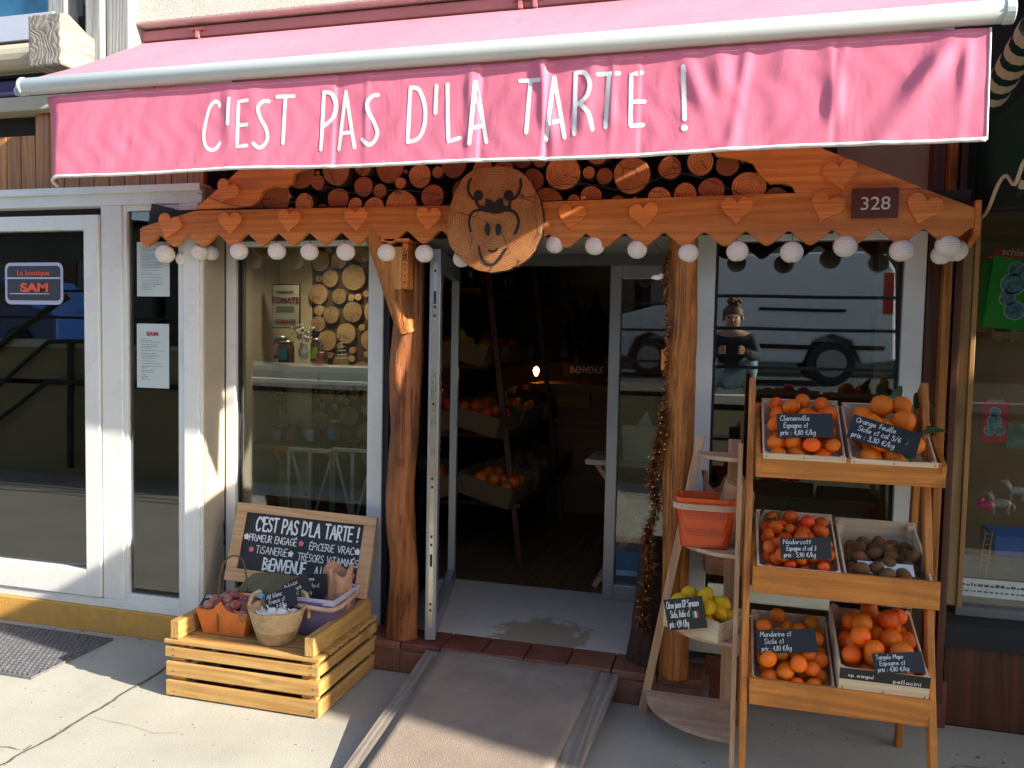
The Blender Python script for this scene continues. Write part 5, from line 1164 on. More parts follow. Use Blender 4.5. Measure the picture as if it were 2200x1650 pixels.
T2 = pop_crate(trays[0][2], .428, CW, .36, .072, .112, 'pale poplar crate of large oranges with leaves on the top tier, right')
T3 = pop_crate(trays[1][2], .118, CW, .37, .082, .135, 'pale poplar crate of small red mandarins on the middle tier, left')
T4 = pop_crate(trays[1][2], .420, CW, .37, .076, .125, 'pale poplar crate of brown kiwis on the middle tier, right')
T5 = pop_crate(trays[2][2], .112, CW*.98, .38, .075, .125, 'pale poplar crate of yellowish mandarins on the bottom tier, left')
T6 = pop_crate(trays[2][2], .402, CW, .38, .165, .20, 'crate with black printed band full of tangelos on the bottom tier, right', True)
put('clem', 'clementine', pack(T1, CW, .34, .031, 36, .02, .07, seed=3), 'bright orange clementine in the top left crate of the rack', 'clementine', 'clementines in the top left crate')
put('big', 'orange', pack(T2, CW-.02, .30, .039, 17, .010, .06, seed=5), 'large orange in the top right crate of the rack', 'orange', 'oranges in the top right crate')
put('mand', 'mandarin', pack(T3, CW, .36, .027, 46, .015, .14, seed=8, rough=.18), 'small reddish mandarin in the middle left crate of the rack', 'mandarin', 'mandarins in the middle left crate')
put('kiwi', 'kiwi', pack(T4, CW, .35, .024, 40, .012, .03, seed=6), 'brown fuzzy kiwi in the middle right crate of the rack', 'kiwi', 'kiwis in the middle right crate')
put('satsu', 'mandarin', pack(T5, CW*.98, .36, .029, 44, .02, .06, seed=9), 'yellow orange mandarin in the bottom left crate of the rack', 'mandarin', 'mandarins in the bottom left crate')
put('tang', 'tangelo', pack(T6, CW, .36, .036, 28, .075, .08, seed=12), 'deep orange tangelo in the bottom right crate of the rack', 'tangelo', 'tangelos in the bottom right crate')
m = MB(); m.T = T4; m.add([(.05, .05, .066), (.235, .05, .066), (.235, .10, .085), (.05, .10, .085)], [(0, 1, 2, 3)]); q = m.build('paper_liner', M('white_paper', (.7, .7, .7), .8), None, loc=T4 @ Vector((.14, .07, .07))); q.modifiers.new('t', 'SOLIDIFY').thickness = .002
tag(q, 'white paper liner sheet lying across the kiwi crate', 'paper')
# leaves
LEAF = M('citrus_leaf', (.030, .075, .018), .35, .3, 25, objvar=.25)
def leaf_mesh():
    m = MB(); n = 9; vs = []
    for i in range(n+1):
        t = i/n; wd = .30*math.sin(math.pi*min(1, t*1.02))**.8*(1-.25*t)
        for s in (-1, 0, 1): vs.append((s*wd, t, .10*math.sin(t*2.6)+.09*abs(s)*wd*3-.12*t*t))
    m.add(vs, [(i*3+j, i*3+j+1, i*3+j+4, i*3+j+3) for i in range(n) for j in range(2)]); m.tube([(0, -.18, 0), (0, 0, 0)], .018, 5)
    o = m.build('leaf', LEAF, None, smooth=True); me = o.data; bpy.data.objects.remove(o); return me
LM = leaf_mesh()
def leaf_at(p, ln, e, label, group):
    o = bpy.data.objects.new('leaf', LM); col.objects.link(o); o.location = p; o.scale = (ln,)*3; o.rotation_euler = e; tag(o, label, 'leaf', group)
for px, py, y, ln, e in ((1975, 935, -.60, .10, (.2, .3, -1.5)), (1950, 950, -.64, .075, (-1.9, 0, .3)), (1985, 905, -.45, .08, (.9, .2, -.5)), (1965, 880, -.40, .09, (1.0, .5, .3)), (1925, 868, -.36, .08, (1.2, 0, -.7)), (1990, 880, -.42, .08, (.6, .9, .1)), (1935, 880, -.42, .06, (1, 0, .8)), (1945, 895, -.45, .07, (.3, .6, 1.4)), (2000, 915, -.5, .07, (-.9, .3, -.4))):
    leaf_at(at(px, py, y), ln, e, 'dark green leaf on a twig among the large oranges', 'leaves among the top right oranges')
for px, py, y, ln in ((1665, 1110, -.40, .06), (1675, 1130, -.45, .06), (1695, 1150, -.5, .055), (1660, 1140, -.5, .06), (1740, 1140, -.45, .05), (1700, 1180, -.55, .05), (1665, 1170, -.58, .045), (1770, 1150, -.45, .05), (1635, 1110, -.42, .05), (1790, 1165, -.5, .045), (1690, 1090, -.36, .05)):
    leaf_at(at(px, py, y), ln, (rnd.uniform(.2, 1.3), rnd.uniform(-.5, .5), rnd.uniform(-2, 2)), 'small dark green leaf among the red mandarins', 'leaves among the middle left mandarins')
m = MB()
m.tube(catmull([tuple(at(a, b_, -.38)) for a, b_ in ((1900, 880), (1930, 868), (1955, 875), (1985, 850))], 4), .0022, 5)
tag(m.build('twig', STEM, None, loc=at(1930, 868, -.38)), 'thin green twig carrying the leaves of the large oranges', 'twig')
slate(1729, 914, -.60, .19, .47, 3, ["Clemenvilla", "Espagne c1", "prix : 4,80 €/kg"], 'black chalk price slate Clemenvilla stuck in the top left crate', 24, 0, None, None, [.52, .42, .62], wpx=114)
slate(1899, 936, -.625, .19, .42, -17, ["Orange feuille", "Sicile c1 cal 5/6", "prix : 3,30 €/kg"], 'slanted black price slate for leafy oranges in the top right crate', 30, 0, None, None, [.58, .62, .62], wpx=140)
slate(1731, 1178, -.68, .19, .44, 5, ["Nadorcott", "Espagne c1 cal 3", "prix : 5,90 €/kg"], 'black chalk price slate Nadorcott in the middle left crate', 16, 0, None, None, [.55, .58, .62], wpx=103)
slate(1690, 1377, -.68, .19, .40, 8, ["Mandarine c1", "Sicile c1", "prix : 4,80 €/kg"], 'black chalk price slate tilted over the yellowish mandarins, bottom left crate', 28, 0, None, None, [.52, .32, .5], wpx=122)
slate(1930, 1424, -.80, .19, .42, 9, ["Tangelo Mapo", "Espagne c1", "prix : 4,80 €/kg"], 'black chalk price slate leaning in the bottom right crate', 26, 0, None, None, [.55, .5, .62], wpx=100)
# lemon crate on the corner shelf
lc = Vector((-.075, -.425, .457)); TL_ = Matrix.Translation(lc) @ Matrix.Rotation(R(-32), 4, 'Z')
LC = thing('lemon_crate', 'small poplar crate of lemons turned at an angle on the corner shelf', 'crate', lc)
lw, ld, lh = .26, .185, .085
for nm, a in (('front_board', (-lw/2, lw/2, -ld/2, -ld/2+.006, 0, lh)), ('rear_board', (-lw/2, lw/2, ld/2-.006, ld/2, 0, lh+.01)), ('side_board', (-lw/2, -lw/2+.006, -ld/2+.0065, ld/2-.0065, 0, lh-.01)), ('side_board', (lw/2-.006, lw/2, -ld/2+.0065, ld/2-.0065, 0, lh-.01)), ('floor_board', (-lw/2+.0065, lw/2-.0065, -ld/2+.0065, ld/2-.0065, .002, .008))):
    m = MB(); m.T = TL_; m.box(*a); m.build(nm, POPLAR, LC, bevel=.0015)
put('lemon', 'lemon', pack(TL_ @ Matrix.Translation((-lw/2, -ld/2, 0)), lw, ld, .029, 17, .03, .0, seed=21, rough=.08), 'yellow lemon in the angled crate on the corner shelf', 'lemon', 'lemons in the corner shelf crate')
slate(1471, 1318, -.53, .155, .66, 19, ["Citron jaune IGP Syracuse", "Sicile, Italie c1", "prix : 4,90 €/kg"], 'chalk price slate with small Italian flag on the lemon crate', 6, -32, None, True, [.84, .5, .5], wpx=100)

# fruit resting behind a slate is settled just clear of it
for o in list(col.objects):
    if o.type == 'MESH' and o.parent is None and o.get('category') in ('clementine', 'orange', 'mandarin', 'tangelo', 'lemon', 'kiwi'):
        for c, U, V, W, wd, hg in SLATES:
            d = o.location-c; u, v, w_ = d.dot(U), d.dot(V), d.dot(W); r = o.scale[0]
            if abs(u) < wd/2+.55*r and abs(v) < hg/2+.55*r and -r-.005 < w_ < .12: o.location = o.location-W*(w_+r+.006)

# ------------------------------------------------------------------ insect box on the left post, garland and stump by the right post
IB = thing('insect_box', 'orange wooden insect hotel box hung at the top of the left log post', 'insect box', at(853, 575, -.22))
a, b_ = at(832, 530, -.24), at(862, 622, -.24)
m = MB(); m.box(a.x, b_.x, -.24, -.12, b_.z, a.z); bb = m.build('box', wood('box_wood', (.45, .2, .04), (.66, .34, .09), 'Z', 1, .2), IB, bevel=.002)
m = MB(); m.box(b_.x+.0005, b_.x+.028, -.235, -.125, b_.z+.004, a.z+.02); sdp = m.build('side_panel', HEART, IB, bevel=.002)
m = MB(); m.box(a.x-.02, b_.x+.045, -.27, -.11, a.z+.0205, a.z+.034); m.build('roof', HEART, IB, bevel=.002)
m = MB()
for i in range(4):
    z = b_.z+.03+i*.028; m.box(b_.x+.012, b_.x+.019, -.2362, -.234, z, z+.007)
for i in range(26): z = rnd.uniform(a.z-.07, a.z-.01); x = rnd.uniform(b_.x+.004, b_.x+.024); m.box(x, x+.004, -.2362, -.234, z, z+.005)
m.build('drilled_holes', CHAR, sdp)
STM = thing('log_stump', 'dark bark covered log stump standing at the foot of the right log post', 'stump', (-.335, -.06, .15))
log('trunk', [(-.335, -.05, .15), (-.33, -.045, .4), (-.315, -.03, .72)], [.085, .075, .06], BARK, STM, seed=12, am=.10)
gm_, nt, b = _new('tinsel'); oi = N(nt, 'NewGeometry'); rr = ramp(nt, oi.outputs['Random Per Island'], [(.2, (.10, .018, .012)), (.6, (.28, .075, .02)), (.85, (.45, .22, .05))]); nt.links.new(rr.outputs[0], b.inputs['Base Color']); b.inputs['Roughness'].default_value = .3; b.inputs['Metallic'].default_value = .35
GD = thing('garland', 'bronze and red tinsel garland with tiny gold beads winding down the right log post', 'garland', (-.30, -.15, .9))
path = catmull([tuple(at(px, py, y)) for px, py, y in ((1436, 545, -.22), (1428, 590, -.24), (1432, 640, -.26), (1430, 820, -.24), (1425, 900, -.24), (1415, 960, -.23), (1402, 1030, -.20), (1410, 1090, -.20), (1390, 1150, -.17), (1395, 1230, -.16), (1378, 1300, -.14), (1385, 1350, -.14))], 40)
m = MB(); beads = MB()
for i, p in enumerate(path):
    dens = 1 if i > 150 else .5; lim_ = .05 if i > 150 else .024
    for _ in range(int(9*dens)):
        d = Vector((rnd.gauss(0, 1), rnd.gauss(0, 1), rnd.gauss(0, 1))).normalized(); ln = rnd.uniform(.012, lim_); q = Vector(p)+d*rnd.uniform(0, .006); s = d.cross(Vector((rnd.random(), rnd.random(), rnd.random()+.1))).normalized()*.0045
        m.add([q-s, q+s, q+d*ln], [(0, 1, 2)])
    if i % 7 == 0 and i > 150: q = Vector(p)+Vector((rnd.uniform(-.03, .03), -.02, rnd.uniform(-.02, .02))); beads.ball(q, .0035, 6, 4)
m.build('tinsel_strand', gm_, GD); beads.build('gold_bead', M('gold', (.85, .55, .2), .2, .1, 10, metal=1), GD)
m = MB(); q = at(1412, 596, -.24); m.ball(q, (.026, .012, .011), 12, 8); m.ball(q+Vector((.02, 0, .008)), (.014, .01, .012), 10, 6); tag(m.build('white_ornament', PAPER, None, loc=q, smooth=True), 'small white dove shaped ornament pinned beside the right log post', 'ornament')
m = MB(); q = at(1428, 773, -.23); m.box(q.x-.014, q.x+.012, -.24, -.21, q.z-.045, q.z+.045); tag(m.build('wooden_block', HEART, None, loc=q, bevel=.003), 'small orange wooden block fixed to the side of the right log post', 'block')
# ------------------------------------------------------------------ stickers and notices on the boutique door
ST = thing('door_sticker', 'dark rounded sticker with lilac border reading La boutique SAM on the glass door', 'sticker', at(76, 610, -.17))
a, b_ = at(14, 565, -.164), at(139, 655, -.164); sw, sh_ = b_.x-a.x, a.z-b_.z; so_ = Vector((a.x, -.1735, b_.z))
def plate(name, poly, y0, y1, mat, par): m = MB(); m.prism(poly, y0, y1); return m.build(name, mat, par)
def rr2(x0, x1, z0, z1, r_):
    return [((x0+x1)/2+p[0], (z0+z1)/2+p[1]) for p in rrect(x1-x0, z1-z0, r_)]
plate('border', rr2(a.x, b_.x, b_.z, a.z, .035), -.1745, -.173, M('lilac_border', (.42, .43, .60), .5, .03), ST)
plate('field', rr2(a.x+.016, b_.x-.016, b_.z+.022, a.z-.018, .022), -.1757, -.1746, M('navy_field', (.03, .035, .05), .5, .1), ST)
LILM = bpy.data.materials['lilac_border']; REDM = M('orange_red_print', (.75, .10, .04), .5, .05)
m = MB(); m.box(a.x+.016, b_.x-.016, -.1766, -.1758, b_.z+sh_*.61, b_.z+sh_*.65); m.box(a.x+.03, b_.x-.09, -.1766, -.1758, b_.z+sh_*.245, b_.z+sh_*.27); m.build('divider', LILM, ST)
print_text('La boutique', .038, (a.x+sw*.5, -.176, b_.z+sh_*.70), (1, 0, 0), (0, 0, 1), REDM, ST, 'lettering', .0005, sx=1.2)
print_text('SAM', .064, (a.x+sw*.52, -.176, b_.z+sh_*.31), (1, 0, 0), (0, 0, 1), REDM, ST, 'lettering', .003, sx=1.55)
def notice(px0, py0, px1, py1, label, head, seed):
    a, b_ = at(px0, py0, -.176), at(px1, py1, -.176); t = thing('paper_notice', label, 'notice', ((a.x+b_.x)/2, -.176, (a.z+b_.z)/2), 'paper notices on the boutique side light')
    m = MB(); m.box(a.x, b_.x, -.1762, -.1735, b_.z, a.z); sh = m.build('sheet', M('notice_paper', (.50, .56, .55), .8, .03, 3), t); m = MB(); rg = random.Random(seed); z = a.z-.03-(.05 if head else 0); w_ = b_.x-a.x
    while z > b_.z+.03:
        x = a.x+w_*.14
        for _ in range(rg.randint(2, 6)):
            ln = rg.uniform(.008, .026)
            if x+ln > b_.x-w_*.12: break
            m.box(x, x+ln, -.1770, -.1763, z, z+.0028); x += ln+.004
        z -= rg.choice((.0085, .0085, .014))
    m.build('print', M('grey_print', (.2, .23, .24), .8), sh)
    if head: print_text('SAM', .028, (a.x+w_*.5, -.1765, a.z-.062), (1, 0, 0), (0, 0, 1), M('red_print', (.4, .04, .04), .6), sh, 'lettering', .001, sx=1.4)
notice(294, 520, 364, 637, 'pale paper notice printed with small lines, upper one on the narrow side light', False, 1)
notice(294, 695, 363, 835, 'pale paper notice headed SAM in red, lower one on the narrow side light', True, 2)
# inside the boutique: a bench, tub
BE = thing('wooden_bench', 'orange wooden bench inside the boutique behind the door glass', 'bench', (-3.9, .6, .135))
m = MB(); m.box(-4.6, -3.3, .5, .85, .55, .6); m.build('bench_top', CRATEW, BE)
for x in (-4.5, -3.42): m = MB(); m.box(x, x+.07, .52, .8, .135, .549); m.build('leg', CRATEY, BE)
m = MB(); m.lathe([(.11, 0), (.14, .3), (.13, .3), (.10, .02)], (-3.85, .6, .136), 18); tag(m.build('bucket', M('blue_plastic', (.12, .2, .34), .5), None, loc=(-3.85, .6, .136), smooth=True), 'pale blue plastic bucket under the bench inside the boutique', 'bucket')

# ------------------------------------------------------------------ left shop window display
SHW = M('display_white', (.62, .60, .55), .5, .04, 5)
LP = thing('log_disc_wall', 'screen of pale log discs standing at the back of the left shop window', 'screen', (-1.95, .52, 1.2))
m = MB(); m.box(-2.40, -1.70, .556, .559, .14, 2.16); m.build('backing', M('panel_back', (.10, .05, .02), .8), LP)
DISC = [rings('pale_disc_%d' % i, d, l, 24) for i, (d, l) in enumerate((((.36, .2, .08), (.66, .44, .22)), ((.32, .18, .07), (.58, .37, .18))))]
rr_ = random.Random(5); cc = []
for t in range(5000):
    r = rr_.choice((.075, .06, .05)) if t < 1200 else rr_.choice((.045, .03, .02)); x, z = rr_.uniform(-2.36, -1.72), rr_.uniform(.9, 2.12)
    if len(cc) < 98 and all((x-a)**2+(z-b_)**2 > (r+q+.002)**2 for a, b_, q in cc): cc.append((x, z, r))
for x, z, r in cc:
    m = MB(); m.prism([(r*math.cos(t), r*math.sin(t)) for t in [2*math.pi*k/16 for k in range(16)]], 0, .025); ob = m.build('log_disc', rr_.choice(DISC), None); ob.parent = LP; ob.location = Vector((x, .53, z))-WL[LP.name]
def dshelf(name, label, px0, px1, py, y0, y1, th, mat, br=True):
    a, b_ = at(px0, py, y0), at(px1, py, y0); t = thing(name, label, 'shelf', ((a.x+b_.x)/2, y0, a.z)); m = MB(); m.box(a.x, b_.x, y0, y1, a.z-th, a.z); m.build('board', mat, t, bevel=.002)
    if br:
        for x in (a.x+.12,): m = MB(); m.bar((x, y1, a.z-.24), (x+.0, y0+.04, a.z-th), .03, .03); m.box(x-.014, x+.014, y1-.02, y1, a.z-.30, a.z-th); m.build('bracket', RACKX, t)
    return a.z
z1 = dshelf('display_shelf', 'upper shelf of jars in the left shop window, white front imitating a reflected band', 520, 800, 782, .28, .53, .10, SHW)  # thick white front stands in for a sunlit band mirrored in the glass
z2 = dshelf('display_shelf', 'green topped lower shelf in the left shop window', 545, 745, 955, .30, .53, .03, RACKX)
GR_ = M('artificial_grass', (.02, .07, .015), .9, .4, 40)
m = MB(); a, b_ = at(545, 953, .31), at(745, 953, .31)
for i in range(2600):
    x, y = rnd.uniform(a.x-.02, b_.x), rnd.uniform(.285, .52); h = rnd.uniform(.012, .035); q = Vector((x, y, a.z+.001)); d = Vector((rnd.gauss(0, .3), rnd.gauss(-.25, .4), 1)).normalized(); m.add([q-Vector((.0025, 0, 0)), q+Vector((.0025, 0, 0)), q+d*h], [(0, 1, 2)])
tag(m.build('artificial_grass', GR_, None, loc=(a.x, .4, a.z)), 'strip of artificial grass on the lower window shelf', 'grass', kind='stuff')
JG = glass('jar_glass', 1.5, (.8, .78, .72)); LID = M('tin_lid', (.5, .48, .44), .3, .1, 9, metal=.8)
def jar(px, py, y, r, h, tagc, label, fill=(.10, .05, .03), twd=.045):
    c = at(px, py, y); t = thing('jar', label, 'jar', c, 'jars in the left shop window'); m = MB(); m.lathe([(.001, 0), (r, .002), (r, h*.8), (r*.8, h*.9), (r*.8, h*.93)], c, 16); m.build('body', M('jar_fill', fill, .25, .3, 20), t, smooth=True)
    m = MB(); m.lathe([(r*.88, h*.93), (r*.88, h*1.05), (.001, h*1.06)], c, 16); m.build('lid', LID, t, smooth=True)
    m = MB(); T = Matrix.Translation((c[0]+.006, c[1]-r-.006, c[2]+h*.42)) @ Matrix.Rotation(rnd.uniform(-.15, .15), 4, 'Y'); m.T = T; m.box(-twd/2, twd/2, -.001, .001, -twd*.72, twd*.72); m.build('paper_tag', M('tag_paper', tagc, .8, .03), t)
for px, py, y, r, h, tc, lb in ((615, 780, .31, .045, .12, (.03, .30, .32), 'jar with a teal paper tag on the upper window shelf'), (604, 770, .33, .045, .12, (.62, .28, .22), 'jar with a pink tag standing behind the teal tagged jar'), (680, 778, .42, .035, .13, (.25, .40, .04), 'tall jar with a lime green tag on the upper window shelf'), (692, 780, .36, .03, .06, (.35, .09, .05), 'low jar with a brick red label on the upper window shelf'),
  (602, 950, .40, .04, .10, (.35, .27, .5), 'dark jar with a lilac tag on the lower window shelf'), (632, 948, .42, .04, .11, (.5, .04, .03), 'dark jar with a red tag on the lower window shelf'), (672, 949, .40, .04, .10, (.5, .48, .5), 'dark jar with a whitish tag on the lower window shelf'), (720, 945, .42, .05, .11, (.04, .22, .38), 'wide pot with a blue label on the lower window shelf'),
  (665, 1090, .35, .035, .09, (.24, .20, .5), 'jar with a violet tag near the floor of the left window')): jar(px, py, y, r, h, tc, lb)
# ceiling spots that are lit in the photograph
def spot(px, py, y, z, watts, label):
    c = at(px, py, y); c.z = z; t = thing('ceiling_spot', label, 'lamp', c); m = MB(); m.lathe([(.045, 0), (.05, .0), (.05, .012), (.045, .012)], c, 20, caps=False); m.build('bezel', PVC, t)
    mm, nt, b = _new('lit_lens'); b.inputs['Emission Color'].default_value = (1, .82, .55, 1); b.inputs['Emission Strength'].default_value = 6; m = MB(); m.lathe([(.001, .004), (.044, .004), (.044, .010), (.001, .010)], c, 20, caps=False); m.build('lens', mm, t)
    li = bpy.data.lights.new('spot_light', 'SPOT'); li.energy = watts; li.color = (1, .80, .55); li.spot_size = R(150); li.spot_blend = .8; li.shadow_soft_size = .05; o = bpy.data.objects.new('spot_light', li); col.objects.link(o); o.location = (c.x, c.y, c.z-.02)
spot(690, 524, .22, 2.155, 5, 'small round lit ceiling spot at the top of the left shop window')
# tin poster
TP = thing('tin_poster', 'cream tin poster reading TOMATE hanging in the left shop window', 'poster', at(612, 660, .34)); a, b_ = at(584, 610, .34), at(643, 706, .34)
m = MB(); m.box(a.x, b_.x, .345, .355, b_.z, a.z); m.build('frame', CHAR, TP)
m = MB(); m.box(a.x+.006, b_.x-.006, .340, .3445, b_.z+.006, a.z-.006); m.build('sheet', M('cream_sheet', (.46, .42, .33), .6, .1, 9), TP)
pw = b_.x-a.x; phh = a.z-b_.z
print_text('TOMATE', pw*.25, ((a.x+b_.x)/2, .339, a.z-phh*.42), (1, 0, 0), (0, 0, 1), M('dark_red_print', (.16, .02, .02), .6), TP, 'lettering', .0012)
print_text('Recette de', pw*.13, ((a.x+b_.x)/2, .339, a.z-phh*.2), (1, 0, 0), (0, 0, 1), CHAR, TP, 'lettering')
print_text('TOMATES', pw*.17, ((a.x+b_.x)/2, .339, a.z-phh*.88), (1, 0, 0), (0, 0, 1), M('rust_print', (.32, .06, .03), .6), TP, 'lettering', .001)
m = MB(); m.box(a.x+pw*.18, b_.x-pw*.18, .3375, .3392, a.z-phh*.62, a.z-phh*.5); m.build('ribbon_print', M('grey_green_print', (.12, .16, .12), .7), TP)
# white garden lattice, branch ornaments
for k, (x0, x1) in enumerate(((622, 712), (716, 800))):
    a, b_ = at(x0, 965, .22), at(x1, 1120, .22); g = thing('lattice_panel', ('white garden lattice panel at the left of two in the shop window', 'white garden lattice panel at the right of two in the shop window')[k], 'lattice', ((a.x+b_.x)/2, .22, .13), 'white lattice panels in the window'); zb0 = .14; mx_ = (a.x+b_.x)/2; mz = (a.z+zb0)/2
    for p, q in (((a.x, a.z), (b_.x, a.z)), ((a.x, zb0), (b_.x, zb0)), ((a.x, zb0), (a.x, a.z)), ((b_.x, zb0), (b_.x, a.z)), ((mx_, zb0), (mx_, a.z))): m = MB(); m.bar((p[0], .22, p[1]), (q[0], .22, q[1]), .018, .018, (0, 1, 0)); m.build('frame_bar', SHW, g)
    for p, q in (((a.x, zb0), (b_.x, a.z)), ((a.x, a.z), (b_.x, zb0))): m = MB(); m.bar((p[0], .235, p[1]), (q[0], .235, q[1]), .014, .010, (0, 1, 0)); m.build('cross_bar', SHW, g)
m = MB(); c = at(652, 775, .34); m.lathe([(.001, 0), (.02, .005), (.03, .05), (.018, .09), (.022, .1)], c, 14); vs_ = thing('flower_vase', 'small white vase with a spray of white flowers on the upper window shelf', 'vase', c); m.build('vase', SHW, vs_, smooth=True); m = MB()
for i in range(46): d = Vector((rnd.gauss(0, .5), rnd.gauss(0, .4), 1)).normalized(); q = c+Vector((0, 0, .1))+d*rnd.uniform(.03, .11); m.ball(q, rnd.uniform(.005, .011), 6, 4)
m.build('flowers', M('flower_white', (.6, .58, .5), .8, .1), vs_); m = MB()
for i in range(60): d = Vector((rnd.gauss(0, .6), rnd.gauss(0, .5), .8)).normalized(); q = c+Vector((0, 0, .09))+d*rnd.uniform(.02, .1); s = Vector((rnd.uniform(-1, 1), 0, rnd.uniform(-1, 1)))*.008; m.add([q, q+s, q+d*.02], [(0, 1, 2)])
m.build('foliage', GR_, vs_)
for k, px in enumerate((592, 735)):
    c = at(px, 778, .33); t = thing('wire_tree', ('white wire tree ornament at the left end of the upper window shelf', 'pale wire tree ornament at the right end of the upper window shelf')[k], 'ornament', c, 'wire tree ornaments'); m = MB(); m.tube([c, c+Vector((0, 0, .14))], .003, 6); m.build('stem', SHW, t); m = MB()
    for i in range(6): z = .02+i*.021; w_ = .034*(1-i/7); m.tube([c+Vector((-w_, 0, z)), c+Vector((w_, -.004, z+.004))], .0025, 5)
    m.build('branch', SHW, t)
m = MB()
for i in range(14): q = at(590+i*15, 838+rnd.uniform(-3, 12), .29); m.ball(q, rnd.uniform(.006, .011), 7, 5); m.tube([q, q+Vector((0, 0, .03))], .0012, 4)
tag(m.build('bell_string', M('antique_brass', (.5, .36, .2), .3, .2, 9, metal=.8), None, loc=at(690, 840, .29)), 'string of tiny brass bells hanging under the upper window shelf', 'bell string')

# ------------------------------------------------------------------ inside the produce shop
lampc = at(1152, 797, 3.1)
LT = thing('table_lamp', 'small lit lamp with a glowing orange bulb on the counter inside the shop', 'lamp', lampc-Vector((0, 0, .16)))
mm, nt, b = _new('glowing_bulb'); b.inputs['Base Color'].default_value = (1, .5, .15, 1); b.inputs['Emission Color'].default_value = (1, .36, .08, 1); b.inputs['Emission Strength'].default_value = 9
m = MB(); m.lathe([(.001, -.045), (.012, -.04), (.028, .0), (.022, .025), (.001, .04)], lampc, 14); m.build('bulb', mm, LT, smooth=True)
m = MB(); m.lathe([(.05, -.16), (.05, -.15), (.012, -.14), (.012, -.06), (.018, -.045)], lampc, 14); m.build('base', CHAR, LT, smooth=True)
CO = thing('shop_counter', 'brown wooden counter at the back of the dark shop interior', 'counter', (-.62, 3.4, .14))
a, b_ = at(1140, 822, 3.0), at(1330, 822, 3.0)
m = MB(); m.box(a.x, b_.x+.4, 2.95, 3.7, a.z-.06, a.z); m.build('worktop', wood('counter_top', (.2, .1, .04), (.4, .22, .1), 'X'), CO); m = MB(); m.box(a.x+.15, b_.x+.3, 3.05, 3.65, .14, a.z-.0605); m.build('cabinet', wood('counter_front', (.16, .07, .025), (.3, .14, .05), 'X'), CO)
m = MB(); q = at(1196, 822, 2.94); m.box(q.x, q.x+.28, 2.935, 2.949, q.z-.2, q.z-.075); m.build('drawer', wood('drawer_front', (.26, .1, .03), (.42, .18, .06), 'X'), CO)
m = MB(); a, b_ = at(1212, 778, 3.2), at(1312, 815, 3.2); m.box(a.x, b_.x+.1, 3.2, 3.22, b_.z, a.z); t = thing('counter_board', 'small blackboard with chalk words standing on the shop counter', 'chalkboard', ((a.x+b_.x)/2, 3.2, b_.z)); m.build('panel', SLATE, t); m = MB(); write(m, "BiENVENUE", .05, (a.x+b_.x)/2, b_.z+.05, lambda u, v, w: Vector((u, 3.198-w, v)), .006, 'c', fit=(b_.x-a.x)*.7); m.build('chalk_writing', CHALK, t)
a, b_ = at(1210, 612, 4.9), at(1330, 780, 4.9); PT = thing('wall_cloth', 'ochre wall hanging with dark ham shapes on the shop back wall', 'wall hanging', ((a.x+b_.x)/2, 5.19, a.z)); m = MB(); m.box(a.x, b_.x+.2, 5.17, 5.195, b_.z, a.z); m.build('cloth', M('ochre_cloth', (.50, .34, .14), .9, .15, 6), PT)
for px, py, s in ((1235, 690, 1), (1280, 680, 1.1), (1275, 750, 1), (1238, 760, .9), (1318, 720, 1)):
    q = at(px, py, 5.15); m = MB(); m.prism([(q.x+s*x, q.z+s*z) for x, z in ((-.10, -.22), (.0, -.28), (.10, -.2), (.12, -.05), (.05, .10), (.02, .24), (-.02, .24), (-.05, .08), (-.12, -.06))], 5.155, 5.168); m.build('ham_shape', M('dark_brown_print', (.06, .025, .015), .8), PT)
# stepped produce shelves on the left of the interior, open boxes of fruit
KRAFT = M('cardboard', (.16, .09, .04), .9, .15, 10)
SHV = thing('produce_shelf', 'wooden produce shelving along the left wall inside the dark shop', 'shelf', (-1.75, 2.4, .14))
for z, x1 in ((.55, -1.30), (1.0, -1.42), (1.45, -1.55), (1.95, -1.6)): m = MB(); m.box(-2.1, x1, 1.3, 4.2, z-.03, z); m.build('board', DARKW, SHV)
for y in (1.35, 2.7, 4.1): m = MB(); m.bar((-1.30, y, .14), (-1.58, y, 2.2), .035, .035); m.build('post', DARKW, SHV)
bi = 0
for z, x0 in ((.555, -1.52), (1.005, -1.62), (1.455, -1.75)):
    for k in range(4):
        y = 1.42+k*.66; c = Vector((x0, y, z)); t = thing('produce_box', 'open cardboard produce box on the dark shelving inside the shop', 'box', c, 'produce boxes inside the shop'); T = Matrix.Translation(c) @ Matrix.Rotation(R(rnd.uniform(-6, 6)), 4, 'Z') @ Matrix.Rotation(R(14), 4, 'Y')
        for nm, a in (('floor_panel', (-.19, .19, -.27, .27, .03, .036)), ('side_panel', (.184, .19, -.27, .27, .037, .16)), ('side_panel', (-.19, -.184, -.27, .27, .037, .17)), ('end_panel', (-.183, .183, -.27, -.264, .037, .16)), ('end_panel', (-.183, .183, .264, .27, .037, .16))): m = MB(); m.T = T; m.box(*a); m.build(nm, KRAFT, t)
        kk = ('tang', 'kiwi', 'lemon', 'clem', 'mand', 'satsu')[bi % 6]; nm = {'tang': 'tangelo', 'kiwi': 'kiwi', 'lemon': 'lemon', 'clem': 'clementine', 'mand': 'mandarin', 'satsu': 'mandarin'}[kk]; bi += 1
        if k < 2: put(kk, nm, pack(T @ Matrix.Translation((-.18, -.26, .04)), .36, .52, .042, 22, .01, 0, seed=bi+40), '%s in an open box inside the dark shop' % nm, nm, 'fruit in the boxes inside the shop')
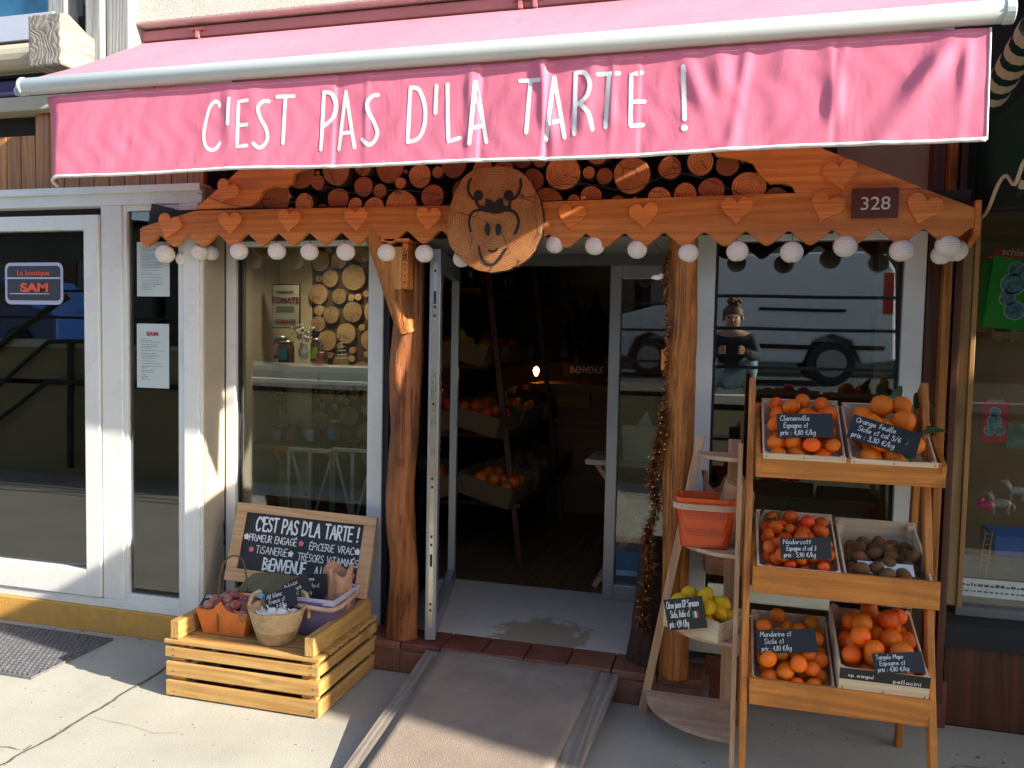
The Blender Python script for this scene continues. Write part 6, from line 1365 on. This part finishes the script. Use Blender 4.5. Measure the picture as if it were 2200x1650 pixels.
for i in range(12):
    c = Vector((-1.75+rnd.uniform(-.1, .1), 1.5+i*.22, 1.952)); m = MB(); h = rnd.uniform(.22, .32); m.lathe([(.001, 0), (.038, .004), (.038, h*.6), (.014, h*.78), (.014, h), (.001, h+.002)], c, 12); tag(m.build('bottle', M('bottle_%d' % (i % 4), ((.03, .08, .02), (.15, .05, .02), (.05, .02, .02), (.02, .03, .08))[i % 4], .12, .2, 6), None, loc=c, smooth=True), 'dark glass bottle on the top board of the interior shelving', 'bottle', 'bottles inside the shop')
m = MB(); q = at(967, 680, 1.0); m.box(q.x-.04, q.x+.04, .995, 1.0, q.z-.16, q.z+.16); tag(m.build('orange_poster', M('orange_card', (.62, .16, .03), .7), None, loc=q), 'narrow orange poster seen through the open door glass', 'poster')
# tote bag on a small table behind the sidelight
c = at(1372, 988, 1.0); TB = thing('tote_bag', 'cream canvas bag standing on a folding table behind the sidelight', 'bag', c); CV = M('canvas', (.62, .56, .44), .9, .08, 14)
m = MB(); vs = [(c.x+x*(1+.1*k), 1.0+y*(.6+.4*(1-k)), c.z+.20*k) for k in (0, 1) for x, y in ((-.085, -.06), (.085, -.06), (.085, .06), (-.085, .06))]; m.add(vs, [(3, 2, 1, 0), (0, 1, 5, 4), (1, 2, 6, 5), (2, 3, 7, 6), (3, 0, 4, 7)]); m.build('body', CV, TB)
m = MB(); m.box(c.x-.095, c.x+.095, .955, .96, c.z+.12, c.z+.205); m.build('flap', CV, TB); m = MB(); m.add([(c.x-.02, 1.0, c.z+.2), (c.x+.08, 1.0, c.z+.2), (c.x+.04, 1.0, c.z+.29)], [(0, 1, 2)]); m.build('paper', SHW, TB)
FT = thing('folding_table', 'pale wooden folding table behind the sidelight', 'table', (c.x, 1.05, .14)); m = MB(); m.box(c.x-.3, c.x+.3, .9, 1.3, c.z-.03, c.z-.001); m.build('tabletop', PALEX, FT)
for s in (-1, 1):
    for k in (-1, 1): m = MB(); m.bar((c.x+.25*k, 1.1+.12*s, c.z-.031), (c.x-.25*k, 1.1-.12*s+.04*k, .14), .03, .025); m.build('leg', PALEX, FT)
m = MB(); a, b_ = at(1325, 1180, .80), at(1392, 1240, .80); m.box(a.x, b_.x, .786, .789, b_.z, a.z); t = thing('sidelight_sticker', 'blue printed sticker low on the sidelight glass', 'sticker', ((a.x+b_.x)/2, .787, a.z)); m.build('sheet', M('blue_print', (.03, .12, .22), .5, .2, 30), t); m = MB(); m.box(a.x, b_.x, .7845, .7858, b_.z, b_.z+.03); m.build('pale_band', M('pale_blue_band', (.2, .34, .42), .5), t)
# right window: low cabinet and items behind the rack
CB = thing('white_cabinet', 'pale green low cabinet standing inside the right window behind the rack', 'cabinet', (.36, .5, .14)); m = MB(); m.box(.02, .66, .35, .7, .14, .86); m.build('body', M('pale_green_paint', (.42, .46, .38), .5, .05, 4), CB); m = MB(); m.box(0.0, .68, .33, .72, .861, .89); m.build('cabinet_top', M('beige_top', (.46, .38, .28), .5), CB)

# ------------------------------------------------------------------ toy shop window display
def leaflet(px0, py0, px1, py1, y, tilt, c, label, circles, head):
    a, b_ = at(px0, py0, y), at(px1, py1, y); w_, h_ = b_.x-a.x, a.z-b_.z; ctr = Vector(((a.x+b_.x)/2, y, (a.z+b_.z)/2)); t = thing('leaflet', label, 'leaflet', ctr); U = Vector((math.cos(tilt), 0, math.sin(tilt))); V = Vector((-math.sin(tilt), 0, math.cos(tilt)))
    mp = lambda u, v, w: ctr+U*u+V*v+Vector((0, -w, 0)); m = MB(); m.add([mp(sx*w_/2, sz*h_/2, d) for d in (-.003, 0) for sz in (-1, 1) for sx in (-1, 1)], [(0, 2, 3, 1), (4, 5, 7, 6), (0, 1, 5, 4), (2, 6, 7, 3), (0, 4, 6, 2), (1, 3, 7, 5)]); s = m.build('card', M('leaflet_card', c, .45, .05), t)
    m = MB(); wm = MB()
    for i, (u, v, r) in enumerate(circles): wm.add([mp(u*w_+r*w_*1.1*math.cos(k*.349), v*h_+r*w_*1.1*math.sin(k*.349), .0006) for k in range(18)], [tuple(range(18))]); m.add([mp(u*w_+r*w_*math.cos(k*.349), v*h_+r*w_*math.sin(k*.349), .0012) for k in range(18)], [tuple(range(18))])
    wm.build('picture_ring', CHALK, s); m.build('picture', M('leaflet_picture', (.16, .34, .46), .5, .8, 60), s)
    m = MB(); m.add([mp(u*w_, v*h_, .0007) for u, v in ((-.5, .40), (.5, .40), (.5, .5), (-.5, .5))], [(0, 1, 2, 3)]); m.build('head_band', M('leaflet_red', (.55, .03, .03), .5), s)
    print_text('schleich', w_*.22, mp(0, h_*.43, .0012), U, V, CHALK, s, 'lettering'); return t
leaflet(2128, 538, 2225, 708, .16, -.10, (.045, .46, .05), 'green leaflet with round pictures hanging in the toy shop window, in front', ((.0, .26, .16), (-.02, .07, .24), (-.08, -.12, .16), (.10, -.26, .2)), 1)
leaflet(2112, 545, 2160, 700, .20, -.05, (.035, .36, .035), 'darker green leaflet partly hidden behind the other green leaflet', ((.1, .2, .2),), 1)
leaflet(2112, 857, 2163, 952, .12, .02, (.60, .045, .10), 'crimson leaflet with round pictures at the middle of the toy shop window', ((.0, .20, .2), (-.02, .0, .26), (-.2, -.22, .2), (.2, -.22, .2)), 1)
m = MB(); a = at(2130, 712, .15); m.box(a.x, 2.0, .14, .4, a.z-.03, a.z); tag(m.build('display_shelf', TOYW, None, loc=(1.3, .2, a.z), bevel=.002), 'pine shelf board across the toy shop window', 'shelf')
m = MB(); m.box(.98, 2.0, .10, 1.1, .462, .5); tag(m.build('display_floor', M('grey_slate_cloth', (.22, .24, .24), .9, .2, 9), None, loc=(1.3, .3, .47)), 'grey cloth floor of the toy shop window', 'cloth')
a, b_ = at(2048, 1238, .055), at(2200, 1290, .055); PB = thing('printed_banner', 'whitish printed strip along the bottom of the toy shop window', 'banner', (1.1, .05, a.z)); m = MB(); m.box(.955, 2.4, .046, .052, b_.z, a.z); m.build('strip', M('banner_white', (.55, .60, .58), .5, .12, 14), PB); m = MB(); rg = random.Random(3); x = .97
while x < 1.6: ln = rg.uniform(.006, .02); m.box(x, x+ln, .0446, .0458, b_.z+.045, b_.z+.045+rg.uniform(.006, .014)); m.box(x, x+ln*.8, .0446, .0458, b_.z+.02, b_.z+.026); x += ln+.005
m.build('print', M('banner_print', (.05, .08, .08), .6), PB)
LD = thing('toy_ladder', 'yellow toy ladder leaning in the toy shop window', 'toy ladder', at(2112, 1230, .16)); YEL = M('yellow_plastic', (.62, .38, .03), .4)
p0, p1, q0, q1 = at(2103, 1232, .14), at(2118, 1140, .2), at(2118, 1236, .14), at(2133, 1142, .2); m = MB(); m.bar(p0, p1, .004, .004); m.bar(q0, q1, .004, .004); m.build('rail', YEL, LD); m = MB()
for i in range(8): t = (i+.5)/8; m.bar(p0.lerp(p1, t), q0.lerp(q1, t), .003, .003)
m.build('rung', YEL, LD)
m = MB(); a = at(2138, 1150, .18); m.box(a.x, a.x+.3, .18, .4, a.z-.09, a.z); tag(m.build('toy_box', M('blue_toy_plastic', (.02, .14, .62), .4, .05), None, loc=a, bevel=.004), 'bright blue toy building base in the toy shop window', 'toy')
def toy_animal(px, py, y, s, c, label, sadd=None):
    q = at(px, py, y); t = thing('toy_horse', label, 'toy animal', q, 'toy horses in the window'); m = MB(); m.ball(q+Vector((0, 0, s*.5)), (s*.42, s*.16, s*.2), 12, 8); m.tube([q+Vector((-s*.32, 0, s*.55)), q+Vector((-s*.5, 0, s*.85)), q+Vector((-s*.52, 0, s*.95))], [s*.13, s*.09, s*.08], 8); m.ball(q+Vector((-s*.6, 0, s*.92)), (s*.17, s*.07, s*.08), 10, 6)
    for dx_ in (-.28, .28):
        for dy_ in (-.08, .08): m.tube([q+Vector((s*dx_, s*dy_, s*.42)), q+Vector((s*(dx_-.03), s*dy_, s*.2)), q+Vector((s*dx_, s*dy_, 0))], [s*.07, s*.04, s*.045], 6)
    m.tube([q+Vector((s*.4, 0, s*.55)), q+Vector((s*.52, 0, s*.35)), q+Vector((s*.5, 0, s*.15))], [s*.04, s*.06, s*.02], 6); m.build('body', M('toy_paint', c, .4, .2, 40), t, smooth=True)
    m = MB(); m.tube([q+Vector((-s*.3, 0, s*.72)), q+Vector((-s*.45, 0, s*.95)), q+Vector((-s*.5, 0, s*1.05))], s*.05, 6); m.build('mane', M('toy_mane', sc_(c, .5), .6), t, smooth=True)
toy_animal(2150, 1105, .22, .10, (.5, .46, .4), 'cream toy horse with grey mane in the lower toy shop window'); toy_animal(2185, 1075, .30, .09, (.55, .53, .5), 'whiter toy horse standing behind the cream one'); toy_animal(2160, 735, .25, .0001+.09, (.4, .3, .2), 'brown toy horse on the pine window shelf')
m = MB(); c = at(2118, 1085, .14); m.ball(c, (.035, .02, .022), 12, 8); m.ball(c+Vector((-.02, 0, .02)), .014, 8, 6); tag(m.build('pink_toy', M('pink_toy_plastic', (.6, .05, .2), .4), None, loc=c, smooth=True), 'pink rounded plastic toy beside the toy horses', 'toy')
m = MB(); c = at(2190, 940, .3); m.box(c.x-.05, c.x+.2, .3, .32, c.z-.05, c.z+.06); tag(m.build('picture_box', M('toy_box_print', (.15, .28, .3), .4, .8, 22), None, loc=c), 'bluish printed toy box in the toy shop window', 'toy box')

# ------------------------------------------------------------------ across the lane: terrace, railing, photographer, van, car, houses (seen in the glass)
m = MB(); m.box(-40, 40, -60, -4.06, .3, 1.06); tag(m.build('terrace_ground', M('terrace_asphalt', (.045, .043, .04), .9, .2, 3), None), kind='structure')
RW = thing('retaining_wall', 'beige retaining wall with pale coping below the terrace across the lane', 'wall', (0, -4, 0)); m = MB(); m.box(-40, 40, -4.06, -3.96, 0, 1.0); m.build('wall_face', M('retaining_render', (.33, .27, .15), .9, .12, 2), RW); m = MB(); m.box(-40, 40, -4.2, -3.95, 1.061, 1.14); m.build('coping', M('pale_coping', (.6, .56, .47), .85, .08, 4), RW)
RL = thing('railing', 'black three bar railing along the terrace edge across the lane', 'railing', (0, -4.1, 1.14))
for z in (1.40, 1.76, 2.06): m = MB(); m.tube([(-12, -4.08, z+.0), (6, -4.08, z)], .016, 8); m.build('rail', WIRE, RL)
for x in (-9, -6.6, -4.3, -2.0, 2.6, 4.8): m = MB(); m.tube([(x, -4.08, 1.14), (x, -4.08, 2.07)], .02, 8); m.build('post', WIRE, RL)
for pts_, rad_ in (([(-8.4, 1.2), (-8.0, 1.42), (-7.16, 1.93), (-7.0, 2.0)], .04), ([(-8.4, .75), (-8.0, .97), (-7.29, 1.485), (-6.6, 1.5), (-5.4, 1.5)], .026), ([(-8.4, .35), (-8.02, .57), (-7.3, 1.045), (-6.6, 1.04), (-5.4, 1.04)], .026), ([(-7.01, 1.5), (-7.01, .1)], .035)):
    m = MB(); m.tube([(x, -3.88, z) for x, z in pts_], rad_, 8); m.build('stair_rail', WIRE, RL)
for x0_, x1_, z_ in ((-9.5, -5.2, 1.42), (-5.0, -2.9, 1.24)): m = MB(); m.box(x0_, x1_, -3.948, -3.92, z_, z_+.09); m.build('string_course', bpy.data.materials['pale_coping'], RW)
m = MB(); m.box(-9.5, -5.15, -3.959, -3.949, 1.06, 1.42); m.build('parapet', bpy.data.materials['retaining_render'], RW)
# white van parked behind the photographer
VN = thing('white_van', 'white panel van parked on the terrace behind the photographer', 'van', (.0, -8.8, 1.06)); WV = M('van_white', (.72, .73, .72), .25, .02, 3); DK = M('van_dark', (.015, .016, .018), .2); TY = M('tyre_rubber', (.02, .02, .02), .8)
pr = [(-2.05, .35), (-2.12, .72), (-1.95, .98), (-1.25, 1.16), (-.72, 1.68), (-.45, 1.80), (1.85, 1.82), (2.0, 1.6), (2.05, .35), (1.62, .30), (1.50, .62), (1.25, .72), (1.0, .62), (.9, .30), (-1.0, .30), (-1.12, .62), (-1.36, .72), (-1.6, .62), (-1.72, .30)]
m = MB(); m.T = Matrix.Translation((.05, -8.8, 1.06)); m.prism(list(reversed([(x, z) for x, z in pr])), -.85, .85); m.build('body', WV, VN, bevel=.04)
for wx in (-1.36, 1.25):
    for wy in (-.82, .82):
        m = MB(); m.T = Matrix.Translation((.05+wx, -8.8+wy, 1.06+.31)) @ Matrix.Rotation(R(90), 4, 'X'); m.lathe([(.18, -.09), (.29, -.09), (.31, -.05), (.31, .05), (.29, .09), (.18, .09)], (0, 0, 0), 24); w_ = m.build('wheel', TY, VN, smooth=False); m = MB(); m.T = Matrix.Translation((.05+wx, -8.8+wy*1.04, 1.06+.31)) @ Matrix.Rotation(R(90), 4, 'X'); m.lathe([(.001, -.06), (.19, -.06), (.19, .06), (.001, .06)], (0, 0, 0), 20); m.build('rim', ALU, w_)
m = MB(); m.T = Matrix.Translation((.05, -8.8, 1.06)); m.prism(list(reversed([(-1.2, 1.18), (-.72, 1.62), (-.28, 1.66), (-.28, 1.16)])), .852, .862); m.prism(list(reversed([(-1.2, 1.18), (-.72, 1.62), (-.28, 1.66), (-.28, 1.16)])), -.862, -.852); m.build('side_window', DK, VN)
m = MB(); m.T = Matrix.Translation((.05, -8.8, 1.06)); m.box(-1.0, 1.9, .852, .872, .50, .56); m.box(.3, 1.4, .852, .868, 1.02, 1.06); m.build('side_rail', DK, VN)
m = MB(); m.T = Matrix.Translation((.05, -8.8, 1.06)); m.box(1.86, 1.99, .80, .855, 1.0, 1.55); m.build('tail_lamp', M('red_lamp', (.5, .02, .02), .2), VN)
BC = thing('blue_car', 'dark blue hatchback parked on the terrace far left of the van', 'car', (-13.0, -8.6, 1.06)); BLU = M('car_blue', (.02, .06, .22), .2, .05); pc = [(-1.9, .3), (-1.95, .75), (-1.2, .9), (-.6, 1.42), (.8, 1.45), (1.5, .95), (1.95, .8), (1.95, .3)]
m = MB(); m.T = Matrix.Translation((-13.0, -8.6, 1.06)); m.prism(list(reversed(pc)), -.82, .82); m.build('body', BLU, BC, bevel=.06)
m = MB(); m.T = Matrix.Translation((-13.0, -8.6, 1.06)); m.prism(list(reversed([(-.95, .95), (-.5, 1.36), (.75, 1.38), (1.2, .97)])), .822, .832); m.build('side_window', DK, BC)
for wx in (-1.2, 1.2): m = MB(); m.T = Matrix.Translation((-13.0+wx, -8.6+.78, 1.06+.3)) @ Matrix.Rotation(R(90), 4, 'X'); m.lathe([(.001, -.08), (.3, -.08), (.3, .08), (.001, .08)], (0, 0, 0), 20); m.build('wheel', TY, BC)
# houses closing the far side
HS = [(-30, -13.4, 3.1, (.16, .14, .11), 'long brown rendered house across the terrace'), (-13.0, -2.2, 3.6, (.12, .09, .06), 'tall dark timber chalet across the terrace'), (-1.8, 5.4, 3.2, (.18, .165, .14), 'grey stone house facing the shop'), (5.8, 12, 2.9, (.30, .26, .15), 'low yellowish house across the terrace')]
for x0, x1, h, c, lb in HS:
    t = thing('house', lb, 'house', ((x0+x1)/2, -14, 1.06)); m = MB(); m.box(x0, x1, -20, -13, 1.06, 1.06+h); wl_ = m.build('wall', M('house_render', c, .9, .15, 1), t); m = MB(); xm = (x0+x1)/2; m.prism([(x0-.5, 1.06+h), (x1+.5, 1.06+h), (xm, 1.06+h+.9)], -20.4, -12.6); m.build('roof', M('roof_slate', (.06, .05, .045), .8, .2, 3), t)
    x = x0+1
    while x < x1-1.4:
        for z in (2.0,):
            if z < h-1: m = MB(); m.box(x, x+1.0, -12.995, -12.97, z, z+1.3); w_ = m.build('window', M('house_glass', (.03, .035, .04), .15), t); m = MB(); m.box(x-.45, x-.02, -12.99, -12.95, z, z+1.3); m.box(x+1.02, x+1.45, -12.99, -12.95, z, z+1.3); m.build('shutter', DARKW, t)
        x += 2.7
# the photographer, crouching on the terrace and holding the phone through the rails
PS = thing('person', 'crouching person with a high curly bun and dark top holding a phone', 'person', (.0, -4.35, 1.14))
def skin(name, J, E_, Rr, mat, par, root=0, sub=2):
    me = bpy.data.meshes.new(name); off = WL[PS.name]; me.from_pydata([tuple(Vector(j)-off) for j in J], E_, []); o = bpy.data.objects.new(name, me); col.objects.link(o); o.parent = par; me.materials.append(mat); WL[o.name] = off
    bpy.context.view_layer.objects.active = o; sk = o.modifiers.new('skin', 'SKIN'); sk.use_smooth_shade = True
    for i, r_ in enumerate(Rr): d = me.skin_vertices[0].data[i]; d.radius = (r_, r_) if not isinstance(r_, tuple) else r_; d.use_root = (i == root)
    sb_ = o.modifiers.new('sub', 'SUBSURF'); sb_.levels = sub; sb_.render_levels = sub; return o
SKN = M('skin', (.50, .27, .19), .5, .06, 9); TOP = M('dark_knit', (.025, .027, .03), .9, .3, 30); JEAN = M('light_denim', (.20, .30, .38), .9, .15, 14); HAIR = M('brown_hair', (.12, .07, .035), .6, .4, 40)
py_ = -4.33
J = [(0, py_, 1.36), (0, py_+.03, 1.56), (0, py_+.05, 1.68), (0, py_+.05, 1.755), (0, py_+.07, 1.83), (0, py_+.06, 1.90),
     (.17, py_+.04, 1.655), (.23, py_+.18, 1.49), (.10, py_+.40, 1.545), (-.17, py_+.04, 1.655), (-.23, py_+.18, 1.48), (-.10, py_+.40, 1.545),
     (.10, py_+.02, 1.30), (.19, py_+.24, 1.47), (.16, py_+.02, 1.20), (.15, py_+.10, 1.17), (-.10, py_+.02, 1.30), (-.19, py_+.24, 1.45), (-.16, py_+.02, 1.20), (-.15, py_+.10, 1.17)]
Eg = [(0, 1), (1, 2), (2, 3), (3, 4), (4, 5), (2, 6), (6, 7), (7, 8), (2, 9), (9, 10), (10, 11), (0, 12), (12, 13), (13, 14), (14, 15), (0, 16), (16, 17), (17, 18), (18, 19)]
Rd = [.125, .13, .10, .05, .088, .075, .065, .045, .03, .065, .045, .03, .09, .07, .045, .035, .09, .07, .045, .035]
skin('body', J, Eg, Rd, SKN, PS)
skin('sweater', [J[i] for i in (0, 1, 2, 6, 7, 8, 9, 10, 11)], [(0, 1), (1, 2), (2, 3), (3, 4), (4, 5), (2, 6), (6, 7), (7, 8)], [.14, .145, .11, .078, .058, .042, .078, .058, .042], TOP, PS)
skin('jeans', [J[i] for i in (0, 12, 13, 14, 16, 17, 18)], [(0, 1), (1, 2), (2, 3), (0, 4), (4, 5), (5, 6)], [.135, .10, .083, .06, .10, .083, .06], JEAN, PS)
m = MB(); hc = Vector((0, py_+.055, 1.865)); m.ball(hc+Vector((0, -.045, .035)), (.10, .092, .095), 18, 12, lambda q: 1+.04*math.sin(q.x*30)*math.sin(q.z*26)); [m.ball(hc+Vector((rnd.gauss(0, .022), -.04+rnd.gauss(0, .026), .15+rnd.gauss(0, .028))), .024, 8, 6) for _ in range(34)]; m.build('hair', HAIR, PS, smooth=True)
m = MB(); m.ball(hc+Vector((0, .098, -.03)), (.014, .022, .02), 8, 6); m.build('nose', SKN, PS, smooth=True)
m = MB()
for s in (-1, 1): m.ball(hc+Vector((s*.035, .086, .0)), (.014, .008, .008), 8, 6)
m.build('eyes', DK, PS, smooth=True); m = MB(); m.ball(hc+Vector((0, .088, -.07)), (.026, .008, .007), 8, 6); m.build('mouth', M('lips', (.35, .10, .09), .5), PS, smooth=True)
m = MB()
for s in (-1, 1): m.ball(hc+Vector((s*.092, .0, -.015)), (.012, .02, .032), 8, 6)
m.build('ears', SKN, PS, smooth=True)
for s in (-1, 1):
    w0_ = Vector((s*.10, py_+.40, 1.545)); m = MB(); m.ball(w0_+Vector((-s*.012, .05, .02)), (.028, .045, .035), 10, 8)
    for k in range(4): b0 = w0_+Vector((-s*.01, .085, .045-.02*k)); m.tube([b0, b0+Vector((-s*.012, .035, 0)), b0+Vector((-s*.034, .048+.002*k, 0))], [.009, .008, .007], 6)
    b0 = w0_+Vector((-s*.02, .05, .045)); m.tube([b0, b0+Vector((-s*.02, .02, .015)), b0+Vector((-s*.04, .035, .012))], [.01, .009, .008], 6); m.build('hand', SKN, PS, smooth=True)
m = MB(); m.box(-.085, .085, -3.845, -3.836, 1.545, 1.63); tag(m.build('phone', DK, None, loc=(0, -3.84, 1.59), bevel=.003), 'black phone held sideways by the crouching photographer', 'phone')
